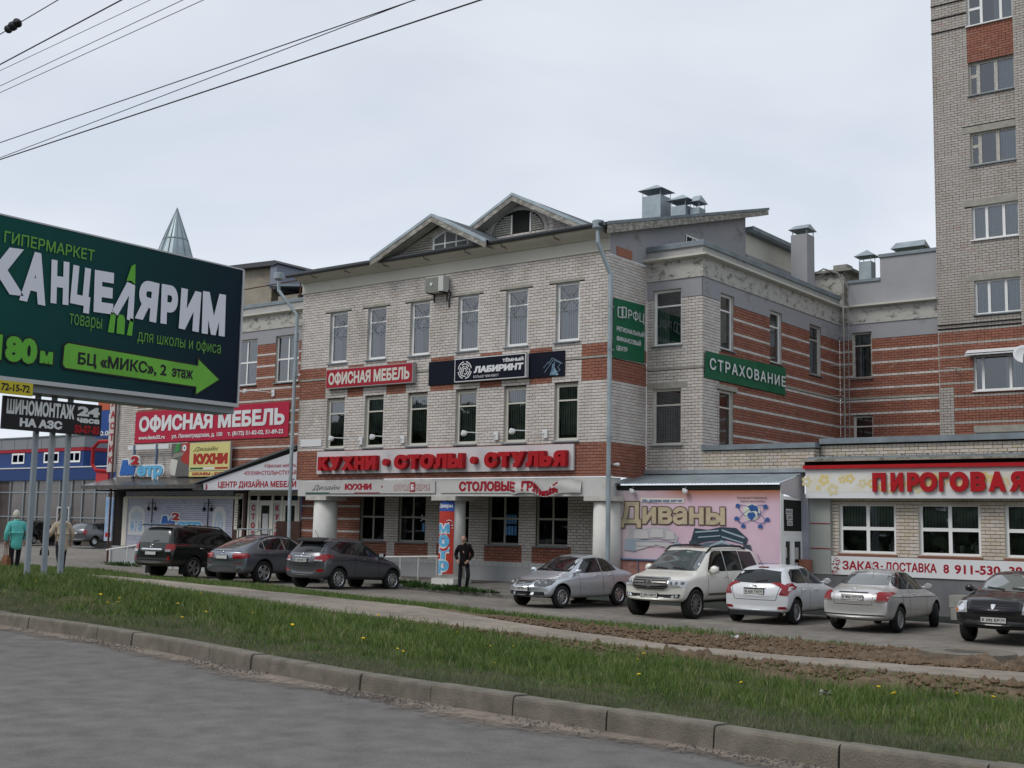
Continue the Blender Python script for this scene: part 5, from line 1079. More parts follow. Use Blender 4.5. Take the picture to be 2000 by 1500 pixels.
for P, m, d in (([(-45.15, 4.9), (-44.55, 4.7), (-44.55, 5.72), (-45.15, 5.72)], mat('photo_red', (.38, .035, .03), .5), .054), ([(-45.95, 4.3), (-45.55, 4.25), (-45.4, 4.95), (-45.9, 5.05)], mat('photo_white', (.6, .6, .56), .5), .058), ([(-45.95, 5.0), (-45.1, 5.15), (-44.95, 5.3), (-45.6, 5.3)], mat('photo_counter', (.25, .24, .2), .5), .062), ([(-45.7, 5.3), (-45.35, 5.35), (-45.3, 5.72), (-45.5, 5.72)], mat('photo_green', (.05, .28, .07), .5), .066), (circle(-44.95, 5.5, .15, n=14), white_s, .070), (circle(-44.95, 5.5, .05, n=6), black_m, .074)): poly(pk, 'printed_shape', P, FK, m, d)
# corner pylon signs
py_ = thing('corner_pylon', 'tall narrow corner sign strip with red and white letters beside the blue store', 'sign', (-51, 34.9, 1))
Fq = Frame((0, 34.6, 0), (1, 0, 0))
m_ = MB(); m_.fb(Fq, -51.05, -50.45, 4.5, 9.0, -.1, 0); m_.build('white_strip', mat('strip_white', (.55, .52, .5), .5), py_)
for i, ch in enumerate('ПЛАСТИК'): text(py_, 'letter', ch, Fq, (-50.95, -50.6, 8.2-i*.55, 8.55-i*.55), red_d, off=.05, d=.01)
m_ = MB(); m_.box((-52.6, 34.9, 6.2), (-51.1, 35.4, 7.55)); m_.build('blue_panel', mat('panel_blue', (.02, .07, .28), .5), py_); m_ = MB(); m_.box((-52.5, 34.9, 7.56), (-51.1, 35.4, 8.6)); m_.build('orange_panel', mat('panel_orange', (.50, .11, .045), .5), py_)
text(py_, 'lettering', 'П', Frame((0, 34.88, 0), (1, 0, 0)), (-51.5, -51.15, 6.95, 7.35), white_s, off=.04, d=.01); text(py_, 'lettering', '10.00', Frame((0, 34.88, 0), (1, 0, 0)), (-52.4, -51.15, 6.3, 6.55), white_s, off=.03, d=.01)
m_ = MB()
arcp = [(-51.1, 6.0), (-52.1, 6.0), (-52.55, 5.7), (-52.55, 4.9), (-52.2, 4.6), (-51.1, 4.55)]; m_.tube([Fq.p(a, b, -.2) for a, b in arcp], .09, 6); m_.build('red_loop', red_s, py_)
m_ = MB(); m_.fb(Fq, -52.2, -51.2, 3.95, 4.5, -.3, -.2); m_.build('red_panel', mat('panel_red', (.5, .04, .05), .5), py_)
m_ = MB(); m_.fb(Fq, -51.1, -50.5, 1.2, 3.3, -.2, -.1); m_.build('poster_blue', mat('poster_sky', (.20, .36, .60), .5, col2=(.55, .6, .66), var=.1, vscale=1.2), py_); m_ = MB(); m_.fb(Fq, -51.0, -50.6, 1.4, 1.6, -.098, -.09); m_.build('red_box', red_s, py_)
m_ = MB(); m_.tube([(-50.43, 34.5, .2), (-50.43, 34.5, 8.9)], .05, 8); m_.build('downpipe', mat('pipe_brown', (.12, .06, .05), .6), B)
# ================================================================ APARTMENT TOWER
TW = thing('apartment_tower', 'tall pale brick apartment tower with red striped lower floors at right', 'building', (-12, 47, 0))
tw = [(-13.48, -11.77, 21.75, 23.3), (-13.48, -11.77, 18.98, 20.26), (-13.48, -11.77, 16.22, 17.5), (-13.48, -11.77, 13.33, 14.64), (-13.46, -11.77, 10.47, 11.77), (-13.56, -11.6, 7.6, 8.94), (-13.5, -11.6, 4.8, 6.05)]
RT = [(-14.82, -11.74, 4.0, 27.0)]
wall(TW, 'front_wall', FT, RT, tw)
def ct(u, z):
    if 20.3 < z < 21.7 and u > -13.5: return 1
    if z < 10.0:
        if z < 7.75 and u < -14.3: return 0
        return 0 if stripe(z) else 1
    return 0
lts = [(-13.75, -11.74, 17.5, 17.75), (-13.75, -11.74, 14.64, 14.9), (-13.75, -11.74, 11.77, 12.0), (-13.6, -11.4, 6.05, 6.3)]
bl = layout_bricks(RT, tw+lts, ct, cuts=[(-13.5, 20.3, 21.7), (-14.3, 4, 7.75)], header=lambda k: k % 6 == 0 or (k < 100 and k % 5 == 4)); vis = sorted([b for b in bl if b[1] < -13.45 and b[2] > 7.6], key=lambda b: b[2]); near = vis[:300]; ns = set(map(id, near))
bricks_mesh('brickwork', FT, [b for b in bl if id(b) not in ns], [M_TB, M_RB], TW, kind='stuff'); single_bricks(FT, near, [M_TB, M_RB], TW)
for l in lts: m_ = MB(); m_.fb(FT, l[0], l[1], l[2], l[3], -.013, .015); m_.build('lintel', lintel_m, TW)
for z in (10.0, 10.15, 22.3, 22.85, 21.75): m_ = MB(); m_.fb(FT, -14.85, -13.5 if z > 11 else -11.74, z, z+.05, -.01, .03); m_.build('brick_course', mortar, TW)
C3 = [(0, .3, 0, 1), (.3, .66, 0, 1), (.66, 1, 0, 1)]; CV = [(0, .2, 0, .6), (0, .2, .6, 1), (.2, .58, 0, 1), (.58, 1, 0, 1)]; CT = [(0, .3, 0, .45), (0, .3, .45, 1), (.3, .72, 0, 1), (.72, 1, 0, 1)]; CF = [(0, .16, 0, 1), (.16, .66, 0, 1), (.66, 1, 0, 1)]
for k, (a, b, c, e) in enumerate(tw):
    window(TW, FT, a, b, c, e, [CT, CV, CV, C3, C3, CF, C3][k], inset=.12, fw=.075, bars=.1 if k not in (1, 2) else .13, m=oldwood if k in (1, 2) else white_p, sill=1, sill_m=white_p if k in (0, 3, 5) else coping_m, blind=[(0, 1, 0, 1, blind_w)] if k in (3, 4) else [(.55, 1, 0, 1, blind_w)])
Ft2 = Frame((0, 45.75, 0), (1, 0, 0)); RP = [(-11.73, -8, 10.0, 27)]
wall(TW, 'pilaster_wall', Ft2, RP, []); bricks_mesh('brickwork', Ft2, layout_bricks(RP, [], lambda u, z: 0), [M_TB], TW, kind='stuff')
m_ = MB(); m_.box((-11.735, 45.77, 9.9), (-11.6, 46.02, 27)); m_.build('pilaster_side', M_TB, TW)
wall(TW, 'lower_front_wall', FT, [(-11.74, -8, 4, 10)], []); bricks_mesh('brickwork', FT, layout_bricks([(-11.74, -8, 4, 10)], [(-11.74, -11.5, 7.6, 8.94)], lambda u, z: 0 if stripe(z) else 1), [M_TB, M_RB], TW, kind='stuff')
m_ = MB(); m_.quad((-14.83, 60, 4), (-14.83, 46.0, 4), (-14.83, 46.0, 27), (-14.83, 60, 27)); m_.build('side_wall', M_TB, TW)
g = MB()
for k in range(40, 270):
    g.box((-14.84, 46.0, k*.1+.005), (-14.80-.02*(k % 2), 46.3, k*.1+.093))
g.build('corner_brickwork', M_TB, TW, kind='stuff')
m_ = MB(); P0 = [(-13.75, 45.6, 8.95), (-11.4, 45.6, 8.95), (-11.4, 46.0, 9.12), (-13.75, 46.0, 9.12)]; m_.add(P0+[(a, b, c+.03) for a, b, c in P0], [(3,2,1,0),(4,5,6,7),(0,1,5,4),(1,2,6,5),(2,3,7,6),(3,0,4,7)]); m_.box((-13.75, 45.6, 8.9), (-11.4, 45.62, 8.98)); m_.build('window_canopy', white_s, TW)
ds = thing('satellite_dish', 'white round satellite dish at the right edge beside the window canopy', 'satellite dish', (-11.4, 45.4, 8.7))
m_ = MB(); dd = Vector((.35, -.9, .3)).normalized(); m_.lathe(Vector((-11.62, 45.45, 8.78)), dd, [(-.10, .02), (-.09, .15), (-.05, .27), (0, .36), (.012, .36), (-.035, .26), (-.07, .14), (-.085, .01)], 22); m_.build('dish', white_s, ds, smooth=True)
m_ = MB(); m_.tube([(-11.62, 45.45, 8.45), (-11.55, 45.1, 8.55), (-11.5, 45.05, 8.75)], .02, 5); m_.tube([(-11.62, 45.55, 8.78), (-11.6, 46.0, 8.6)], .03, 5); m_.build('arm', greyf, ds)
an = thing('tv_antenna', 'small rod antenna on the red striped wall left of the tower window', 'antenna', (-14.0, 45.9, 8.4)); m_ = MB(); m_.tube([(-14.1, 46.0, 8.3), (-14.15, 45.7, 8.45)], .02, 5); m_.tube([(-14.45, 45.7, 8.5), (-13.9, 45.7, 8.45)], .015, 5); m_.build('rods', oldwood, an)
# ================================================================ BLUE STORE
BS = thing('blue_store', 'blue and grey metal clad store with red stripe and large glass front', 'building', (-80, 50, 0))
bz = mat('clad_blue', (.012, .045, .17), .45, var=.08, stretch=(1, 1, 1)); gz = mat('clad_store_grey', (.22, .235, .255), .5)
FBs = Frame((0, 46.3, 0), (1, 0, 0)); FBe = Frame((-70.95, 0, 0), (0, 1, 0))
m_ = MB(); m_.box((-112, 46.3, 5.2), (-70.95, 75, 6.7)); m_.box((-112, 46.5, .3), (-66.6, 75, 5.5)); m_.build('blue_wall', bz, BS)
m_ = MB(); m_.box((-112, 46.28, 6.95), (-70.93, 75, 7.72)); m_.build('grey_cladding', gz, BS)
m_ = MB(); m_.box((-112, 46.25, 6.72), (-70.9, 75, 6.93)); m_.build('red_stripe', red_d, BS)
m_ = MB(); m_.box((-112.1, 46.2, 7.72), (-70.85, 75, 7.8)); m_.build('roof_edge', coping_m, BS)
for x in range(24): m_ = MB(); m_.box((-110+x*1.7, 46.265, 6.96), (-109.97+x*1.7, 46.28, 7.7)); m_.build('cladding_joint', greyf, BS)
m_ = MB(); m_.box((-112, 45.6, 4.75), (-66.3, 46.3, 5.55)); m_.box((-80.5, 44.95, .4), (-80.2, 46.3, 4.75)); m_.build('blue_canopy', bz, BS)
m_ = MB(); m_.box((-112, 45.55, 5.55), (-66.25, 46.5, 5.62)); m_.build('canopy_edge', white_s, BS)
for (a, b) in ((-79.6, -78.0), (-75.6, -73.8), (-72.7, -71.3)): window(BS, FBs, a, b, 5.95, 6.68, [(0, .5, 0, 1), (.5, 1, 0, 1)], inset=-.03, fw=.12, bars=.12)
m_ = MB(); m_.fb(FBs, -80.3, -66.6, .4, 4.75, .5, .52); m_.build('curtain_glass', mat('store_glass', (.075, .062, .058), .12, spec=.7, col2=(.14, .12, .10), var=.4, vscale=.5), BS)
for x in (-80.3, -78.6, -76.9, -75.3, -73.8, -72.6, -71.2, -70.0, -68.6, -67.2): m_ = MB(); m_.fb(FBs, x, x+.09, .4, 4.75, .52, .6); m_.build('mullion', steelgrey, BS)
for z in (.4, 2.25, 3.9, 4.7): m_ = MB(); m_.fb(FBs, -80.3, -66.6, z, z+.08, .53, .585); m_.build('transom', steelgrey, BS)
m_ = MB(); m_.fb(FBs, -72.6, -72.45, .4, 3.0, .6, .68); m_.fb(FBs, -71.3, -71.15, .4, 3.0, .6, .68); m_.fb(FBs, -72.45, -71.3, 2.88, 3.0, .6, .68); m_.fb(FBs, -71.7, -71.6, .4, 2.88, .6, .66); m_.build('door_frame', mat('door_silver', (.45, .46, .47), .4), BS)
m_ = MB(); m_.fb(FBs, -72.45, -71.3, .4, 2.88, .53, .605); m_.build('door_glass', MATS['door_dark'], BS)
# ================================================================ CARS
def paint(name, col, metal=.5, rough=.32, dirt=.25):
    m = bpy.data.materials.new(name); m.use_nodes = True; t = m.node_tree; p = t.nodes['Principled BSDF']
    p.inputs['Metallic'].default_value = metal; p.inputs['Roughness'].default_value = rough; p.inputs['Coat Weight'].default_value = .6; p.inputs['Coat Roughness'].default_value = .06
    g = N(t, 'ShaderNodeTexCoord'); s = N(t, 'ShaderNodeSeparateXYZ'); t.links.new(g.outputs['Object'], s.inputs[0])
    r = N(t, 'ShaderNodeMapRange'); r.inputs[1].default_value = .75; r.inputs[2].default_value = .25; r.inputs[3].default_value = 0; r.inputs[4].default_value = dirt
    n = N(t, 'ShaderNodeTexNoise'); n.inputs['Scale'].default_value = 5; n.inputs['Detail'].default_value = 5; t.links.new(g.outputs['Object'], n.inputs['Vector'])
    mu_ = N(t, 'ShaderNodeMath', operation='MULTIPLY'); t.links.new(s.outputs['Z'], r.inputs[0]); t.links.new(r.outputs[0], mu_.inputs[0]); t.links.new(n.outputs['Fac'], mu_.inputs[1])
    m2 = N(t, 'ShaderNodeMath', operation='MULTIPLY'); m2.inputs[1].default_value = 2; t.links.new(mu_.outputs[0], m2.inputs[0])
    x = N(t, 'ShaderNodeMix', data_type='RGBA'); x.inputs[6].default_value = (*col, 1); x.inputs[7].default_value = (.14, .12, .095, 1); t.links.new(m2.outputs[0], x.inputs[0]); t.links.new(x.outputs[2], p.inputs['Base Color'])
    ad = N(t, 'ShaderNodeMath', operation='ADD'); ad.inputs[1].default_value = rough; t.links.new(m2.outputs[0], ad.inputs[0]); t.links.new(ad.outputs[0], p.inputs['Roughness'])
    MATS[name] = m; return m
red_l = mat('lamp_red', (.26, .006, .010), .15, coat=.6); red_l2 = mat('lamp_red_deep', (.20, .004, .008), .15, coat=1); clear_l = mat('lamp_clear', (.50, .51, .53), .1, .3, coat=1); orange_l = mat('lamp_amber', (.55, .16, .03), .2)
lampdk = mat('lamp_dark', (.10, .105, .11), .12, .3, coat=1)
trim = mat('trim_black', (.018, .018, .02), .55); cladd = mat('cladding_grey', (.05, .052, .055), .65); plate_w = mat('plate_white', (.55, .55, .53), .5)
seam = mat('seam_dark', (.006, .006, .007), .8)
def loft(st, bow_r, bow_f, L):
    vs = []; n = 17; fs = []
    def ringpts(s):
        Y, zl, zb, zt, w, wt = s
        h = [(0, zl), (.80*w, zl), (.965*w, zl+.08), (1.0*w, zl+.45*(zb-zl)), (.99*w, zb-.07), (.93*w+.07*min(w, wt)*0, zb), (wt, zt-.05), (wt*.80, zt-.004), (0, zt+.012)]
        return h
    for s in st:
        h = ringpts(s); full = h + [(-x, z) for x, z in reversed(h[1:-1])]
        for x, z in full:
            w = s[4]; q = (abs(x)/w)**2.3; y = s[0]+bow_r*q*max(0, 1-s[0]/.9)-bow_f*q*max(0, 1-(L-s[0])/1.1)
            vs.append((x, y, z))
    m = 16
    for i in range(len(st)-1):
        for j in range(m): fs.append((i*m+j, i*m+(j+1) % m, (i+1)*m+(j+1) % m, (i+1)*m+j))
    for base, s, flip in ((0, st[0], False), ((len(st)-1)*m, st[-1], True)):
        c = []
        for j in range(1, 8): z = vs[base+j][2]; c.append(len(vs)); vs.append((0, s[0], z))
        q = [(base, base+1, c[0])]; q += [(base+j, base+j+1, c[j], c[j-1]) for j in range(1, 7)]; q += [(base+7, base+8, c[6])]
        q2 = [(base, c[0], base+15)]; q2 += [(base+16-j, c[j-1], c[j], base+16-j-1) for j in range(1, 7)]; q2 += [(base+9, c[6], base+8)]
        q += q2; fs += [tuple(reversed(f)) for f in q] if not flip else q
    return vs, fs
def sym(P): return P + [(-x, z) for x, z in reversed(P)]
class Car:
    def __init__(s, name, label, loc, az, pitch, pm, sp, cat='car', full=True):
        s.sp = sp; s.L = sp['L']; s.ro = sp['ro']; s.pm = pm
        s.t = thing(name, label, cat, loc); s.t.rotation_euler = Matrix.Rotation(-math.radians(az), 3, 'Z').to_euler() if not pitch else (Matrix.Rotation(-math.radians(az), 3, 'Z') @ Matrix.Rotation(math.radians(pitch), 3, 'X')).to_euler()
        vs, fs = loft(sp['st'], sp.get('br', .16), sp.get('bf', .28), s.L); vs = [(x, y-s.ro, z) for x, y, z in vs]
        me = bpy.data.meshes.new('tmp'); me.from_pydata(vs, [], fs); me.update()
        bmm = bmesh.new(); bmm.from_mesh(me); bmesh.ops.recalc_face_normals(bmm, faces=bmm.faces); bmm.to_mesh(me); bmm.free()
        me.materials.append(pm); me.materials.append(trim)
        o = bpy.data.objects.new('tmp', me); COL.objects.link(o); ss = o.modifiers.new('s', 'SUBSURF'); ss.levels = ss.render_levels = 2
        dg = bpy.context.evaluated_depsgraph_get(); dg.update(); m1 = bpy.data.meshes.new_from_object(o.evaluated_get(dg))
        s.bv = BVHTree.FromPolygons([v.co.copy() for v in m1.vertices], [tuple(p.vertices) for p in m1.polygons])
        # wheel arches
        c = MB(); R = sp['R']
        for y in (0, sp['wb']):
            for sx in (-1, 1): c.lathe((sx*.56*sp['W']/2*1.0, y, R+.015), (sx, 0, 0), [(0, R+.06), (1.0, R+.06)], 28)
        cm = bpy.data.meshes.new('c'); cm.from_pydata(c.v, [], c.f); cm.materials.append(pm); cm.materials.append(trim); cm.polygons.foreach_set('material_index', [1]*len(cm.polygons)); cm.update()
        co = bpy.data.objects.new('c', cm); COL.objects.link(co); o.modifiers.clear(); o.data = m1
        b = o.modifiers.new('b', 'BOOLEAN'); b.operation = 'DIFFERENCE'; b.object = co; b.solver = 'EXACT'; dg = bpy.context.evaluated_depsgraph_get(); dg.update()
        m2 = bpy.data.meshes.new_from_object(o.evaluated_get(dg)); bpy.data.objects.remove(o); bpy.data.objects.remove(co)
        m2.name = 'body'; m2.polygons.foreach_set('use_smooth', [p.material_index == 0 for p in m2.polygons]); m2.update()
        s.body = link('body', m2, s.t, local=True)
        # wheels
        s.wheels(sp.get('spokes', 5), sp.get('rim', alu), sp.get('spw', .07))
    def wheels(s, n, rm, spw):
        R = s.sp['R']; w = s.sp.get('tw', .215); rr = R-.115 if R > .35 else R-.105
        T = MB(); T.lathe((0, 0, 0), (1, 0, 0), [(-w/2, rr), (-w/2-.005, R-.03), (-w/2+.03, R), (w/2-.03, R), (w/2+.005, R-.03), (w/2-.005, rr+.012), (w/2-.02, rr)], 30, cap=False)
        tm = bpy.data.meshes.new('wheel'); tm.from_pydata(T.v, [], T.f); tm.materials.append(rubber); tm.polygons.foreach_set('use_smooth', [True]*len(tm.polygons))
        G = MB(); x0 = w/2-.02
        G.lathe((0, 0, 0), (1, 0, 0), [(x0-.1, rr-.02), (x0, rr), (x0+.008, rr-.012), (x0-.012, rr-.028), (x0-.12, rr-.03)], 28, 0, cap=False)
        G.lathe((0, 0, 0), (1, 0, 0), [(x0-.11, rr-.01), (x0-.105, rr-.01)], 24, 1)
        G.lathe((0, 0, 0), (1, 0, 0), [(x0-.1, .075), (x0-.012, .065), (x0-.008, .03)], 14, 0)
        for i in range(n):
            a = 2*math.pi*i/n; ca, sa = math.cos(a), math.sin(a); P = []
            for r, hw in ((.05, spw*.42), (rr-.02, spw*.5)):
                for e in (-1, 1): P.append((x0-.012-.01*(r < .1), r*ca-e*hw*sa, r*sa+e*hw*ca))
            P2 = [(x-.045, y, z) for x, y, z in P]
            G.add(P+P2, [(0,2,3,1), (0,4,6,2), (3,7,5,1), (2,6,7,3)], 0)
        gm = bpy.data.meshes.new('rim'); gm.from_pydata(G.v, [], G.f); gm.materials.append(rm); gm.materials.append(trim); gm.polygons.foreach_set('material_index', G.m); gm.update()
        for y in (0, s.sp['wb']):
            for sx in (-1, 1):
                st = s.sp.get('steer', 0) if y > 0 else 0
                o = link('wheel', tm, s.t, local=True); o.location = (sx*s.sp['tr'], y, R); o.rotation_euler = (0, 0, (math.pi if sx < 0 else 0)+math.radians(st))
                k = link('rim', gm, o, local=True)
    def hit(s, view, a, b):
        if view in 'RL': a = min(max(a, s.sp.get('br', .16)+.012), s.L-s.sp.get('bf', .28)-.012)
        if view == 'R': o, d = Vector((3, a-s.ro, b)), Vector((-1, 0, 0))
        elif view == 'L': o, d = Vector((-3, a-s.ro, b)), Vector((1, 0, 0))
        elif view == 'B': o, d = Vector((a, -4, b)), Vector((0, 1, 0))
        elif view == 'F': o, d = Vector((a, 9, b)), Vector((0, -1, 0))
        else: o, d = Vector((a, b-s.ro, 4)), Vector((0, 0, -1))
        h = s.bv.ray_cast(o, d)
        if h[0] is None:
            q = s.bv.find_nearest(o+d*(3-.8 if view in 'RL' else (4-.1 if view == 'B' else (9-(s.L-s.ro)+.1 if view == 'F' else 3)))); return q[0], q[1]
        n = h[1]
        if n.dot(d) > 0: n = -n
        return h[0], n
    def patch(s, name, view, P, m, off=.004, step=.07, parent=None, rnd_=.0, label=None):
        P = [Vector(p) for p in P]; D = []
        n = len(P)
        for i in range(n):
            a, b = P[i], P[(i+1) % n]; k = max(1, int((b-a).length/step)); D += [a+(b-a)*j/k for j in range(k)]
        xs = [p.x for p in D]; ys = [p.y for p in D]; I = []
        x = min(xs)+step/2
        def inside(q):
            c = False
            for i in range(n):
                a, b = P[i], P[(i+1) % n]
                if (a.y > q.y) != (b.y > q.y) and q.x < (b.x-a.x)*(q.y-a.y)/(b.y-a.y)+a.x: c = not c
            return c
        while x < max(xs):
            y = min(ys)+step/2
            while y < max(ys):
                q = Vector((x, y))
                if inside(q) and min((q-d).length for d in D) > step*.4: I.append(q)
                y += step
            x += step
        vs, ed, fs, _, _, _ = delaunay_2d_cdt(D+I, [], [list(range(len(D)))], 1, 1e-6)
        V = []
        for v in vs: h, nn = s.hit(view, v.x, v.y); V.append(h+nn*off)
        me = bpy.data.meshes.new(name)
        F_ = [tuple(f) for f in fs]
        me.from_pydata(V, [], F_); me.materials.append(m); me.polygons.foreach_set('use_smooth', [True]*len(F_)); me.update()
        return link(name, me, parent or s.t, local=True, label=label)
    def both(s, name, P, m, off=.004, step=.07, **k):
        return [s.patch(name, v, P, m, off, step, **k) for v in 'RL']
    def line(s, name, view, P, m, w=.012, off=.003, parent=None):
        g = MB(); D = []
        for a, b in zip(P, P[1:]):
            a, b = Vector(a), Vector(b); k = max(1, int((b-a).length/.07)); D += [a+(b-a)*j/k for j in range(k)]
        D.append(Vector(P[-1])); V = []
        for i, p in enumerate(D):
            t_ = (D[min(i+1, len(D)-1)]-D[max(i-1, 0)]).normalized(); nn = Vector((-t_.y, t_.x))*w/2
            for q in (p+nn, p-nn): h, n2 = s.hit(view, q.x, q.y); V.append(h+n2*off)
        g.add(V, [(2*i, 2*i+1, 2*i+3, 2*i+2) for i in range(len(D)-1)]); return g.build(name, m, parent or s.t, local=True)
    def box(s, name, c, size, m, parent=None, r=.0):
        g = MB(); x, y, z = c; a, b, d = size; y -= s.ro; k = .8
        g.add([(x-a/2*k, y-b/2, z-d/2*k), (x+a/2*k, y-b/2, z-d/2*k), (x+a/2*k, y-b/2, z+d/2*k), (x-a/2*k, y-b/2, z+d/2*k), (x-a/2, y-b/4, z-d/2), (x+a/2, y-b/4, z-d/2), (x+a/2, y-b/4, z+d/2), (x-a/2, y-b/4, z+d/2),
               (x-a/2, y+b/4, z-d/2), (x+a/2, y+b/4, z-d/2), (x+a/2, y+b/4, z+d/2), (x-a/2, y+b/4, z+d/2), (x-a/2*k, y+b/2, z-d/2*k), (x+a/2*k, y+b/2, z-d/2*k), (x+a/2*k, y+b/2, z+d/2*k), (x-a/2*k, y+b/2, z+d/2*k)],
              [(0,1,2,3), (15,14,13,12)]+[(i*4+j, (i+1)*4+j, (i+1)*4+(j+1) % 4, i*4+(j+1) % 4) for i in range(3) for j in range(4)])
        return g.build(name, m, parent or s.t, local=True)
    def plate(s, view, z, txt, parent=None, x=0):
        h, n = s.hit(view, x, z); sg = -1 if view == 'B' else 1; y = h.y+sg*.02
        F = Frame((0, y, 0), (1, 0, 0) if sg < 0 else (-1, 0, 0)); x = x if sg < 0 else -x
        g = MB(); g.fb(F, x-.27, x+.27, z-.062, z+.062, -.03, .004); o = g.build('number_plate_frame', trim, s.t, local=True)
        g = MB(); g.fb(F, x-.26, x+.26, z-.055, z+.055, .0045, .008); g.build('plate', plate_w, o, local=True)
        if txt:
            text(o, 'lettering', txt[0], F, (x-.235, x+.13, z-.032, z+.032), black_m, off=.035, d=.0095, local=True); text(o, 'lettering', txt[1], F, (x+.16, x+.24, z-.015, z+.035), black_m, off=.03, d=.0095, local=True)
            g = MB(); g.fb(F, x+.140, x+.146, z-.05, z+.05, .0095, .0098); g.build('divider', black_m, o, local=True)
    def badge(s, view, z, r=.05, style=0):
        h, n = s.hit(view, 0, z); sg = -1 if view == 'B' else 1; F = Frame((0, h.y+sg*.008, 0), (1, 0, 0) if sg < 0 else (-1, 0, 0)); g = MB()
        k = {0: 1.0, 1: 1.45, 2: 1.6}[style]; P = [F.p(r*k*math.cos(a), z+r*math.sin(a), .01) for a in [2*math.pi*i/18 for i in range(19)]]
        g.tube(P, r*.13, 5, cap=False)
        if style == 0: g.tube([F.p(-r*.55, z+r*.7, .01), F.p(-r*.25, z-r*.6, .01), F.p(0, z+.0, .01), F.p(r*.25, z-r*.6, .01), F.p(r*.55, z+r*.7, .01)], r*.1, 4)
        if style == 1: g.tube([F.p(r*.5*math.cos(a), z+r*.95*math.sin(a), .012) for a in [2*math.pi*i/14 for i in range(15)]], r*.1, 4, cap=False); g.tube([F.p(r*1.1*math.cos(a), z+r*.35+r*.35*math.sin(a), .012) for a in [2*math.pi*i/14 for i in range(15)]], r*.1, 4, cap=False)
        if style == 2: g.tube([F.p(-r*.7, z-r*.3, .01), F.p(r*.7, z+r*.3, .01)], r*.15, 4)
        return g.build('emblem', chrome, s.t, local=True)
    def mirror(s, Y, z, m, w=.24, h=.16):
        for sx in (-1, 1):
            hh, n = s.hit('R' if sx > 0 else 'L', Y, z); g = MB(); c = Vector((hh.x+sx*.15, Y-s.ro+.02, z+.03))
            prof = [(-.5, .55), (-.35, .9), (0, 1), (.3, .85), (.5, .45)]; P = []; n_ = 10
            for t_, r in prof: P += [(c.x+math.cos(2*math.pi*j/n_)*w/2*r, c.y+t_*.14, c.z+math.sin(2*math.pi*j/n_)*h/2*r) for j in range(n_)]
            g.add(P, [(i*n_+j, i*n_+(j+1) % n_, (i+1)*n_+(j+1) % n_, (i+1)*n_+j) for i in range(4) for j in range(n_)]+[tuple(range(n_-1, -1, -1)), tuple(range(4*n_, 5*n_))]); g.box((min(c.x, c.x-sx*.2), c.y-.02, z-.02), (max(c.x, c.x-sx*.2), c.y+.03, z+.02))
            o = g.build('wing_mirror', m, s.t, smooth=True, local=True)
            g = MB(); g.box((c.x-w*.4, c.y-.074, c.z-h*.36), (c.x+w*.4, c.y-.068, c.z+h*.36)); g.build('mirror_glass', clear_l, o, local=True)
    def handle(s, Y, z, m):
        for v in 'RL': h, n = s.hit(v, Y, z); g = MB(); sx = 1 if v == 'R' else -1; g.tube([(h.x-sx*.0, h.y-.09, z), (h.x+sx*.035, h.y-.07, z+.005), (h.x+sx*.035, h.y+.07, z+.005), (h.x, h.y+.09, z)], .013, 6); g.build('door_handle', m, s.t, local=True)
    def rails(s, Y0, Y1, zt, x, m, r=.022, lift=.06):
        for sx in (-1, 1):
            g = MB(); Q = []
            for i in range(9): Y = Y0+(Y1-Y0)*i/8; h, n = s.hit('T', sx*x, Y); Q.append((sx*x, Y-s.ro, h.z+(lift if 0 < i < 8 else -.01)))
            g.tube(Q, r, 6); g.build('roof_rail', m, s.t, local=True)
    def arches(s, m, w=.05, ymin=0):
        R = s.sp['R']
        for v in 'RL':
            for y in (0, s.sp['wb']):
                r0, r1 = R+.058, R+.058+w; a0, a1 = math.radians(-8), math.radians(188); n = 22; V = []; g = MB()
                for i in range(n+1):
                    a = a0+(a1-a0)*i/n
                    for r in (r0, r1): q = (y+s.ro+r*math.cos(a), R+.015+r*math.sin(a)); h, nn = s.hit(v, *q); V.append(h+nn*(.006 if r == r1 else .012))
                g.add(V, [(2*i, 2*i+1, 2*i+3, 2*i+2) for i in range(n)]); g.build('arch_trim', m, s.t, local=True, smooth=True)
    def rear_glass(s, P, wiper=True, m=None, z=None):
        g = s.patch('rear_window', 'B', sym(P), m or carglass, .005, .08)
        if wiper: s.line('rear_wiper', 'B', [(.02, z), (.30, z+.03)], trim, .03, .02, parent=g)
        return g
    def windscreen(s, P, m=None):
        g = s.patch('windscreen', 'F', sym(P), m or carglass, .005, .08); z = P[0][1]
        for x in (-.5, .05): s.line('wiper', 'F', [(x, z+.02), (x+.42, z+.055)], trim, .025, .018, parent=g)
        return g
def poly_off(P, d):
    c = Vector((sum(p[0] for p in P)/len(P), sum(p[1] for p in P)/len(P))); return [tuple(Vector(p)+(Vector(p)-c).normalized()*d) for p in P]
def side(car, wins, seams, hz, hY, hm, surround=True, gm=None, sm=None):
    for W_ in wins:
        if surround: car.both('window_frame', poly_off(W_, .028), sm or trim, .003)
        car.both('side_window', W_, gm or carglass, .007)
    for P in seams:
        for v in 'RL': car.line('door_seam', v, P, seam)
    for Y in hY: car.handle(Y, hz, hm)
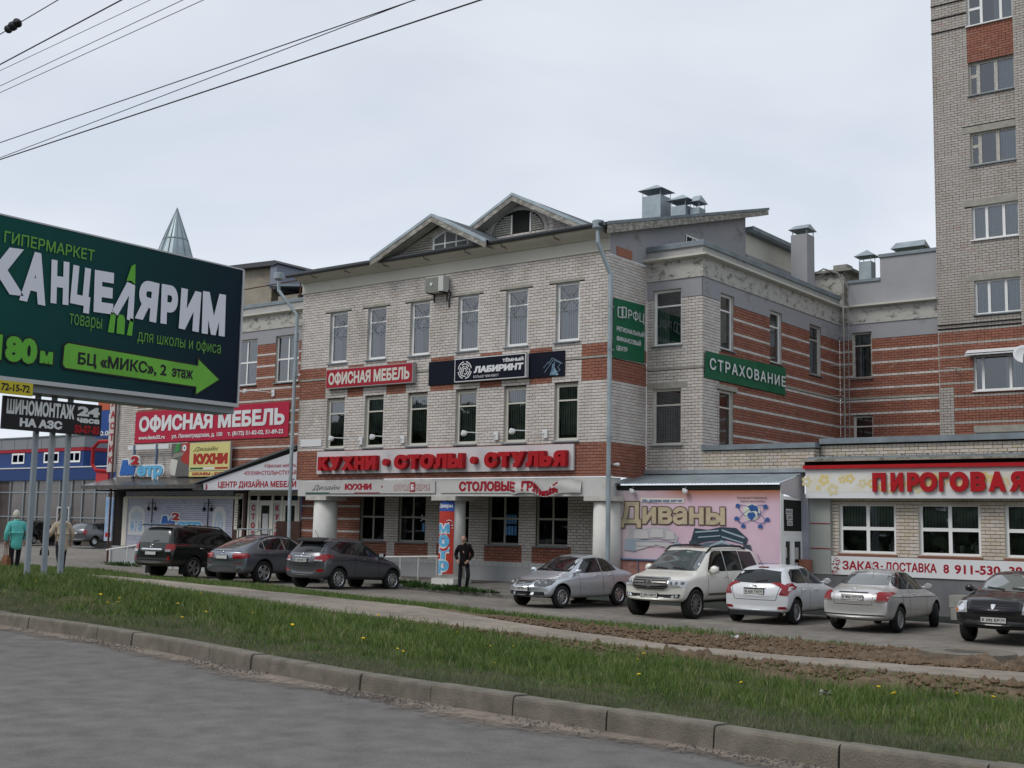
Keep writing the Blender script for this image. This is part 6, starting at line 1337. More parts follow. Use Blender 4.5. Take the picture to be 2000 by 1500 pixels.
SUV = dict(L=4.95, W=1.97, ro=1.2, wb=2.85, R=.39, tr=.85, tw=.28, spokes=5, spw=.11, br=.10, bf=.30, st=[(0, .5, .72, .90, .93, .86), (.05, .42, 1.02, 1.16, .965, .86), (.12, .40, 1.16, 1.42, .985, .80), (.24, .40, 1.19, 1.80, .985, .75), (.55, .40, 1.19, 1.875, .985, .735), (1.6, .40, 1.19, 1.895, .985, .74), (2.6, .40, 1.18, 1.885, .985, .74), (3.0, .40, 1.18, 1.83, .985, .735), (3.72, .40, 1.16, 1.24, .98, .80), (4.35, .42, 1.10, 1.19, .97, .80), (4.82, .44, 1.0, 1.09, .94, .80), (4.95, .5, .80, .88, .88, .76)])
X6S = dict(L=4.88, W=1.98, ro=1.1, wb=2.93, R=.385, tr=.86, tw=.29, spokes=5, spw=.13, br=.2, bf=.3, st=[(0, .42, .72, .84, .90, .80), (.06, .36, .98, 1.07, .965, .82), (.20, .34, 1.06, 1.16, .985, .76), (.75, .33, 1.11, 1.38, .985, .69), (1.4, .33, 1.12, 1.62, .985, .65), (2.15, .33, 1.12, 1.70, .985, .64), (2.75, .33, 1.11, 1.65, .985, .64), (3.55, .33, 1.08, 1.15, .98, .76), (4.2, .34, 1.0, 1.08, .97, .76), (4.7, .36, .85, .92, .93, .74), (4.88, .42, .65, .72, .86, .7)])
IX = dict(L=4.41, W=1.82, ro=.9, wb=2.64, R=.345, tr=.80, tw=.225, spokes=10, spw=.045, br=.2, bf=.3, st=[(0, .42, .68, .82, .80, .72), (.05, .36, .95, 1.04, .875, .74), (.15, .33, 1.06, 1.19, .905, .69), (.48, .32, 1.11, 1.55, .91, .62), (.9, .32, 1.11, 1.645, .91, .61), (1.8, .32, 1.07, 1.67, .91, .61), (2.35, .32, 1.04, 1.61, .91, .61), (3.2, .32, 1.0, 1.09, .905, .7), (3.85, .33, .93, 1.0, .89, .7), (4.25, .36, .75, .84, .84, .66), (4.41, .42, .6, .66, .76, .6)])
SOL = dict(L=4.55, W=1.705, ro=1.02, wb=2.605, R=.315, tr=.74, tw=.195, spokes=9, spw=.05, br=.15, bf=.34, st=[(0, .38, .62, .80, .74, .66), (.06, .3, .9, 1.0, .81, .68), (.55, .26, .97, 1.06, .845, .66), (.78, .25, .98, 1.10, .85, .62), (1.35, .24, .97, 1.42, .85, .57), (1.9, .24, .95, 1.50, .85, .56), (2.45, .24, .92, 1.46, .85, .56), (3.25, .24, .89, .98, .85, .66), (3.95, .26, .80, .88, .835, .64), (4.4, .3, .65, .74, .79, .6), (4.55, .36, .52, .58, .70, .54)])
CEED = dict(L=4.235, W=1.79, ro=.72, wb=2.65, R=.32, tr=.79, tw=.205, spokes=10, spw=.04, br=.16, bf=.3, st=[(0, .36, .58, .72, .80, .72), (.05, .3, .84, .93, .865, .74), (.17, .28, .96, 1.10, .89, .67), (.5, .27, 1.0, 1.40, .895, .60), (.95, .26, 1.0, 1.47, .895, .585), (1.7, .25, .97, 1.495, .895, .58), (2.3, .25, .94, 1.44, .895, .58), (3.1, .25, .9, .98, .89, .66), (3.7, .26, .82, .89, .875, .66), (4.1, .3, .66, .74, .82, .6), (4.235, .36, .52, .58, .74, .54)])
POLO = dict(L=4.384, W=1.699, ro=.95, wb=2.55, R=.31, tr=.74, tw=.19, spokes=9, spw=.06, rim=mat('hubcap', (.33, .33, .33), .5, .4), br=.15, bf=.32, steer=24, st=[(0, .36, .6, .74, .74, .66), (.05, .3, .88, .98, .81, .70), (.45, .26, .96, 1.05, .845, .67), (.68, .26, .97, 1.08, .85, .64), (1.2, .25, .97, 1.40, .85, .57), (1.8, .25, .95, 1.475, .85, .56), (2.35, .25, .93, 1.43, .85, .56), (3.15, .25, .9, .97, .845, .66), (3.8, .26, .82, .88, .83, .64), (4.25, .3, .66, .74, .78, .6), (4.384, .36, .52, .58, .70, .54)])
CAL = dict(L=4.415, W=1.8, ro=.85, wb=2.635, R=.34, tr=.78, tw=.215, br=.12, bf=.22, st=[(0, .4, .66, .8, .84, .76), (.06, .34, .95, 1.05, .885, .76), (.4, .32, 1.05, 1.38, .9, .64), (.9, .31, 1.05, 1.49, .9, .62), (1.8, .3, 1.04, 1.545, .9, .62), (2.4, .3, 1.03, 1.50, .9, .62), (3.15, .3, 1.02, 1.10, .9, .74), (3.8, .31, .98, 1.06, .895, .74), (4.25, .33, .88, .97, .88, .74), (4.415, .42, .66, .74, .84, .7)])
# --- black SUV seen from behind
blackp = paint('paint_black_green', (.016, .018, .017), .4, .25, .5)
c = Car('parked_car', 'large black off-road suv seen from behind, leftmost of the near row', (-36.79, 27.99, .17), 353.6, -2.2, blackp, dict(SUV, rim=alu_d))
side(c, [[(.42, 1.26), (1.35, 1.26), (1.35, 1.76), (.55, 1.74)], [(1.43, 1.25), (2.28, 1.25), (2.25, 1.77), (1.43, 1.77)], [(2.36, 1.25), (3.3, 1.24), (2.92, 1.66), (2.75, 1.76), (2.34, 1.77)]], [[(1.39, .5), (1.39, 1.22)], [(2.32, .5), (2.32, 1.22)], [(3.45, .5), (3.4, 1.15)]], 1.08, [1.55, 2.45], chrome, gm=carglass_t)
c.rear_glass([(0, 1.24), (.74, 1.24), (.66, 1.72), (0, 1.76)], z=1.28, m=mat('glass_rear_grey', (.085, .09, .09), .12, spec=1))
for sx in (-1, 1):
    c.patch('tail_lamp', 'B', [(sx*.66, .96), (sx*.93, .94), (sx*.94, 1.2), (sx*.68, 1.18)], red_l, .02, .06); c.patch('tail_lamp', 'R' if sx > 0 else 'L', [(.02, .94), (.26, 1.02), (.28, 1.2), (.05, 1.2)], red_l, .01, .06)
    c.patch('lamp_lens', 'B', [(sx*.68, .92), (sx*.88, .92), (sx*.88, 1.0), (sx*.68, 1.0)], clear_l, .028, .06)
    c.patch('reflector', 'B', [(sx*.74, .62), (sx*.86, .62), (sx*.86, .76), (sx*.76, .76)], red_l, .008, .06)
c.patch('chrome_strip', 'B', sym([(0, .98), (.5, .98), (.5, 1.03), (0, 1.03)]), chrome, .012, .08); c.badge('B', 1.13, .05, 1)
c.line('tailgate_seam', 'B', [(-.72, 1.2), (-.72, .72), (.72, .72), (.72, 1.2)], seam, .014); c.line('bumper_seam', 'B', [(-.9, .72), (.9, .72)], seam, .02)
c.patch('bumper_step', 'B', sym([(0, .64), (.8, .64), (.8, .70), (0, .70)]), cladd, .012, .08)
c.plate('B', .86, None); c.mirror(3.2, 1.22, blackp, .26, .2); c.rails(.8, 2.9, 1.9, .66, blackp); c.arches(blackp, .05)
g = MB(); g.add([(-.66, -1.2+.12, 1.84), (.66, -1.2+.12, 1.84), (.7, -1.2+.4, 1.91), (-.7, -1.2+.4, 1.91), (-.66, -1.2+.12, 1.88), (.66, -1.2+.12, 1.88), (.7, -1.2+.4, 1.93), (-.7, -1.2+.4, 1.93)], [(3,2,1,0),(4,5,6,7),(0,1,5,4),(1,2,6,5),(2,3,7,6),(3,0,4,7)]); g.build('spoiler', blackp, c.t, local=True)
for sx in (-1, 1): g = MB(); g.box((sx*.85-.14, -.47, .14), (sx*.85+.14, -.455, .45)); g.build('mud_flap', trim, c.t, local=True)
# --- grey coupe suv
greyblue = paint('paint_steel_blue', (.17, .19, .225), .7, .3, .25)
c = Car('parked_car', 'steel grey coupe suv seen from behind, second from the left in the near row', (-33.43, 28.39, .13), 356.1, -1.2, greyblue, X6S)
side(c, [[(.95, 1.2), (1.15, 1.18), (1.2, 1.44), (.98, 1.3)], [(1.22, 1.18), (2.12, 1.17), (2.1, 1.57), (1.5, 1.53), (1.25, 1.45)], [(2.2, 1.17), (3.18, 1.15), (2.85, 1.42), (2.6, 1.56), (2.2, 1.57)]], [[(1.25, .5), (1.2, .9), (1.22, 1.15)], [(2.16, .45), (2.16, 1.14)], [(3.3, .45), (3.28, 1.1)], [(.5, .98), (2.0, .96), (4.2, .88)]], 1.03, [1.5, 2.4], greyblue, sm=chrome)
c.rear_glass([(0, 1.18), (.62, 1.18), (.55, 1.56), (0, 1.6)], wiper=False, m=mat('glass_rear_brown', (.055, .045, .045), .08, spec=1, coat=1))
for sx in (-1, 1):
    c.patch('tail_lamp', 'B', [(sx*.44, .93), (sx*.52, .84), (sx*.95, .86), (sx*.93, 1.02), (sx*.5, 1.02)], red_l, .016, .05); c.patch('tail_lamp', 'R' if sx > 0 else 'L', [(.03, .86), (.42, .9), (.36, 1.02), (.05, 1.02)], red_l, .010, .05)
    c.patch('lamp_lens', 'B', [(sx*.5, .955), (sx*.9, .955), (sx*.9, .985), (sx*.5, .985)], mat('lamp_pink', (.62, .22, .22), .2), .024, .05)
    c.patch('reflector', 'B', [(sx*.5, .66), (sx*.85, .67), (sx*.85, .69), (sx*.5, .68)], red_l2, .008, .06)
    h, n = c.hit('B', sx*.72, .5); g = MB(); g.lathe((sx*.66, h.y-.02, .5), (0, 1, 0), [(-.03, .055), (.1, .055)], 14); g.build('exhaust', chrome, c.t, local=True)
c.line('boot_lip', 'B', [(-.72, 1.09), (.72, 1.09)], seam, .015); c.line('tailgate_seam', 'B', [(-.55, 1.0), (-.5, .76), (.5, .76), (.55, 1.0)], seam, .014)
c.patch('diffuser', 'B', sym([(0, .42), (.85, .42), (.8, .52), (.45, .60), (0, .60)]), cladd, .008, .08); c.badge('B', 1.03, .045, 0); c.plate('B', .88, None, x=0); c.mirror(3.2, 1.16, greyblue); c.arches(trim, .03)
c.rails(1.1, 2.8, 1.7, .56, trim, .012, .02)
# --- dark grey compact suv
gr = paint('paint_graphite', (.115, .12, .135), .65, .32, .25)
c = Car('parked_car', 'dark grey compact suv seen from behind in front of the left column', (-29.26, 28.0, .13), 358.1, -2.3, gr, IX)
side(c, [[(.62, 1.30), (1.05, 1.17), (1.62, 1.14), (1.62, 1.52), (1.1, 1.52)], [(1.70, 1.13), (2.62, 1.10), (2.9, 1.13), (2.55, 1.37), (2.2, 1.5), (1.70, 1.52)]], [[(1.0, .95), (.98, .72), (1.15, .5)], [(1.66, .42), (1.66, 1.12)], [(2.85, .42), (2.82, 1.05)], [(.55, .9), (1.7, .96), (3.4, .86)]], .98, [1.25, 2.1], gr)
c.rear_glass([(0, 1.14), (.72, 1.16), (.60, 1.50), (0, 1.53)], z=1.2)
for sx in (-1, 1):
    c.patch('tail_lamp', 'B', [(sx*.5, .93), (sx*.56, .88), (sx*.86, .87), (sx*.89, 1.0), (sx*.86, 1.08), (sx*.58, 1.03)], red_l, .014, .05); c.patch('tail_lamp', 'R' if sx > 0 else 'L', [(.05, .88), (.3, .93), (.55, 1.06), (.42, 1.11), (.08, 1.08)], red_l, .012, .05)
    c.patch('lamp_lens', 'B', [(sx*.52, .88), (sx*.78, .875), (sx*.8, .92), (sx*.54, .925)], clear_l, .02, .05); c.patch('reflector', 'B', [(sx*.60, .54), (sx*.84, .56), (sx*.82, .64), (sx*.62, .62)], red_l, .01, .06)
c.patch('lower_cladding', 'B', sym([(0, .4), (.8, .4), (.83, .56), (.58, .55), (.45, .48), (0, .48)]), cladd, .006, .08); c.both('sill_cladding', [(1.35, .34), (3.1, .34), (3.1, .42), (1.35, .42)], cladd, .006); c.arches(cladd, .045)
c.line('tailgate_seam', 'B', [(-.6, .92), (-.52, .72), (.52, .72), (.6, .92)], seam, .014); c.line('plate_lip', 'B', [(-.36, 1.02), (.36, 1.02)], chrome, .02, .01); c.badge('B', 1.08, .04, 2); c.plate('B', .9, ('К 878 МК', '35')); c.mirror(2.95, 1.13, trim, .22, .16); c.rails(.7, 2.3, 1.66, .52, alu_d, .014, .03)
g = MB(); g.add([(-.58, -.9+.30, 1.50), (.58, -.9+.30, 1.50), (.62, -.9+.62, 1.62), (-.62, -.9+.62, 1.62), (-.58, -.9+.30, 1.54), (.58, -.9+.30, 1.54), (.62, -.9+.62, 1.64), (-.62, -.9+.62, 1.64)], [(3,2,1,0),(4,5,6,7),(0,1,5,4),(1,2,6,5),(2,3,7,6),(3,0,4,7)]); g.build('spoiler', trim, c.t, local=True)
g = MB(); g.tube([(0, -.1, 1.62), (-.04, -.28, 1.88)], .007, 4); g.build('antenna', trim, c.t, local=True)
# --- silver sedan facing us
sil = paint('paint_silver_blue', (.62, .66, .71), .65, .3, .25)
c = Car('parked_car', 'silver blue sedan facing the road between the man and the white suv', (-20.55, 31.35, -.02), 186, 0, sil, SOL)
def hood(c, zc): pass
side(c, [[(1.12, 1.05), (1.62, 1.02), (1.78, 1.02), (1.78, 1.38), (1.45, 1.34), (1.2, 1.2)], [(1.86, 1.01), (2.55, .99), (2.86, .99), (2.6, 1.2), (2.35, 1.36), (1.86, 1.39)]], [[(1.3, .55), (1.35, 1.0)], [(1.82, .32), (1.82, 1.0)], [(2.85, .32), (2.88, .95)]], .9, [1.5, 2.1], sil, sm=trim)
c.windscreen([(0, 1.02), (.64, 1.01), (.52, 1.39), (0, 1.43)]); c.rear_glass([(0, 1.12), (.56, 1.12), (.48, 1.38), (0, 1.4)], wiper=False)
for sx in (-1, 1):
    c.patch('headlamp', 'F', [(sx*.36, .72), (sx*.40, .62), (sx*.66, .60), (sx*.76, .66), (sx*.76, .76), (sx*.6, .78)], lampdk, .012, .05)
    for xx in (.5, .64): h, n = c.hit('F', sx*xx, .69); g = MB(); g.lathe(h+Vector((0, .005, 0)), (0, 1, 0), [(0, .055), (.018, .04)], 12); g.build('lamp_bulb', clear_l, c.t, local=True)
    c.patch('headlamp', 'R' if sx > 0 else 'L', [(4.12, .66), (4.32, .64), (4.32, .76), (4.15, .76)], lampdk, .012, .05)
    c.patch('lower_intake', 'F', [(sx*.38, .36), (sx*.66, .37), (sx*.64, .46), (sx*.38, .46)], trim, .012, .05)
c.patch('grille', 'F', sym([(0, .60), (.25, .60), (.31, .76), (0, .77)]), trim, .012, .05)
for z in (.63, .67, .71, .75): c.line('grille_bar', 'F', [(-.27, z), (.27, z)], chrome, .014, .022)
c.line('grille_frame', 'F', [(-.31, .77), (-.25, .59), (.25, .59), (.31, .77), (-.31, .77)], chrome, .016, .024); c.badge('F', .69, .045, 0)
c.patch('centre_intake', 'F', sym([(0, .33), (.28, .33), (.3, .46), (0, .46)]), trim, .012, .06); c.plate('F', .53, ('К 619 КУ', '35')); c.mirror(3.0, 1.0, sil, .22, .15)
c.line('bonnet_seam', 'F', [(-.72, .80), (-.36, .79), (.36, .79), (.72, .80)], seam, .012)
# --- white SUV facing us
wp = paint('paint_pearl_white', (.74, .725, .66), .1, .3, .35)
c = Car('parked_car', 'big pearl white off-road suv facing the road with black roof rails', (-16.74, 31.8, -.09), 181.6, 0, wp, dict(SUV, spokes=10, spw=.05, rim=alu_d, ro=1.2))
side(c, [[(.42, 1.26), (1.35, 1.26), (1.35, 1.76), (.6, 1.74)], [(1.43, 1.25), (2.28, 1.25), (2.25, 1.77), (1.43, 1.77)], [(2.36, 1.25), (3.3, 1.24), (2.92, 1.66), (2.75, 1.76), (2.34, 1.77)]], [[(1.39, .5), (1.39, 1.22)], [(2.32, .5), (2.32, 1.22)], [(3.45, .5), (3.4, 1.15)]], 1.08, [1.55, 2.45], chrome, gm=carglass_t)
c.windscreen([(0, 1.26), (.78, 1.25), (.67, 1.76), (0, 1.80)], m=mat('windscreen_bluish', (.07, .085, .09), .05, spec=1, coat=1)); c.rear_glass([(0, 1.24), (.74, 1.24), (.66, 1.72), (0, 1.76)], z=1.28)
c.patch('sun_roof', 'T', [(-.4, 2.2), (.4, 2.2), (.42, 2.75), (-.42, 2.75)], mat('roof_glass', (.12, .06, .05), .1), .01, .1)
for sx in (-1, 1):
    c.patch('headlamp', 'F', [(sx*.54, .86), (sx*.92, .84), (sx*.93, 1.0), (sx*.56, 1.03)], clear_l, .016, .05); c.patch('headlamp', 'R' if sx > 0 else 'L', [(4.5, .86), (4.8, .84), (4.8, 1.0), (4.55, 1.02)], clear_l, .012, .05)
    for xx in (.62, .74, .86): c.patch('lamp_bulb', 'F', circle(sx*xx, .94, .035, n=10), lampdk, .022, .05)
    c.patch('fog_surround', 'F', [(sx*.42, .56), (sx*.80, .56), (sx*.84, .66), (sx*.42, .64)], trim, .012, .05); c.patch('fog_lamp', 'F', circle(sx*.74, .61, .04, n=12), clear_l, .02, .05); c.patch('fog_chrome', 'F', [(sx*.58, .57), (sx*.68, .57), (sx*.68, .65), (sx*.66, .65)], chrome, .02, .05)
c.patch('grille', 'F', sym([(0, .78), (.42, .78), (.52, .84), (.54, 1.04), (0, 1.06)]), trim, .014, .05)
for z in (.83, .89, .95, 1.01): c.line('grille_bar', 'F', [(-.5, z), (.5, z)], mat('grille_metal', (.22, .21, .2), .35, .8), .03, .028)
c.line('grille_frame', 'F', [(-.54, 1.06), (-.53, .84), (-.42, .76), (.42, .76), (.53, .84), (.54, 1.06), (-.54, 1.06)], mat('grille_frame_m', (.4, .4, .4), .3, .9), .03, .03); c.badge('F', .93, .085, 1)
c.line('lower_intake', 'F', [(-.8, .61), (.8, .61)], trim, .07, .010); c.plate('F', .62, ('Е 200 СМ', '35')); c.mirror(3.2, 1.25, wp, .26, .24); c.rails(.8, 3.0, 1.9, .66, trim, .028, .07); c.arches(wp, .05)
c.patch('skid_plate', 'F', sym([(0, .42), (.7, .42), (.74, .47), (0, .47)]), cladd, .008, .08); c.both('side_step', [(1.3, .42), (3.5, .42), (3.5, .48), (1.3, .48)], cladd, .03); c.both('door_moulding', [(1.6, .60), (3.4, .60), (3.4, .66), (1.6, .66)], mat('dirty_trim', (.12, .10, .08), .8), .012)
# --- white hatchback from behind
w2 = paint('paint_white', (.66, .68, .71), .0, .3, .2)
c = Car('parked_car', 'white hatchback seen from behind with red tail lamps and tinted rear window', (-14.05, 29.3, -.09), 358.5, 0, w2, CEED)
side(c, [[(.62, 1.08), (.95, 1.06), (1.52, 1.04), (1.52, 1.37), (1.0, 1.36), (.78, 1.3)], [(1.60, 1.03), (2.5, 1.0), (2.8, 1.0), (2.45, 1.24), (2.1, 1.37), (1.60, 1.39)]], [[(.95, .62), (1.0, .9)], [(1.56, .32), (1.56, 1.02)], [(2.8, .32), (2.78, .96)], [(1.2, .32), (2.8, .32)]], .86, [1.15, 2.0], w2)
c.rear_glass([(0, 1.03), (.66, 1.05), (.54, 1.33), (0, 1.38)], z=1.08)
for sx in (-1, 1):
    c.patch('tail_lamp', 'B', [(sx*.64, .76), (sx*.84, .74), (sx*.88, .90), (sx*.82, 1.05), (sx*.76, 1.04)], red_l, .014, .05); c.patch('tail_lamp', 'R' if sx > 0 else 'L', [(.06, .74), (.2, .80), (.3, .98), (.24, 1.06), (.12, 1.03)], red_l, .012, .05)
    c.patch('lamp_lens', 'B', [(sx*.68, .80), (sx*.80, .79), (sx*.82, .86), (sx*.72, .87)], red_l2, .02, .05); c.patch('reflector', 'B', [(sx*.60, .40), (sx*.83, .41), (sx*.80, .47), (sx*.62, .46)], red_l2, .012, .05)
c.patch('brake_lamp', 'B', sym([(0, 1.405), (.14, 1.405), (.13, 1.43), (0, 1.43)]), red_l2, .012, .05); c.line('tailgate_seam', 'B', [(-.68, 1.0), (-.56, .62), (.56, .62), (.68, 1.0)], seam, .012); c.line('plate_lip', 'B', [(-.3, .90), (.3, .90)], seam, .025, .01); c.badge('B', .96, .04, 1); c.plate('B', .82, ('В 620 ТН', '35')); c.mirror(2.95, 1.02, w2, .2, .15)
g = MB(); g.tube([(.0, -.72+.62, 1.45), (-.06, -.72+.4, 1.75)], .006, 4); g.build('antenna', trim, c.t, local=True)
g = MB(); g.box((-.66, -.70, .22), (.66, -.55, .32)); g.build('under_tray', trim, c.t, local=True)
# --- silver beige sedan from behind
bg2 = paint('paint_silver_beige', (.62, .61, .60), .65, .32, .3)
c = Car('parked_car', 'silver beige sedan seen from behind with its front wheels turned', (-11.21, 29.0, -.08), .6, 0, bg2, POLO)
side(c, [[(.92, 1.10), (1.1, 1.04), (1.52, 1.02), (1.52, 1.38), (1.25, 1.34), (1.02, 1.22)], [(1.60, 1.02), (2.45, .99), (2.78, .99), (2.5, 1.18), (2.2, 1.34), (1.60, 1.39)]], [[(1.1, .55), (1.12, .98)], [(1.56, .32), (1.56, 1.0)], [(2.75, .32), (2.75, .95)], [(.4, .84), (3.6, .78)]], .88, [1.2, 1.95], bg2)
c.rear_glass([(0, 1.11), (.60, 1.11), (.50, 1.38), (0, 1.41)], wiper=False, m=mat('glass_clearish', (.07, .085, .085), .06, spec=1, coat=1)); c.windscreen([(0, 1.02), (.64, 1.01), (.52, 1.36), (0, 1.4)])
for sx in (-1, 1):
    c.patch('tail_lamp', 'B', [(sx*.56, .76), (sx*.78, .74), (sx*.81, .93), (sx*.76, .96), (sx*.57, .96)], red_l, .012, .05); c.patch('tail_lamp', 'R' if sx > 0 else 'L', [(.05, .76), (.22, .78), (.28, .93), (.08, .94)], red_l, .012, .05); c.patch('lamp_lens', 'B', [(sx*.52, .74), (sx*.76, .73), (sx*.76, .77), (sx*.52, .78)], mat('lamp_smoke', (.25, .14, .13), .2), .018, .05)
c.line('tailgate_seam', 'B', [(-.49, .98), (-.46, .66), (.46, .66), (.49, .98)], seam, .012); c.line('plate_lip', 'B', [(-.36, .94), (.36, .94)], trim, .02, .012); c.badge('B', .99, .05, 0); c.plate('B', .83, ('Е 902 ОТ', '35')); c.mirror(2.88, 1.02, bg2, .2, .14); c.line('bumper_line', 'B', [(-.74, .42), (.74, .42)], trim, .03, .006)
g = MB(); g.tube([(.0, .5, 1.44), (-.04, .32, 1.66)], .006, 4); g.build('antenna', trim, c.t, local=True); g = MB(); g.lathe((-.42, -.93, .27), (0, 1, 0), [(0, .03), (.2, .03)], 8); g.build('exhaust', trim, c.t, local=True)
# --- black hatch facing us at the right edge
bk = paint('paint_black', (.008, .008, .011), .2, .2, .12)
c = Car('parked_car', 'black hatchback facing the road, rightmost car cut by the picture edge', (-7.75, 30.75, -.08), 180, 0, bk, CAL)
side(c, [[(.75, 1.12), (1.6, 1.1), (1.6, 1.42), (.95, 1.40)], [(1.68, 1.1), (2.5, 1.09), (2.85, 1.1), (2.5, 1.3), (2.2, 1.43), (1.68, 1.43)]], [[(1.64, .4), (1.64, 1.08)], [(2.9, .4), (2.9, 1.05)]], .98, [1.3, 2.1], bk)
c.windscreen([(0, 1.12), (.70, 1.11), (.57, 1.43), (0, 1.475)], m=mat('windscreen_grey', (.10, .12, .115), .08, spec=1, coat=1)); c.rear_glass([(0, 1.1), (.7, 1.1), (.6, 1.4), (0, 1.42)], z=1.14)
for sx in (-1, 1):
    c.patch('headlamp', 'F', [(sx*.56, .68), (sx*.84, .66), (sx*.85, .90), (sx*.60, .92)], clear_l, .012, .05); c.patch('lamp_bulb', 'F', circle(sx*.70, .79, .085, n=16), chrome, .02, .04); c.patch('indicator', 'F', [(sx*.78, .68), (sx*.85, .68), (sx*.85, .76), (sx*.80, .76)], orange_l, .02, .05)
    c.patch('headlamp', 'R' if sx > 0 else 'L', [(4.12, .68), (4.3, .66), (4.3, .88), (4.15, .9)], clear_l, .012, .05)
c.patch('grille', 'F', sym([(0, .66), (.42, .66), (.52, .80), (.50, .93), (0, .95)]), trim, .012, .05)
for z in (.70, .75, .80, .85, .90): c.line('grille_bar', 'F', [(-.46, z), (.46, z)], mat('grille_dark', (.03, .03, .04), .3, .5), .022, .02)
poly_ = [(0, .86), (.05, .85), (.03, .78), (0, .75)]; c.patch('emblem', 'F', sym(poly_), chrome, .03, .04)
c.line('lower_grille', 'F', [(-.7, .47), (.7, .47)], trim, .04, .012); c.line('lower_grille', 'F', [(-.7, .40), (.7, .40)], trim, .03, .012); c.plate('F', .54, ('Е 292 ЕР', '35')); c.mirror(2.98, 1.12, bk, .22, .18)
# --- background cars by the blue store
def small_car(label, loc, az, pm, sp, wag=False):
    c = Car('parked_car', label, loc, az, 0, pm, sp)
    z = .98
    side(c, [[(.75, 1.05), (1.5, 1.03), (1.5, 1.36), (.9, 1.34)], [(1.58, 1.03), (2.6, 1.0), (2.4, 1.2), (2.1, 1.36), (1.58, 1.38)]], [], .9, [], pm, surround=False)
    c.rear_glass([(0, 1.06), (.6, 1.06), (.52, 1.36), (0, 1.38)], wiper=False, m=MATS['glass_clearish'])
    for sx in (-1, 1): c.patch('tail_lamp', 'B', [(sx*.62, .72), (sx*.8, .72), (sx*.78, 1.02), (sx*.66, 1.02)], red_l, .014, .07); c.patch('headlamp', 'F', [(sx*.45, .62), (sx*.72, .6), (sx*.74, .74), (sx*.5, .74)], clear_l, .012, .07)
    c.plate('B', .8, None); return c
PRI = dict(CEED, L=4.34, ro=.95, wb=2.49, R=.29, tr=.70, W=1.68, st=[(y, a, b, t+.02, w*.94, k*.97) for y, a, b, t, w, k in CEED['st']])
c = small_car('black estate car with roof rails parked in front of the blue store', (-72.9, 43.6, .55), 345+0, bk, PRI); c.rails(.6, 2.3, 1.5, .5, alu, .02, .05)
c = small_car('dark grey hatchback half hidden by the corner of the furniture building', (-67.6, 44.6, .55), 350, gr, PRI)
c = small_car('blue grey sedan behind the billboard posts by the blue store', (-76.6, 40.9, .5), 345, greyblue, dict(POLO, steer=0))
c = small_car('dark red car half hidden behind the woman in turquoise', (-79.5, 39.2, .5), 350, paint('paint_dark_red', (.10, .015, .02), .4, .3), dict(POLO, steer=0))
# ================================================================ GROUND
def ip(T):
    X = [a for a, b in T]; Y = [b for a, b in T]; return lambda x: float(np.interp(x, X, Y))
yK = ip([(-90, 19), (-45, 13.2), (-25, 10.9), (-17.3, 9.98), (-14.5, 9.72), (-11.5, 9.2), (-10.2, 8.9), (-8, 8.52), (-6, 8.35), (-4, 8.16), (-3, 8.06), (0, 7.9), (10, 7.6), (60, 7.0)])
yP1 = ip([(-90, 21), (-31, 16.3), (-16, 15.7), (-11, 15.45), (-7.3, 15.05), (-4, 15.3), (60, 15.5)]); yP2 = ip([(-90, 24), (-31, 18.9), (-16, 18.0), (-12.3, 16.8), (-9, 15.95), (-7.5, 15.85), (-4, 16.4), (60, 16.8)])
yL = ip([(-90, 30), (-37, 27.2), (-23, 25.6), (-17.6, 25.2), (-6.5, 24.8), (60, 24)])
zP = ip([(-90, .8), (-25, .76), (-16, .63), (-11, .53), (-4, .5), (60, .5)]); zL = ip([(-90, .55), (-50, .4), (-37, .22), (-28, .17), (-20, 0), (-17, -.09), (60, -.09)]); zB = ip([(-90, .6), (-60, .5), (-50, .3), (-42, .12), (-28, .06), (-22, -.05), (-17, -.09), (60, -.09)])
def gz(x, y):
    a, b, c, d = yK(x), yP1(x), yP2(x), yL(x)
    if y < b:
        t_ = max(0, (y-a)/(b-a)); z = .80*(1-t_)+(zP(x)-.02)*t_; bump = .38*math.exp(-((x+23)/7.5)**2)*math.sin(math.pi*min(1, t_))**1.3
        return z+bump
    if y < c: return zP(x)-.02
    if y < d: t_ = (y-c)/(d-c); return (zP(x)-.02)*(1-t_)+(zL(x))*t_
    if y < 31: t_ = (y-d)/(31-d); return zL(x)*(1-t_)+zB(x)*t_
    return zB(x)+max(0, y-31)*(0.0 if x > -52 else .005)
def grid(name, fn, nu, nv, m, smooth=True, **tags):
    P = [fn(i/nu, j/nv) for j in range(nv+1) for i in range(nu+1)]; g = MB()
    g.add(P, [(j*(nu+1)+i, j*(nu+1)+i+1, (j+1)*(nu+1)+i+1, (j+1)*(nu+1)+i) for j in range(nv) for i in range(nu)]); return g.build(name, m, None, smooth=smooth, **tags)
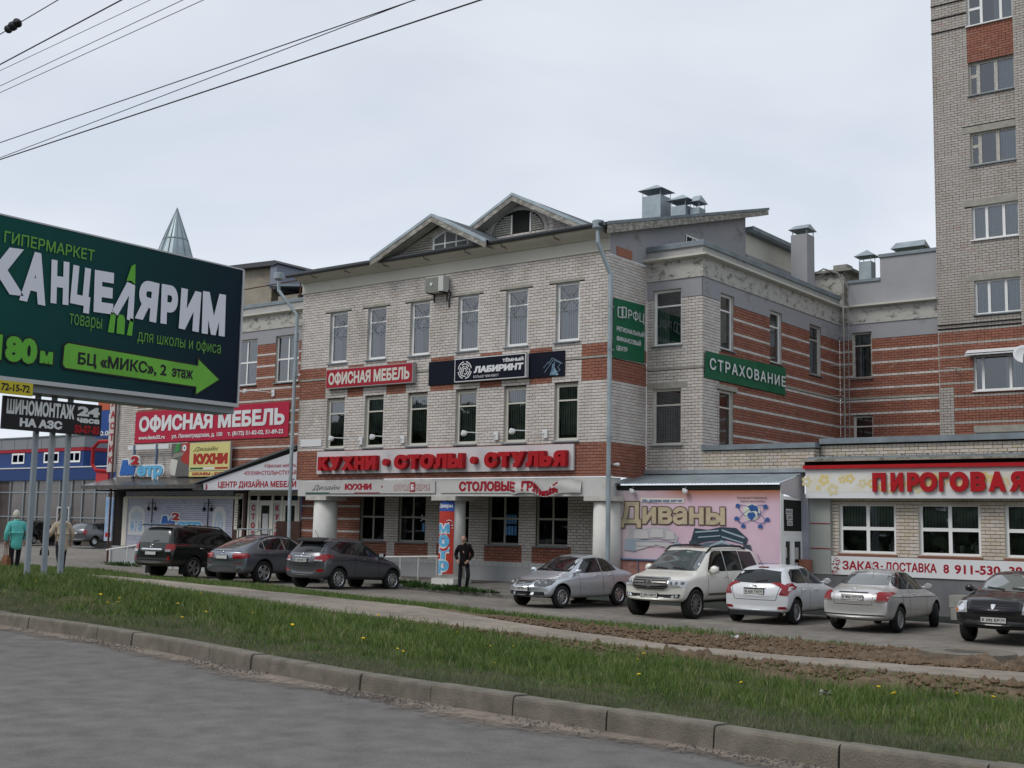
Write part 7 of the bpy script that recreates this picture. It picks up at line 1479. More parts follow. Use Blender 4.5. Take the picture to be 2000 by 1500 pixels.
def asphalt(name, c1, c2, sc=.35, stretch=(.25, 1, 1), grit=.35):
    m = mat(name, c1, .9, spec=.15); t = m.node_tree; p = t.nodes['Principled BSDF']; g = N(t, 'ShaderNodeNewGeometry'); mpn = N(t, 'ShaderNodeMapping'); mpn.inputs['Scale'].default_value = stretch
    n = N(t, 'ShaderNodeTexNoise'); n.inputs['Scale'].default_value = sc; n.inputs['Detail'].default_value = 6; r = N(t, 'ShaderNodeValToRGB'); r.color_ramp.elements[0].position = .35; r.color_ramp.elements[1].position = .65
    r.color_ramp.elements[0].color = (*c1, 1); r.color_ramp.elements[1].color = (*c2, 1)
    n2 = N(t, 'ShaderNodeTexNoise'); n2.inputs['Scale'].default_value = 48; n2.inputs['Detail'].default_value = 6; n2.inputs['Roughness'].default_value = .7; r2 = N(t, 'ShaderNodeMapRange'); r2.inputs[1].default_value = .3; r2.inputs[2].default_value = .7; r2.inputs[3].default_value = 1-grit; r2.inputs[4].default_value = 1+grit
    n3 = N(t, 'ShaderNodeTexNoise'); n3.inputs['Scale'].default_value = 3.2; n3.inputs['Detail'].default_value = 8; r3 = N(t, 'ShaderNodeMapRange'); r3.inputs[1].default_value = .3; r3.inputs[2].default_value = .7; r3.inputs[3].default_value = .8; r3.inputs[4].default_value = 1.18
    s = N(t, 'ShaderNodeVectorMath', operation='SCALE'); s2 = N(t, 'ShaderNodeVectorMath', operation='SCALE')
    t.links.new(g.outputs['Position'], mpn.inputs[0]); t.links.new(mpn.outputs[0], n.inputs['Vector']); t.links.new(g.outputs['Position'], n2.inputs['Vector']); t.links.new(g.outputs['Position'], n3.inputs['Vector'])
    t.links.new(n.outputs['Fac'], r.inputs[0]); t.links.new(n2.outputs['Fac'], r2.inputs[0]); t.links.new(n3.outputs['Fac'], r3.inputs[0]); t.links.new(r.outputs[0], s.inputs[0]); t.links.new(r2.outputs[0], s.inputs['Scale']); t.links.new(s.outputs[0], s2.inputs[0]); t.links.new(r3.outputs[0], s2.inputs['Scale']); t.links.new(s2.outputs[0], p.inputs['Base Color'])
    b = N(t, 'ShaderNodeBump'); b.inputs['Strength'].default_value = .5; b.inputs['Distance'].default_value = .01; t.links.new(n2.outputs['Fac'], b.inputs['Height']); t.links.new(b.outputs[0], p.inputs['Normal']); return m
g = MB(); g.quad((-900, -900, -.35), (900, -900, -.35), (900, 900, -.35), (-900, 900, -.35)); g.build('ground', mat('far_ground', (.10, .12, .06), .95, var=.3, vscale=.02, coords='World'), None, kind='structure')
XS = [-90, -70, -55]+[-50+i for i in range(0, 58)]+[12, 20, 60]
def strip(name, fa, fb, za, zb, m, **k):
    P = []; g = MB()
    for x in XS: P += [(x, fa(x), za(x)), (x, fb(x), zb(x))]
    g.add(P, [(2*i, 2*i+2, 2*i+3, 2*i+1) for i in range(len(XS)-1)]); return g.build(name, m, None, kind='structure', **k)
road_m = asphalt('road_asphalt', (.142, .135, .131), (.172, .163, .152), .3, (.06, .9, 1), .22)
strip('road', lambda x: -14, lambda x: yK(x)-.01, lambda x: .66, lambda x: .65, road_m)
strip('far_pavement', lambda x: -60, lambda x: -14, lambda x: .6, lambda x: .66, concrete)
lot_m = asphalt('lot_asphalt', (.175, .16, .142), (.235, .215, .19), .45, (.5, 1, 1), .2)
grid('parking_lot', lambda u, v: (lambda x: (x, (lambda y0: y0+(33.2-y0)*v)(yL(x)-.3), gz(x, max(yL(x), yL(x)-.3+(33.2-yL(x)+.3)*v))+.004))(-110+115*u), 115, 10, lot_m, kind='structure')
grid('rear_yard', lambda u, v: (-130+79*u, 33.2+60*v, .46-.25*max(0, (u-.72)/.28)+.03*v), 16, 10, lot_m, kind='structure')
soil_m = mat('soil', (.125, .088, .055), .95, col2=(.06, .042, .028), vscale=3.5, bump=1.0, bscale=14, coords='World', detail=8)
turf_m = mat('turf_soil', (.075, .085, .03), .95, col2=(.055, .045, .028), vscale=2.5, bump=.6, bscale=25, coords='World')
def dirtmask(x, y):
    b, c, d = yP1(x), yP2(x), yL(x); q = noise.noise(Vector((x*.5, y*.6, 0)))
    if y < b: return max(0, min(1, (y-(b-1.3-q*1.2-(1.6 if x > -7 else 0)*max(0, min(1, (x+9)/3))))/.5)) if x > -17 else (.0 if x < -18 else .3)
    if y < c: return 1
    t_ = (y-c)/(d-c); lim = float(np.interp(x, [-40, -19, -15, -12, -9, -6], [-.1, .0, .45, .62, .95, 1.1]))
    return max(0, min(1, (lim-t_+q*.25)/.12))
def verge(u, v):
    x = -90+150*u if False else None
g = MB(); vx = [-90, -75, -62, -52]+[-46+i*.8 for i in range(int(34/.8))]+[-12+i*.16 for i in range(int(13/.16))]+[1.5, 4, 12, 60]; nvv = 56; P = []
for x in vx:
    a, d = yK(x)+.1, yL(x)
    for j in range(nvv+1):
        y = a+(d-a)*j/nvv; z = gz(x, y); dm = dirtmask(x, y) if -30 < x < 3 else 0
        inp = yP1(x)-.05 < y < yP2(x)+.05
        if dm > 0 and not inp and j < nvv: z += dm*(.10*abs(noise.noise(Vector((x*1.7, y*1.7, 5))))+.055*noise.noise(Vector((x*6, y*6, 2)))+.03*noise.noise(Vector((x*13, y*13, 2))))*(1.5 if x > -9 else .8)
        z += .025*noise.noise(Vector((x*.9, y*.9, 9)))*(0 if inp or j == nvv else 1)
        P.append((x, y, z-(.0 if not inp else .03)))
n = nvv+1; g.add(P, [(i*n+j, (i+1)*n+j, (i+1)*n+j+1, i*n+j+1) for i in range(len(vx)-1) for j in range(nvv)])
def vergemat():
    m = mat('verge_mix', (.1, .1, .1), .95); t = m.node_tree; p = t.nodes['Principled BSDF']; a = N(t, 'ShaderNodeAttribute'); a.attribute_name = 'dirt'; gg = N(t, 'ShaderNodeNewGeometry')
    def nz_(sc, c1, c2, lo=.35, hi=.65):
        n_ = N(t, 'ShaderNodeTexNoise'); n_.inputs['Scale'].default_value = sc; n_.inputs['Detail'].default_value = 8; n_.inputs['Roughness'].default_value = .65; r = N(t, 'ShaderNodeValToRGB'); r.color_ramp.elements[0].position = lo; r.color_ramp.elements[1].position = hi; r.color_ramp.elements[0].color = (*c1, 1); r.color_ramp.elements[1].color = (*c2, 1)
        t.links.new(gg.outputs['Position'], n_.inputs['Vector']); t.links.new(n_.outputs['Fac'], r.inputs[0]); return r.outputs[0], n_
    s1_, _ = nz_(2.6, (.085, .058, .036), (.215, .155, .10)); s2_, _ = nz_(3, (.05, .048, .022), (.07, .085, .028)); x = N(t, 'ShaderNodeMix', data_type='RGBA')
    t.links.new(a.outputs['Fac'], x.inputs[0]); t.links.new(s2_, x.inputs[6]); t.links.new(s1_, x.inputs[7]); t.links.new(x.outputs[2], p.inputs['Base Color'])
    n_ = N(t, 'ShaderNodeTexNoise'); n_.inputs['Scale'].default_value = 22; n_.inputs['Detail'].default_value = 6; b = N(t, 'ShaderNodeBump'); b.inputs['Strength'].default_value = 1; b.inputs['Distance'].default_value = .05; t.links.new(gg.outputs['Position'], n_.inputs['Vector']); t.links.new(n_.outputs['Fac'], b.inputs['Height']); t.links.new(b.outputs[0], p.inputs['Normal']); return m
vo = g.build('verge', vergemat(), None, kind='structure', smooth=True)
at = vo.data.attributes.new('dirt', 'FLOAT', 'POINT'); at.data.foreach_set('value', [dirtmask(x, yK(x)+.1+(yL(x)-yK(x)-.1)*j/nvv) if -30 < x < 12 else 0 for x in vx for j in range(nvv+1)])
# footpath slab with worn edges
g = MB(); PX = [-90, -70, -55, -48]+[-42+i*.35 for i in range(int(44/.35))]+[6, 20, 60]; P = []
for x in PX:
    e1 = .14*noise.noise(Vector((x*.9, 0, 0)))+.05*noise.noise(Vector((x*5, 0, 0))); e2 = .14*noise.noise(Vector((x*.8, 7, 0)))+.05*noise.noise(Vector((x*5, 7, 0))); a, b = yP1(x)+e1, yP2(x)+e2
    z = zP(x)+.045; P += [(x, a, z-.12), (x, a+.01, z), (x, b-.01, z), (x, b, z-.1)]
g.add(P, [(i*4+j, (i+1)*4+j, (i+1)*4+j+1, i*4+j+1) for i in range(len(PX)-1) for j in range(3)])
g.build('footpath', asphalt('path_asphalt', (.23, .20, .165), (.30, .262, .22), .7, (.6, 1, 1), .18), None, kind='structure')
# kerb stones
kb = bpy.data.objects.new('kerb', None); COL.objects.link(kb); kb['kind'] = 'structure'
s_ = -44.0; pts = []
while s_ < 6: pts.append(s_); s_ += 1.0*(1/math.hypot(1, (yK(s_+.5)-yK(s_-.5))))
for i, (a, b) in enumerate(zip(pts, pts[1:])):
    A = Vector((a, yK(a), 0)); Bv = Vector((b, yK(b), 0)); t_ = (Bv-A).normalized(); nn = Vector((t_.y, -t_.x, 0)); A2 = A+t_*.008; B2 = Bv-t_*.008
    dz = rnd.uniform(-.008, .008); rt = rnd.uniform(-.01, .01); prof = [(-.16, -.3), (-.16, .826), (.0, .832), (.018, .828), (.03, .812), (.034, .79), (.06, .45)]
    P = [C+nn*(o+rt)+Vector((0, 0, z+dz)) for C in (A2, B2) for o, z in prof]; n = len(prof); g = MB()
    g.add(P, [(j, j+1, n+j+1, n+j) for j in range(n-1)]+[tuple(reversed(range(n))), tuple(range(n, 2*n))]); g.build('kerb_stone', kerb_m, kb)
# dusty gutter and grit
g = MB(); P = []; KX = [-44+i*.12 for i in range(int(50/.12))]
for x in KX:
    w = .34+.22*noise.noise(Vector((x*.55, 3, 0)))+.1*noise.noise(Vector((x*4, 3, 0))); P += [(x, yK(x)-.02, .668), (x, yK(x)-w*.6, .6645), (x, yK(x)-w*1.5, .661)]
g.add(P, [(3*i+j, 3*i+3+j, 3*i+4+j, 3*i+1+j) for i in range(len(KX)-1) for j in range(2)])
dm_ = mat('gutter_dust', (.24, .20, .165), .95, var=.3, vscale=8, coords='World'); t = dm_.node_tree; p = t.nodes['Principled BSDF']; a_ = N(t, 'ShaderNodeAttribute'); a_.attribute_name = 'fade'; n_ = N(t, 'ShaderNodeTexNoise'); n_.inputs['Scale'].default_value = 14; n_.inputs['Detail'].default_value = 6; g2 = N(t, 'ShaderNodeNewGeometry'); t.links.new(g2.outputs['Position'], n_.inputs['Vector'])
ad = N(t, 'ShaderNodeMath', operation='ADD'); t.links.new(a_.outputs['Fac'], ad.inputs[0]); t.links.new(n_.outputs['Fac'], ad.inputs[1]); mr = N(t, 'ShaderNodeMapRange'); mr.inputs[1].default_value = .55; mr.inputs[2].default_value = 1.25; t.links.new(ad.outputs[0], mr.inputs[0]); t.links.new(mr.outputs[0], p.inputs['Alpha'])
do = g.build('gutter_dust', dm_, None, kind='stuff'); at = do.data.attributes.new('fade', 'FLOAT', 'POINT'); at.data.foreach_set('value', [v for x in KX for v in (1, .7, 0)])
g = MB()
for i in range(5200):
    x = rnd.triangular(-22, 1, -6.5); off = .03+abs(rnd.gauss(0, .13)); y = yK(x)-.03-off
    if noise.noise(Vector((x*.7, 0, 4)))+.25 < rnd.random()*.6: continue
    s = rnd.uniform(.004, .014)*(1 if rnd.random() > .04 else 1.8); z = .664; q = [rnd.uniform(.7, 1.3) for _ in range(6)]
    g.add([(x-s*q[0], y, z), (x, y-s*q[1], z), (x+s*q[2], y, z), (x, y+s*q[3], z), (x+s*.2, y, z+s*1.1*q[4])], [(0,1,4), (1,2,4), (2,3,4), (3,0,4)])
g.build('kerb_gravel', mat('grit', (.13, .115, .105), .9, var=.4, vscale=30), None, kind='stuff')
# building sidewalk
g = MB(); SX = [-35.6, -33, -30, -28.5, -27, -25.5, -24, -22.5, -21.3]; P = []
for x in SX: y0 = 30.95+.06*noise.noise(Vector((x, 1, 0)))+(.35 if x < -29 else 0); P += [(x, y0, -.1), (x, y0+.02, gz(x, 31)+.10), (x, 32.4, .22), (x, 34.7, .31)]
g.add(P, [(i*4+j, (i+1)*4+j, (i+1)*4+j+1, i*4+j+1) for i in range(len(SX)-1) for j in range(3)]); g.add([P[0], P[1], P[2], P[3], (-35.6, 34.7, -.2)], [(0,1,2,3,4)]); g.build('sidewalk', asphalt('walk', (.15, .145, .13), (.20, .19, .17), .9, (1, 1, 1), .15), None, kind='structure')
t = thing('concrete_block', 'flat concrete block lying on the sidewalk left of the silver sedan', 'block', (-23.4, 31.6, 0)); g = MB(); g.box((-23.9, 31.35, -.02), (-22.3, 31.9, .22)); g.build('slab', concrete, t)
# ---------------------------------------------------------------- grass
def blades(name, fn, n, m, tries=1):
    X = []; Y = []; Hh = []; Wd = []
    for i in range(n):
        r = fn()
        if r: X.append(r[0]); Y.append(r[1]); Hh.append(r[2]); Wd.append(r[3])
    X = np.array(X); Y = np.array(Y); H = np.array(Hh); Wd = np.array(Wd); n = len(X); Z = np.array([gz(float(a), float(b)) for a, b in zip(X, Y)])-.01
    a = nrs.uniform(0, 2*np.pi, n); la = nrs.uniform(0, 2*np.pi, n); ln = H*nrs.uniform(.1, .75, n); cx, cy = np.cos(a)*Wd, np.sin(a)*Wd; lx_, ly_ = np.cos(la)*ln, np.sin(la)*ln
    V = np.stack([np.stack([X-cx, Y-cy, Z], 1), np.stack([X+cx, Y+cy, Z], 1), np.stack([X+cx*.8+lx_*.3, Y+cy*.8+ly_*.3, Z+H*.6], 1), np.stack([X-cx*.8+lx_*.3, Y-cy*.8+ly_*.3, Z+H*.6], 1), np.stack([X+lx_, Y+ly_, Z+H], 1)], 1).reshape(-1, 3)
    b = (np.arange(n)*5)[:, None]; Q = b+np.array([[0, 1, 2, 3]]); T = b+np.array([[3, 2, 4]])
    me = bpy.data.meshes.new(name); me.vertices.add(len(V)); me.vertices.foreach_set('co', V.ravel()); loops = np.concatenate([np.concatenate([Q, T], 1).ravel()]); me.loops.add(len(loops)); me.loops.foreach_set('vertex_index', loops.astype(np.int32))
    me.polygons.add(2*n); st = np.empty(2*n, dtype=np.int32); st[0::2] = np.arange(n)*7; st[1::2] = np.arange(n)*7+4; me.polygons.foreach_set('loop_start', st); me.materials.append(m)
    at = me.attributes.new('rnd', 'FLOAT', 'FACE'); at.data.foreach_set('value', np.repeat(nrs.rand(n), 2).astype(np.float32)); me.update(calc_edges=True); return link(name, me, None, kind='stuff')
def grassmat(name, ramp):
    m = bpy.data.materials.new(name); m.use_nodes = True; t = m.node_tree; p = t.nodes['Principled BSDF']; p.inputs['Roughness'].default_value = .55; p.inputs['Specular IOR Level'].default_value = .25
    a = N(t, 'ShaderNodeAttribute'); a.attribute_name = 'rnd'; g = N(t, 'ShaderNodeNewGeometry'); n_ = N(t, 'ShaderNodeTexNoise'); n_.inputs['Scale'].default_value = 1.6; n_.inputs['Detail'].default_value = 7; n_.inputs['Roughness'].default_value = .75; t.links.new(g.outputs['Position'], n_.inputs['Vector'])
    s = N(t, 'ShaderNodeMath', operation='MULTIPLY_ADD'); s.inputs[1].default_value = .55; mm = N(t, 'ShaderNodeMath', operation='MULTIPLY_ADD'); mm.inputs[1].default_value = 2.2; mm.inputs[2].default_value = -.86
    t.links.new(n_.outputs['Fac'], mm.inputs[0]); t.links.new(a.outputs['Fac'], s.inputs[0]); t.links.new(mm.outputs[0], s.inputs[2]); r = N(t, 'ShaderNodeValToRGB'); el = r.color_ramp.elements
    while len(el) < len(ramp): el.new(.5)
    for q, (ps, c_) in zip(el, ramp): q.position = ps; q.color = (*c_, 1)
    t.links.new(s.outputs[0], r.inputs[0]); t.links.new(r.outputs[0], p.inputs['Base Color']); tr = N(t, 'ShaderNodeBsdfTranslucent'); ms = N(t, 'ShaderNodeMixShader'); ms.inputs[0].default_value = .3; o = t.nodes['Material Output']
    t.links.new(r.outputs[0], tr.inputs[0]); t.links.new(p.outputs[0], ms.inputs[1]); t.links.new(tr.outputs[0], ms.inputs[2]); t.links.new(ms.outputs[0], o.inputs[0]); MATS[name] = m; return m
gm1 = grassmat('grass_green', [(0, (.045, .078, .02)), (.3, (.078, .132, .03)), (.55, (.118, .188, .042)), (.72, (.17, .235, .07)), (.88, (.25, .255, .12)), (1, (.31, .27, .17))])
gm2 = grassmat('grass_dusty', [(0, (.095, .12, .06)), (.4, (.13, .155, .085)), (.7, (.18, .18, .12)), (1, (.25, .22, .15))])
def fa():
    D = rnd.random(); x = 1.5-36*D**1.55; a, b = yK(x)+.16, yP1(x)-.02; v = rnd.random(); y = a+(b-a)*v
    q = noise.noise(Vector((x*.8, y*.8, 1))); nk = (y-a)
    if dirtmask(x, y) > rnd.random()*1.3: return None
    if nk < 1.3 and rnd.random() > .08+nk*.7: return None
    if noise.noise(Vector((x*.45, y*.7, 8))) > .2 and rnd.random() < .75 and nk < 3.2: return None
    if noise.noise(Vector((x*2.1, y*2.1, 6))) < -.22 and rnd.random() < .8: return None
    far = min(1, max(0, (-x-2)/14)); q2 = noise.noise(Vector((x*3.2, y*3.2, 4))); h = (.028+.06*min(1, max(0, nk-.5)/1.6)+.02*q+.035*max(0, q2))*rnd.uniform(.55, 1.5)*(1+.5*far); return x, y, h, rnd.uniform(.0022, .0042)*(1+far*1.3)
blades('grass', fa, 175000, gm1)
def fb_():
    x = 1.5-34*rnd.random()**1.4; a = yK(x)+.14; y = a+abs(rnd.gauss(0, .75))
    if y > yP1(x)-.3: return None
    if noise.noise(Vector((x*.6, y*1.2, 3))) < -.15 and rnd.random() < .7: return None
    return x, y, rnd.uniform(.03, .085), rnd.uniform(.002, .0036)
blades('dusty_grass', fb_, 70000, gm2)
def fc():
    x = -3-44*rnd.random(); a, b = yP2(x)+.02, yL(x)+.12; y = a+(b-a)*rnd.random()
    if dirtmask(x, y)*1.15 > rnd.random(): return None
    q = noise.noise(Vector((x*.5, y*.5, 21))); 
    if q < -.12 and rnd.random() < .5: return None
    if rnd.random() > .35+(y-a)/(b-a)*.2+(.5 if q > .0 else .1): return None
    return x, y, (.07+.09*max(0, q+.25))*rnd.uniform(.6, 1.5), rnd.uniform(.006, .012)
blades('verge_grass', fc, 60000, gm1)
# clods on the bare soil
g = MB()
for i in range(7000):
    x = rnd.uniform(-14, .5); y = rnd.uniform(13.2, 24.5)
    if dirtmask(x, y) < .7 or yP1(x)-.1 < y < yP2(x)+.1: continue
    s = rnd.uniform(.008, .045)*(2 if rnd.random() < .04 else 1); z = gz(x, y)+.07; q = [rnd.uniform(.6, 1.4) for _ in range(6)]
    g.add([(x-s*q[0], y, z), (x, y-s*q[1], z), (x+s*q[2], y, z), (x, y+s*q[3], z), (x+s*.2, y, z+s*q[4]), (x, y, z-s)], [(0,1,4), (1,2,4), (2,3,4), (3,0,4), (1,0,5), (2,1,5), (3,2,5), (0,3,5)])
g.build('soil_clods', mat('clod', (.17, .12, .078), .95, var=.4, vscale=6, coords='World'), None, kind='stuff')
# ridge of dug soil along the right end of the path
for (x0, x1, yy, hh, lab) in ((-9.8, -6.2, lambda x: yP1(x)-.35+.25*math.sin(x*1.7), .17, 'long low heap of dug brown soil along the near edge of the path'), (-8.8, -2.5, lambda x: yP2(x)+1.7+.5*math.sin(x*.9), .22, 'wide heap of dug brown soil between path and parked cars')):
    g = MB(); nx, ny = 170, 44; P = []
    for i in range(nx+1):
        x = x0+(x1-x0)*i/nx; e_ = math.sin(math.pi*i/nx)**.5
        for j in range(ny+1):
            v = j/ny*2-1; y = yy(x)+v*(.55 if hh < .2 else 1.3); w_ = max(0, 1-v*v); z = gz(x, y)+hh*.6*e_*w_*(1+1.3*noise.noise(Vector((x*1.6, y*2.2, 1))))+e_*(.075*noise.noise(Vector((x*5, y*5, 3)))+.05*noise.noise(Vector((x*12, y*12, 3)))+.03*noise.noise(Vector((x*25, y*25, 3))))-.035-.08*(1-w_); P.append((x, y, z))
    g.add(P, [(i*(ny+1)+j, (i+1)*(ny+1)+j, (i+1)*(ny+1)+j+1, i*(ny+1)+j+1) for i in range(nx) for j in range(ny)]); o = g.build('soil_heap', soil_m2 if 'soil_m2' in globals() else mat('soil_heap', (.19, .135, .092), .95, col2=(.065, .046, .032), vscale=5, bump=1, bscale=18, coords='World', detail=8), None, smooth=True); tag(o, lab, 'soil heap')
t = thing('manhole_ring', 'low concrete manhole ring half buried in the soil at right', 'manhole', (-6.3, 20.3, .3)); g = MB(); g.lathe((-6.2, 20.3, .2), (0, 0, 1), [(0, .75), (.2, .75), (.2, .35), (.16, .33)], 26, cap=False); g.build('ring', kerb_m, t); g = MB(); g.lathe((-6.2, 20.3, .34), (0, 0, 1), [(0, .36), (.03, .34)], 20); g.build('cover', mat('cover_iron', (.06, .055, .05), .7), t)
# dandelions
g = MB(); g.tube([(0, 0, 0), (.004, .003, .07), (0, .008, .13)], .003, 4, mi=1); g.lathe((0, .008, .128), (0, -.25, 1), [(0, .004), (.006, .02), (.013, .024), (.018, .016), (.02, .002)], 9, 0)
dmesh = bpy.data.meshes.new('dandelion'); dmesh.from_pydata(g.v, [], g.f); dmesh.materials.append(mat('petal_yellow', (.72, .48, .01), .6)); dmesh.materials.append(mat('stem_green', (.08, .16, .03), .7)); dmesh.polygons.foreach_set('material_index', g.m)
for i in range(50):
    x = 1-21*rnd.random()**.8; a, b = yK(x)+.7, yP1(x)-.8; y = a+(b-a)*rnd.random()**.8
    if dirtmask(x, y) > .3: continue
    o = bpy.data.objects.new('dandelion', dmesh); COL.objects.link(o); k = rnd.uniform(.55, 1.1); o.scale = (k, k, k); o.location = (x, y, gz(x, y)+rnd.uniform(-.02, .02)); o.rotation_euler = (rnd.uniform(-.3, .3), rnd.uniform(-.3, .3), rnd.uniform(0, 6)); tag(o, 'small yellow dandelion flowering in the grass strip beside the road kerb', 'flower', 'dandelions in the grass strip')
# weeds by the sidewalk
def weed(x, y, r, h, n, label, z=None):
    g = MB(); z = gz(x, y)+.02 if z is None else z
    for i in range(n):
        a = rnd.uniform(0, 6.28); d = r*math.sqrt(rnd.random()); px, py_ = x+d*math.cos(a)*1.5, y+d*math.sin(a)*.6; hh = h*rnd.uniform(.4, 1)*(1-.5*d/r); s = rnd.uniform(.02, .05); b_ = rnd.uniform(0, 6.28); c, s2 = math.cos(b_)*s, math.sin(b_)*s; l = rnd.uniform(.03, .12)
        g.add([(px, py_, z+hh*.3), (px+c+l*.3, py_+s2, z+hh*.7), (px+l*math.cos(a), py_+l*math.sin(a), z+hh), (px-c, py_-s2, z+hh*.6)], [(0,1,2,3)])
    o = g.build('weed_clump', gmw, None); tag(o, label, 'plant')
gmw = mat('weed_green', (.05, .12, .025), .6, col2=(.03, .065, .018), vscale=9, coords='World')
weed(-25.9, 30.85, .75, .32, 420, 'leafy green weeds at the feet of the man in black', z=.1); weed(-27.6, 31.1, .5, .38, 240, 'taller leafy weeds left of the standing man', z=.1); weed(-28.9, 31.9, .35, .3, 110, 'small weed tuft by the base of the red banner column', z=.15); weed(-46.6, 32.6, .9, .4, 260, 'green weeds at the foot of the ramp left of the black suv', z=.12); weed(-24.6, 30.9, .4, .2, 120, 'low weeds on the kerb right of the standing man', z=.1)
for (x, y, lab) in ((-28.4, 31.15, 'crumpled white litter on the kerb right of the dark grey suv'), (-10.5, 20.6, 'white scrap of litter in the verge grass below the white hatchback'), (-4.6, 10.9, 'flattened pale scrap lying in the dusty grass near the kerb')):
    g = MB(); z = gz(x, y)+.1
    for i in range(9): a = rnd.uniform(0, 6); s = rnd.uniform(.05, .11); g.add([(x, y, z), (x+s*math.cos(a), y+s*math.sin(a), z+rnd.uniform(-.03, .06)), (x+s*math.cos(a+1), y+s*math.sin(a+1), z+rnd.uniform(-.04, .05))], [(0,1,2)])
    tag(g.build('litter', concrete if 'pale scrap' in lab else white_s, None), lab, 'litter')
g = MB()
for i in range(500):
    x = rnd.uniform(-27, -21.5); y = 30.8+abs(rnd.gauss(0, .18)); s = rnd.uniform(.01, .05); z = gz(x, y)+.02; g.add([(x-s, y, z), (x, y-s, z), (x+s, y, z), (x, y+s, z), (x, y, z+s*.7)], [(0,1,4), (1,2,4), (2,3,4), (3,0,4)])
g.build('kerb_rubble', mat('rubble', (.2, .185, .16), .9, var=.4, vscale=9), None, kind='stuff')
# ================================================================ BILLBOARD
BBt = thing('billboard', 'big dark green billboard with white jagged lettering on three grey posts', 'billboard', (-21.3, 13.1, 1.1))
FBb = Frame((-20.9, 0, 0), (0, 1, 0))
m = mat('billboard_print', (.01, .1, .08), .6, spec=.12); t = m.node_tree; p = t.nodes['Principled BSDF']; g2 = N(t, 'ShaderNodeNewGeometry'); sx = N(t, 'ShaderNodeSeparateXYZ'); ma = N(t, 'ShaderNodeMath', operation='MULTIPLY_ADD'); ma.inputs[1].default_value = -.35; mr = N(t, 'ShaderNodeMapRange'); mr.inputs[1].default_value = 8.0; mr.inputs[2].default_value = 15.4; r = N(t, 'ShaderNodeValToRGB'); r.color_ramp.elements[0].color = (.006, .085, .066, 1); r.color_ramp.elements[1].color = (.006, .012, .026, 1); e_ = r.color_ramp.elements.new(.5); e_.color = (.006, .048, .048, 1)
t.links.new(g2.outputs['Position'], sx.inputs[0]); t.links.new(sx.outputs['Z'], ma.inputs[0]); t.links.new(sx.outputs['Y'], ma.inputs[2]); t.links.new(ma.outputs[0], mr.inputs[0]); t.links.new(mr.outputs[0], r.inputs[0]); t.links.new(r.outputs[0], p.inputs['Base Color'])
g = MB(); P = []; nx, ny = 80, 36
for j in range(ny+1):
    for i in range(nx+1):
        u = 11.33+6.0*i/nx; v = 4.82+2.98*j/ny; ed = min(1, min(i, nx-i, j*2, (ny-j)*2)/4); crn = math.exp(-(((u-17.3)**2+(v-7.8)**2)/.5))+math.exp(-(((u-17.3)**2+(v-4.8)**2)/.3))
        d = .012*noise.noise(Vector((u*1.3, v*1.3, 0)))+(.02*noise.noise(Vector((u*6+v*5, v*3-u*3, 2))))*(.35*(1-ed)+crn); P.append(FBb.p(u, v, .02+d))
g.add(P, [(j*(nx+1)+i, j*(nx+1)+i+1, (j+1)*(nx+1)+i+1, (j+1)*(nx+1)+i) for j in range(ny) for i in range(nx)]); g.build('face', m, BBt, smooth=True)
g = MB(); g.fb(FBb, 11.33, 17.33, 4.8, 7.8, -.25, -.02); g.build('panel_box', steelgrey, BBt)
fr_ = mat('frame_pale', (.42, .43, .44), .4, .3); g = MB(); g.fb(FBb, 11.3, 17.36, 4.74, 4.82, -.25, .05); g.fb(FBb, 17.32, 17.37, 4.82, 7.8, -.25, .045); g.fb(FBb, 11.28, 11.33, 4.82, 7.8, -.25, .045); g.fb(FBb, 11.3, 17.36, 7.8, 7.83, -.25, .03); g.build('frame', fr_, BBt)
g = MB(); g.fb(FBb, 11.3, 17.36, 4.6, 4.74, -.7, -.1); g.build('catwalk', steelgrey, BBt)
for y in (12.88, 13.23, 13.58):
    g = MB(); g.box((-21.40, y-.045, .6), (-21.33, y+.045, 4.75)); g.build('post', steelgrey, BBt)
g = MB(); g.box((-21.6, 13.2, 1.0), (-21.1, 13.75, 1.14)); g.build('post_base', steelgrey, BBt)
whb = mat('print_lilac_white', (.72, .73, .82), .45); grb = mat('print_lime', (.12, .42, .04), .45); grb2 = mat('print_lime_dim', (.13, .34, .05), .45); D0 = .045
text(BBt, 'lettering', 'ГИПЕРМАРКЕТ', FBb, (11.68, 13.58, 7.30, 7.52), grb2, off=.012, d=D0, rot=-.0)
for ch, (a, b, c, e_), ro in (('К', (11.36, 12.12, 6.34, 7.22), .06), ('А', (12.08, 12.62, 6.26, 7.24), -.05), ('Н', (12.68, 13.06, 6.33, 7.17), .04), ('Ц', (13.12, 13.55, 6.38, 7.14), -.03), ('Е', (13.62, 14.06, 6.3, 7.14), .03), ('Я', (14.60, 15.12, 6.30, 7.13), -.04), ('Р', (15.20, 15.62, 6.30, 7.13), .02), ('И', (15.68, 16.2, 6.25, 7.12), -.02), ('М', (16.26, 16.88, 6.24, 7.16), .02)):
    text(BBt, 'letter', ch, FBb, (a, b, c, e_), whb, off=.07, d=D0, rot=ro)
poly(BBt, 'letter', [(14.05, 6.38), (14.36, 7.02), (14.55, 6.98), (14.55, 6.22), (14.40, 6.26), (14.42, 6.75), (14.18, 6.30)], FBb, whb, D0)
poly(BBt, 'pencil_tip', [(14.34, 7.04), (14.44, 7.36), (14.53, 7.42), (14.55, 7.0), (14.45, 7.06)], FBb, grb, D0)
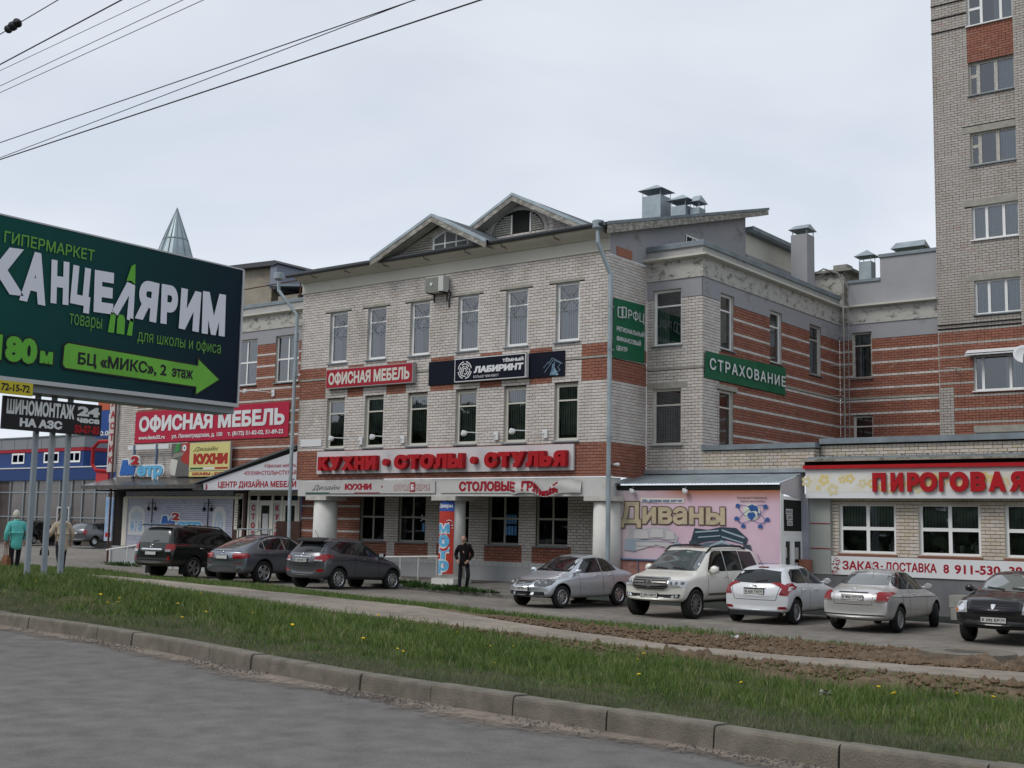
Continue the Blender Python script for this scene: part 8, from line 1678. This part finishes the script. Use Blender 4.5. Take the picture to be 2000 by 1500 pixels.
for P in ([(13.98, 5.94), (14.12, 5.94), (14.14, 6.3), (14.03, 6.36)], [(14.18, 5.94), (14.36, 5.94), (14.36, 6.24), (14.32, 6.33), (14.22, 6.33), (14.18, 6.24)], [(14.42, 5.94), (14.54, 5.94), (14.56, 6.28), (14.48, 6.3)]): poly(BBt, 'gate_shape', P, FBb, grb, D0)
text(BBt, 'lettering', 'товары', FBb, (13.12, 13.84, 5.98, 6.18), grb2, off=-.004, d=D0, top=.53); text(BBt, 'lettering', 'для школы и офиса', FBb, (14.68, 16.80, 5.86, 6.06), grb2, off=-.004, d=D0, top=.6)
text(BBt, 'number_outline', '180', FBb, (11.62, 12.52, 5.08, 5.64), black_m, off=.1, d=D0); text(BBt, 'number', '180', FBb, (11.65, 12.49, 5.11, 5.61), grb, off=.06, d=D0+.004)
text(BBt, 'number_outline', 'м', FBb, (12.53, 12.85, 5.13, 5.40), black_m, off=.12, d=D0, top=.53); text(BBt, 'number', 'м', FBb, (12.55, 12.82, 5.15, 5.38), grb, off=.07, d=D0+.004, top=.53)
ar = [(13.1, 5.12), (16.2, 5.08), (16.2, 4.92), (16.78, 5.29), (16.22, 5.66), (16.22, 5.52), (13.12, 5.6), (13.05, 5.54), (13.04, 5.18)]
poly(BBt, 'arrow_outline', [(13.07, 5.09), (16.16, 5.045), (16.16, 4.86), (16.84, 5.29), (16.18, 5.73), (16.18, 5.555), (13.1, 5.635), (13.02, 5.56), (13.0, 5.16)], FBb, black_m, D0)
poly(BBt, 'arrow', ar, FBb, mat('arrow_green', (.16, .47, .05), .45, var=.2, vscale=.9), D0+.004)
text(BBt, 'lettering', 'БЦ «МИКС», 2', FBb, (13.35, 15.42, 5.22, 5.46), black_m, off=.035, d=D0+.008); text(BBt, 'lettering', 'этаж', FBb, (15.55, 16.1, 5.22, 5.40), black_m, off=.035, d=D0+.008, top=.53)
sh_ = thing('tyre_service_sign', 'black sign ШИНОМОНТАЖ НА АЗС 24 часа fixed across the grey posts', 'sign', (-20.95, 12.95, 3.9)); Fs2 = Frame((-21.15, 0, 0), (0, 1, 0))
g = MB(); Fs2.O = Fs2.O+Vector((0, .12, 0)); g.fb(Fs2, 11.93, 14.03, 3.88, 4.50, -.05, .0); g.build('panel', mat('sign_black', (.010, .008, .010), .4), sh_)
text(sh_, 'lettering', 'ШИНОМОНТАЖ', Fs2, (12.0, 13.42, 4.17, 4.45), white_s, off=.05, d=.008); text(sh_, 'lettering', 'НА АЗС', Fs2, (12.28, 13.17, 3.95, 4.11), white_s, off=.06, d=.008)
text(sh_, 'lettering', '24', Fs2, (13.48, 13.98, 4.25, 4.45), white_s, off=.06, d=.008); text(sh_, 'lettering', 'часа', Fs2, (13.48, 13.98, 4.12, 4.22), white_s, off=.06, d=.008, top=.6); text(sh_, 'lettering', '50-07-85', Fs2, (13.44, 13.99, 3.91, 4.08), red_s, off=.04, d=.008)
yl = thing('yellow_phone_sign', 'yellow strip with phone number 72-15-72 under the billboard', 'sign', (-20.8, 12, 4.55)); g = MB(); g.fb(FBb, 11.3, 12.43, 4.5, 4.74, .06, .08); g.build('strip', mat('strip_yellow', (.55, .46, .03), .5), yl); text(yl, 'lettering', '72-15-72', FBb, (11.80, 12.37, 4.56, 4.70), black_m, off=.03, d=.085)
# ================================================================ OVERHEAD WIRES
wm = mat('wire', (.03, .03, .05), .5)
def wire(a, b, r, lab, sag_=0):
    a, b = Vector(a), Vector(b); d = (b-a); p0 = a-d*5; p1 = b+d*3; g = MB(); g.tube([p0, a, b, p1], r, 6); return tag(g.build('overhead_wire', wm, None), lab, 'wire', None)
wire((-13.78, 7.57, 6.8), (-6.88, 7.46, 6.8), .0055, 'upper of the three long wires crossing the sky to the right'); wire((-14.44, 7.95, 6.8), (-6.39, 7.79, 6.8), .0075, 'lowest and thickest of the long wires across the sky')
WL = [((-14.38, 7.91, 6.8), (-6.9, 7.46, 6.8), .0045, 'middle thin wire meeting the lowest wire at the left edge')]
WL.append(((-12.116, 6.621, 6.8), (-8.401, 6.392, 6.8), 0.0035, 'lowest of the four thin wires in the top left corner'))
WL.append(((-11.924, 6.511, 6.8), (-8.551, 6.287, 6.8), 0.0035, 'second lowest thin wire in the top left corner'))
WL.append(((-11.505, 6.271, 6.8), (-8.791, 6.12, 6.8), 0.003, 'faint thin wire just below the thick corner wire'))
WL.append(((-11.345, 6.179, 6.8), (-9.001, 5.973, 6.8), 0.007, 'thick dark wire in the top left corner of the sky'))
WL.append(((-10.619, 5.762, 6.8), (-9.469, 5.647, 6.8), 0.005, 'topmost corner wire carrying the black insulator'))
IA, IB = (-10.49, 5.75, 6.8), (-10.187, 5.706, 6.8)
for a, b, r, l in WL: wire(a, b, r, l)
g = MB(); A, Bv = Vector(IA), Vector(IB); d = Bv-A; g.tube([A, A+d*.15, A+d*.3, A+d*.5, A+d*.7, A+d*.85, Bv], [.012, .04, .032, .045, .032, .045, .012], 10); tag(g.build('insulator', black_m, None), 'black ribbed insulator hanging on the topmost corner wire', 'insulator')
# ================================================================ PEOPLE
def skinned(name, verts, edges, radii, m, parent, lv=2, root=0):
    me = bpy.data.meshes.new(name); me.from_pydata(verts, edges, []); o = bpy.data.objects.new(name, me); COL.objects.link(o)
    sk = o.modifiers.new('skin', 'SKIN'); sk.use_smooth_shade = True; sd_ = me.skin_vertices[0].data
    for i, r in enumerate(radii): sd_[i].radius = r if isinstance(r, tuple) else (r, r); sd_[i].use_root = (i == root)
    ss = o.modifiers.new('s', 'SUBSURF'); ss.levels = lv; ss.render_levels = lv; dg = bpy.context.evaluated_depsgraph_get(); dg.update(); m2 = bpy.data.meshes.new_from_object(o.evaluated_get(dg)); bpy.data.objects.remove(o)
    m2.materials.clear(); m2.materials.append(m); m2.polygons.foreach_set('use_smooth', [True]*len(m2.polygons)); return link(name, m2, parent, local=True)
def person(label, loc, az, J, jacket, trousers, skin, hair, shoe, jl=.0, hr=.1, hairlong=0, group=None, hood=False):
    t = thing('person', label, 'person', loc); t.rotation_euler = (0, 0, -math.radians(az))
    V = J; k = list(V); ix = {n: i for i, n in enumerate(k)}; E_ = [('pel', 'waist'), ('waist', 'chest'), ('chest', 'neck'), ('neck', 'jaw'), ('chest', 'shL'), ('shL', 'elL'), ('elL', 'wrL'), ('chest', 'shR'), ('shR', 'elR'), ('elR', 'wrR'), ('pel', 'hipL'), ('hipL', 'knL'), ('knL', 'anL'), ('anL', 'toL'), ('pel', 'hipR'), ('hipR', 'knR'), ('knR', 'anR'), ('anR', 'toR')]
    R_ = dict(pel=.12, waist=.11, chest=.13, neck=.052, jaw=.05, shL=.055, shR=.055, elL=.04, elR=.04, wrL=.028, wrR=.028, hipL=.085, hipR=.085, knL=.055, knR=.055, anL=.04, anR=.04, toL=.035, toR=.035)
    skinned('body', [V[n] for n in k], [(ix[a], ix[b]) for a, b in E_], [R_[n] for n in k], skin, t)
    # jacket
    ch = ['pel', 'waist', 'chest', 'neck', 'shL', 'elL', 'wrL', 'shR', 'elR', 'wrR']; P = {n: Vector(V[n]) for n in ch}; hem = P['pel']+Vector((0, 0, -.10-jl)); P['hem'] = hem; P['neck'] = P['neck']+Vector((0, 0, -.01)); ch2 = ch+['hem']; id2 = {n: i for i, n in enumerate(ch2)}
    rj = dict(hem=(.17, .13), pel=(.17, .13), waist=(.155, .12), chest=(.16, .115), neck=(.07, .07), shL=.078, shR=.078, elL=.062, elR=.062, wrL=.05, wrR=.05)
    ed = [('hem', 'pel'), ('pel', 'waist'), ('waist', 'chest'), ('chest', 'neck'), ('chest', 'shL'), ('shL', 'elL'), ('elL', 'wrL'), ('chest', 'shR'), ('shR', 'elR'), ('elR', 'wrR')]
    jk = skinned('jacket', [tuple(P[n]) for n in ch2], [(id2[a], id2[b]) for a, b in ed], [rj[n] for n in ch2], jacket, t)
    for v in jk.data.vertices:
        q = noise.noise(Vector((v.co.x*7, v.co.y*7, v.co.z*5)))+.5*noise.noise(Vector((v.co.x*15, v.co.y*15, v.co.z*10))); n = Vector((v.co.x-V['chest'][0], v.co.y-V['chest'][1], 0)); v.co += (n.normalized() if n.length > .01 else Vector())*q*.018
    # trousers
    T_ = [V['pel'], V['hipL'], V['knL'], V['anL'], V['hipR'], V['knR'], V['anR']]; skinned('trousers', T_, [(0, 1), (1, 2), (2, 3), (0, 4), (4, 5), (5, 6)], [(.10, .085), .085, .07, .056, .085, .07, .056], trousers, t)
    for s in 'LR':
        a, b = Vector(V['an'+s]), Vector(V['to'+s]); d = (b-a); d.z = 0; d.normalize(); z0 = min(a.z, b.z)-.045; g = MB(); rt = Vector((d.y, -d.x, 0)); P = []
        for f, w, h in ((-.08, .035, .07), (-.02, .042, .10), (.06, .045, .085), (.14, .048, .06), (.19, .03, .04)):
            c = Vector((a.x, a.y, z0))+d*f; P += [c-rt*w, c+rt*w, c+rt*w*.75+Vector((0, 0, h)), c-rt*w*.75+Vector((0, 0, h))]
        g.add(P, [(i*4+j, (i+1)*4+j, (i+1)*4+(j+1) % 4, i*4+(j+1) % 4) for i in range(4) for j in range(4)]+[(3,2,1,0), (16,17,18,19)]); g.build('shoe', shoe, t, local=True)
        # hands: palm and five bent fingers
        w_ = Vector(V['wr'+s]); e_ = Vector(V['el'+s]); d = (w_-e_).normalized(); sd2 = d.cross(Vector((0, 1, 0))).normalized(); up = d.cross(sd2)
        pv = [w_-d*.01, w_+d*.05, w_+d*.09]; ed_ = [(0, 1), (1, 2)]; rr = [.026, (.036, .02), (.034, .018)]
        for j, (o_, l_) in enumerate(((-.03, .06), (-.01, .07), (.01, .068), (.03, .052))):
            b0 = len(pv); pv += [w_+d*.095+sd2*o_, w_+d*(.095+l_*.5)+sd2*o_+up*.012, w_+d*(.095+l_*.8)+sd2*o_+up*.035]; ed_ += [(2, b0), (b0, b0+1), (b0+1, b0+2)]; rr += [.010, .009, .0075]
        b0 = len(pv); pv += [w_+d*.03-sd2*.04, w_+d*.065-sd2*.055+up*.015]; ed_ += [(1, b0), (b0, b0+1)]; rr += [.011, .009]; skinned('hand', [tuple(x) for x in pv], ed_, rr, skin, t, lv=1)
    # head
    jx, jy, jz = V['jaw']; hd = Vector(J['jaw'])+Vector((0, .015, .085)); yaw = J.get('_yaw', 0)
    g = MB(); n1, n2 = 18, 14; P = []
    for i in range(n1+1):
        th = math.pi*i/n1
        for j in range(n2*2):
            ph = math.pi*j/n2; x = .075*math.sin(th)*math.cos(ph); y = .096*math.sin(th)*math.sin(ph); z = .118*math.cos(th)
            if y > 0 and z < 0: x *= 1+z*2.2; y *= 1+.25*z*2
            if y > .05: y += .028*math.exp(-(x/.014)**2-((z+.012)/.026)**2)-.008*math.exp(-((abs(x)-.032)/.014)**2-((z-.018)/.012)**2)+.006*math.exp(-(x/.025)**2-((z+.05)/.008)**2)
            P.append(hd+Vector((x, y, z)))
    m_ = n2*2; g.add(P, [(i*m_+j, (i+1)*m_+j, (i+1)*m_+(j+1) % m_, i*m_+(j+1) % m_) for i in range(n1) for j in range(m_)]); g.build('head', skin, t, smooth=True, local=True)
    for s in (-1, 1):
        g = MB(); g.lathe(hd+Vector((s*.074, -.005, -.005)), (s, -.3, 0), [(-.01, .012), (0, .026), (.01, .028), (.014, .018)], 10); g.build('ear', skin, t, local=True)
        g = MB(); g.lathe(hd+Vector((s*.030, .083, .018)), (0, 1, 0), [(0, .009), (.004, .006)], 8); g.build('eye', black_m, t, local=True)
    g = MB(); g.box(tuple(hd+Vector((-.02, .088, -.054))), tuple(hd+Vector((.02, .094, -.047)))); g.build('mouth', mat('lips', (.25, .09, .07), .6), t, local=True)
    g = MB(); P = []; 
    for i in range(11):
        th = math.pi*.62*i/10
        for j in range(24):
            ph = 2*math.pi*j/24; fr = max(0, math.sin(ph)); lim = 1-.42*fr; a = th*lim; q = 1+hr*(1+.5*noise.noise(Vector((math.cos(ph)*4, math.sin(ph)*4, th*5)))); P.append(hd+Vector((.077*math.sin(a)*math.cos(ph)*q, .098*math.sin(a)*math.sin(ph)*q-.006, .121*math.cos(a)*q)))
    g.add(P, [(i*24+j, (i+1)*24+j, (i+1)*24+(j+1) % 24, i*24+(j+1) % 24) for i in range(10) for j in range(24)]); g.build('hair', hair, t, smooth=True, local=True)
    g = MB(); nk = Vector(V['neck']); g.lathe(nk+Vector((0, -.01, -.03)), (0, -.1, 1), [(0, .085), (.04, .078), (.075, .072), (.078, .062), (.03, .058)], 16, cap=False); g.build('collar', jacket, t, local=True, smooth=True)
    if hood:
        g = MB(); g.lathe(nk+Vector((0, -.09, -.06)), (0, -.5, 1), [(-.06, .05), (-.02, .11), (.04, .125), (.08, .10), (.085, .08), (.04, .07)], 16); g.build('hood', jacket, t, local=True, smooth=True)
    return t
skin_m = mat('skin', (.42, .25, .18), .55); skin_o = mat('skin_pale', (.46, .30, .23), .55)
blk_j = mat('jacket_black', (.008, .006, .007), .9, spec=.15); blk_t = mat('trousers_dark', (.010, .011, .016), .8); shoe_b = mat('shoe_black', (.012, .012, .012), .5)
man = dict(pel=(0, 0, .95), waist=(0, .0, 1.12), chest=(0, -.01, 1.36), neck=(.01, .01, 1.50), jaw=(.02, .04, 1.585), shL=(-.19, -.01, 1.42), elL=(-.29, -.04, 1.17), wrL=(-.15, .12, .99), shR=(.20, -.01, 1.42), elR=(.30, -.05, 1.18), wrR=(.20, .13, 1.0), hipL=(-.10, 0, .90), knL=(-.16, .07, .49), anL=(-.06, -.13, .09), toL=(-.06, .02, .05), hipR=(.10, 0, .90), knR=(.12, .02, .49), anR=(.14, 0, .08), toR=(.17, .14, .04))
man = {k: (a, b, c) for k, (a, b, c) in man.items()}
person('man in a black jacket and dark jeans standing with one knee bent by the columns', (-25.55, 30.95, .14), 152, man, blk_j, blk_t, skin_m, mat('hair_cropped', (.07, .05, .04), .9), shoe_b, jl=.0, hr=-.02)
w1 = dict(pel=(0, 0, .86), waist=(0, .02, 1.0), chest=(0, .05, 1.22), neck=(0, .09, 1.35), jaw=(0, .14, 1.42), shL=(-.18, .05, 1.27), elL=(-.27, -.02, 1.03), wrL=(-.26, .06, .80), shR=(.18, .05, 1.27), elR=(.28, .0, 1.03), wrR=(.27, .10, .82), hipL=(-.09, 0, .82), knL=(-.10, .02, .45), anL=(-.10, -.03, .08), toL=(-.10, .12, .04), hipR=(.09, 0, .82), knR=(.11, .14, .46), anR=(.10, .18, .09), toR=(.10, .33, .05))
tq = mat('jacket_turquoise', (.10, .46, .42), .65, var=.12, vscale=6); bj = mat('jacket_beige', (.42, .35, .26), .75, var=.12, vscale=6)
person('elderly woman with white curly hair in a turquoise jacket at the left edge', (-30.72, 18.15, .80), 285, w1, tq, blk_t, skin_o, mat('hair_white', (.52, .50, .44), .9, var=.3, vscale=30), shoe_b, jl=.20, hr=.24)
w2_ = dict(w1); w2_.update(anL=(-.10, -.30, .14), toL=(-.10, -.20, .04), knL=(-.10, -.08, .46), anR=(.09, .12, .09), toR=(.09, .27, .05), wrL=(-.30, .18, .95), elL=(-.30, .02, 1.04))
person('woman in a beige hooded jacket and black trousers walking beside the billboard posts', (-29.5, 18.75, .80), 285, w2_, bj, blk_t, skin_o, mat('hair_brown', (.06, .035, .025), .8), mat('shoe_brown', (.05, .03, .025), .6), jl=.22, hr=.10, hood=True)
def bag(label, x, y, z, m, w=.3, h=.22, strap=.35):
    t = thing('handbag', label, 'bag', (x, y, z)); g = MB(); P = []
    for zz, ww, dd in ((0, .9, .9), (.04, 1.05, 1.1), (.6, 1, 1), (1, .8, .5)): P += [(x-w/2*ww, y-.06*dd, z+h*zz), (x+w/2*ww, y-.06*dd, z+h*zz), (x+w/2*ww, y+.06*dd, z+h*zz), (x-w/2*ww, y+.06*dd, z+h*zz)]
    g.add(P, [(i*4+j, i*4+(j+1) % 4, (i+1)*4+(j+1) % 4, (i+1)*4+j) for i in range(3) for j in range(4)]+[(3,2,1,0), (12,13,14,15)]); g.build('bag_body', m, t)
    for dy in (-.03, .03): g = MB(); g.tube([(x-w*.3, y+dy, z+h), (x-.04, y+dy*.3, z+h+strap), (x+.04, y+dy*.3, z+h+strap), (x+w*.3, y+dy, z+h)], .009, 5); g.build('strap', m, t)
bag('brown patterned handbag hanging from the hand of the woman in turquoise', -30.82, 17.95, .93, mat('bag_brown', (.22, .10, .05), .6, col2=(.10, .04, .02), vscale=14), .27, .30, .38)
bag('black bag held between the two walking women', -29.98, 18.55, 1.24, blk_j, .24, .22, .2)
# ================================================================ tree belt across the road (behind the viewer)
n = 40000; g = MB()
for i in range(n):
    x = rnd.uniform(-140, 60); y = -38+rnd.gauss(0, 2.5); top = 15+4*noise.noise(Vector((x*.12, 0, 0)))+1.2*noise.noise(Vector((x*.5, 2, 0))); z = top*rnd.random()**.7; s = rnd.uniform(.35, .8); a = rnd.uniform(0, 3.14); c_, s_2 = math.cos(a)*s, math.sin(a)*s
    g.add([(x-c_, y-s_2, z-s*.6), (x+c_, y+s_2, z-s*.5), (x+c_*.6, y+s_2*.6, z+s*.7), (x-c_*.7, y-s_2*.7, z+s*.6)], [(0,1,2,3)])
g.build('tree_belt', mat('belt_leaf', (.13, .17, .10), .8, col2=(.08, .11, .06), vscale=.5, coords='World'), None, kind='stuff')
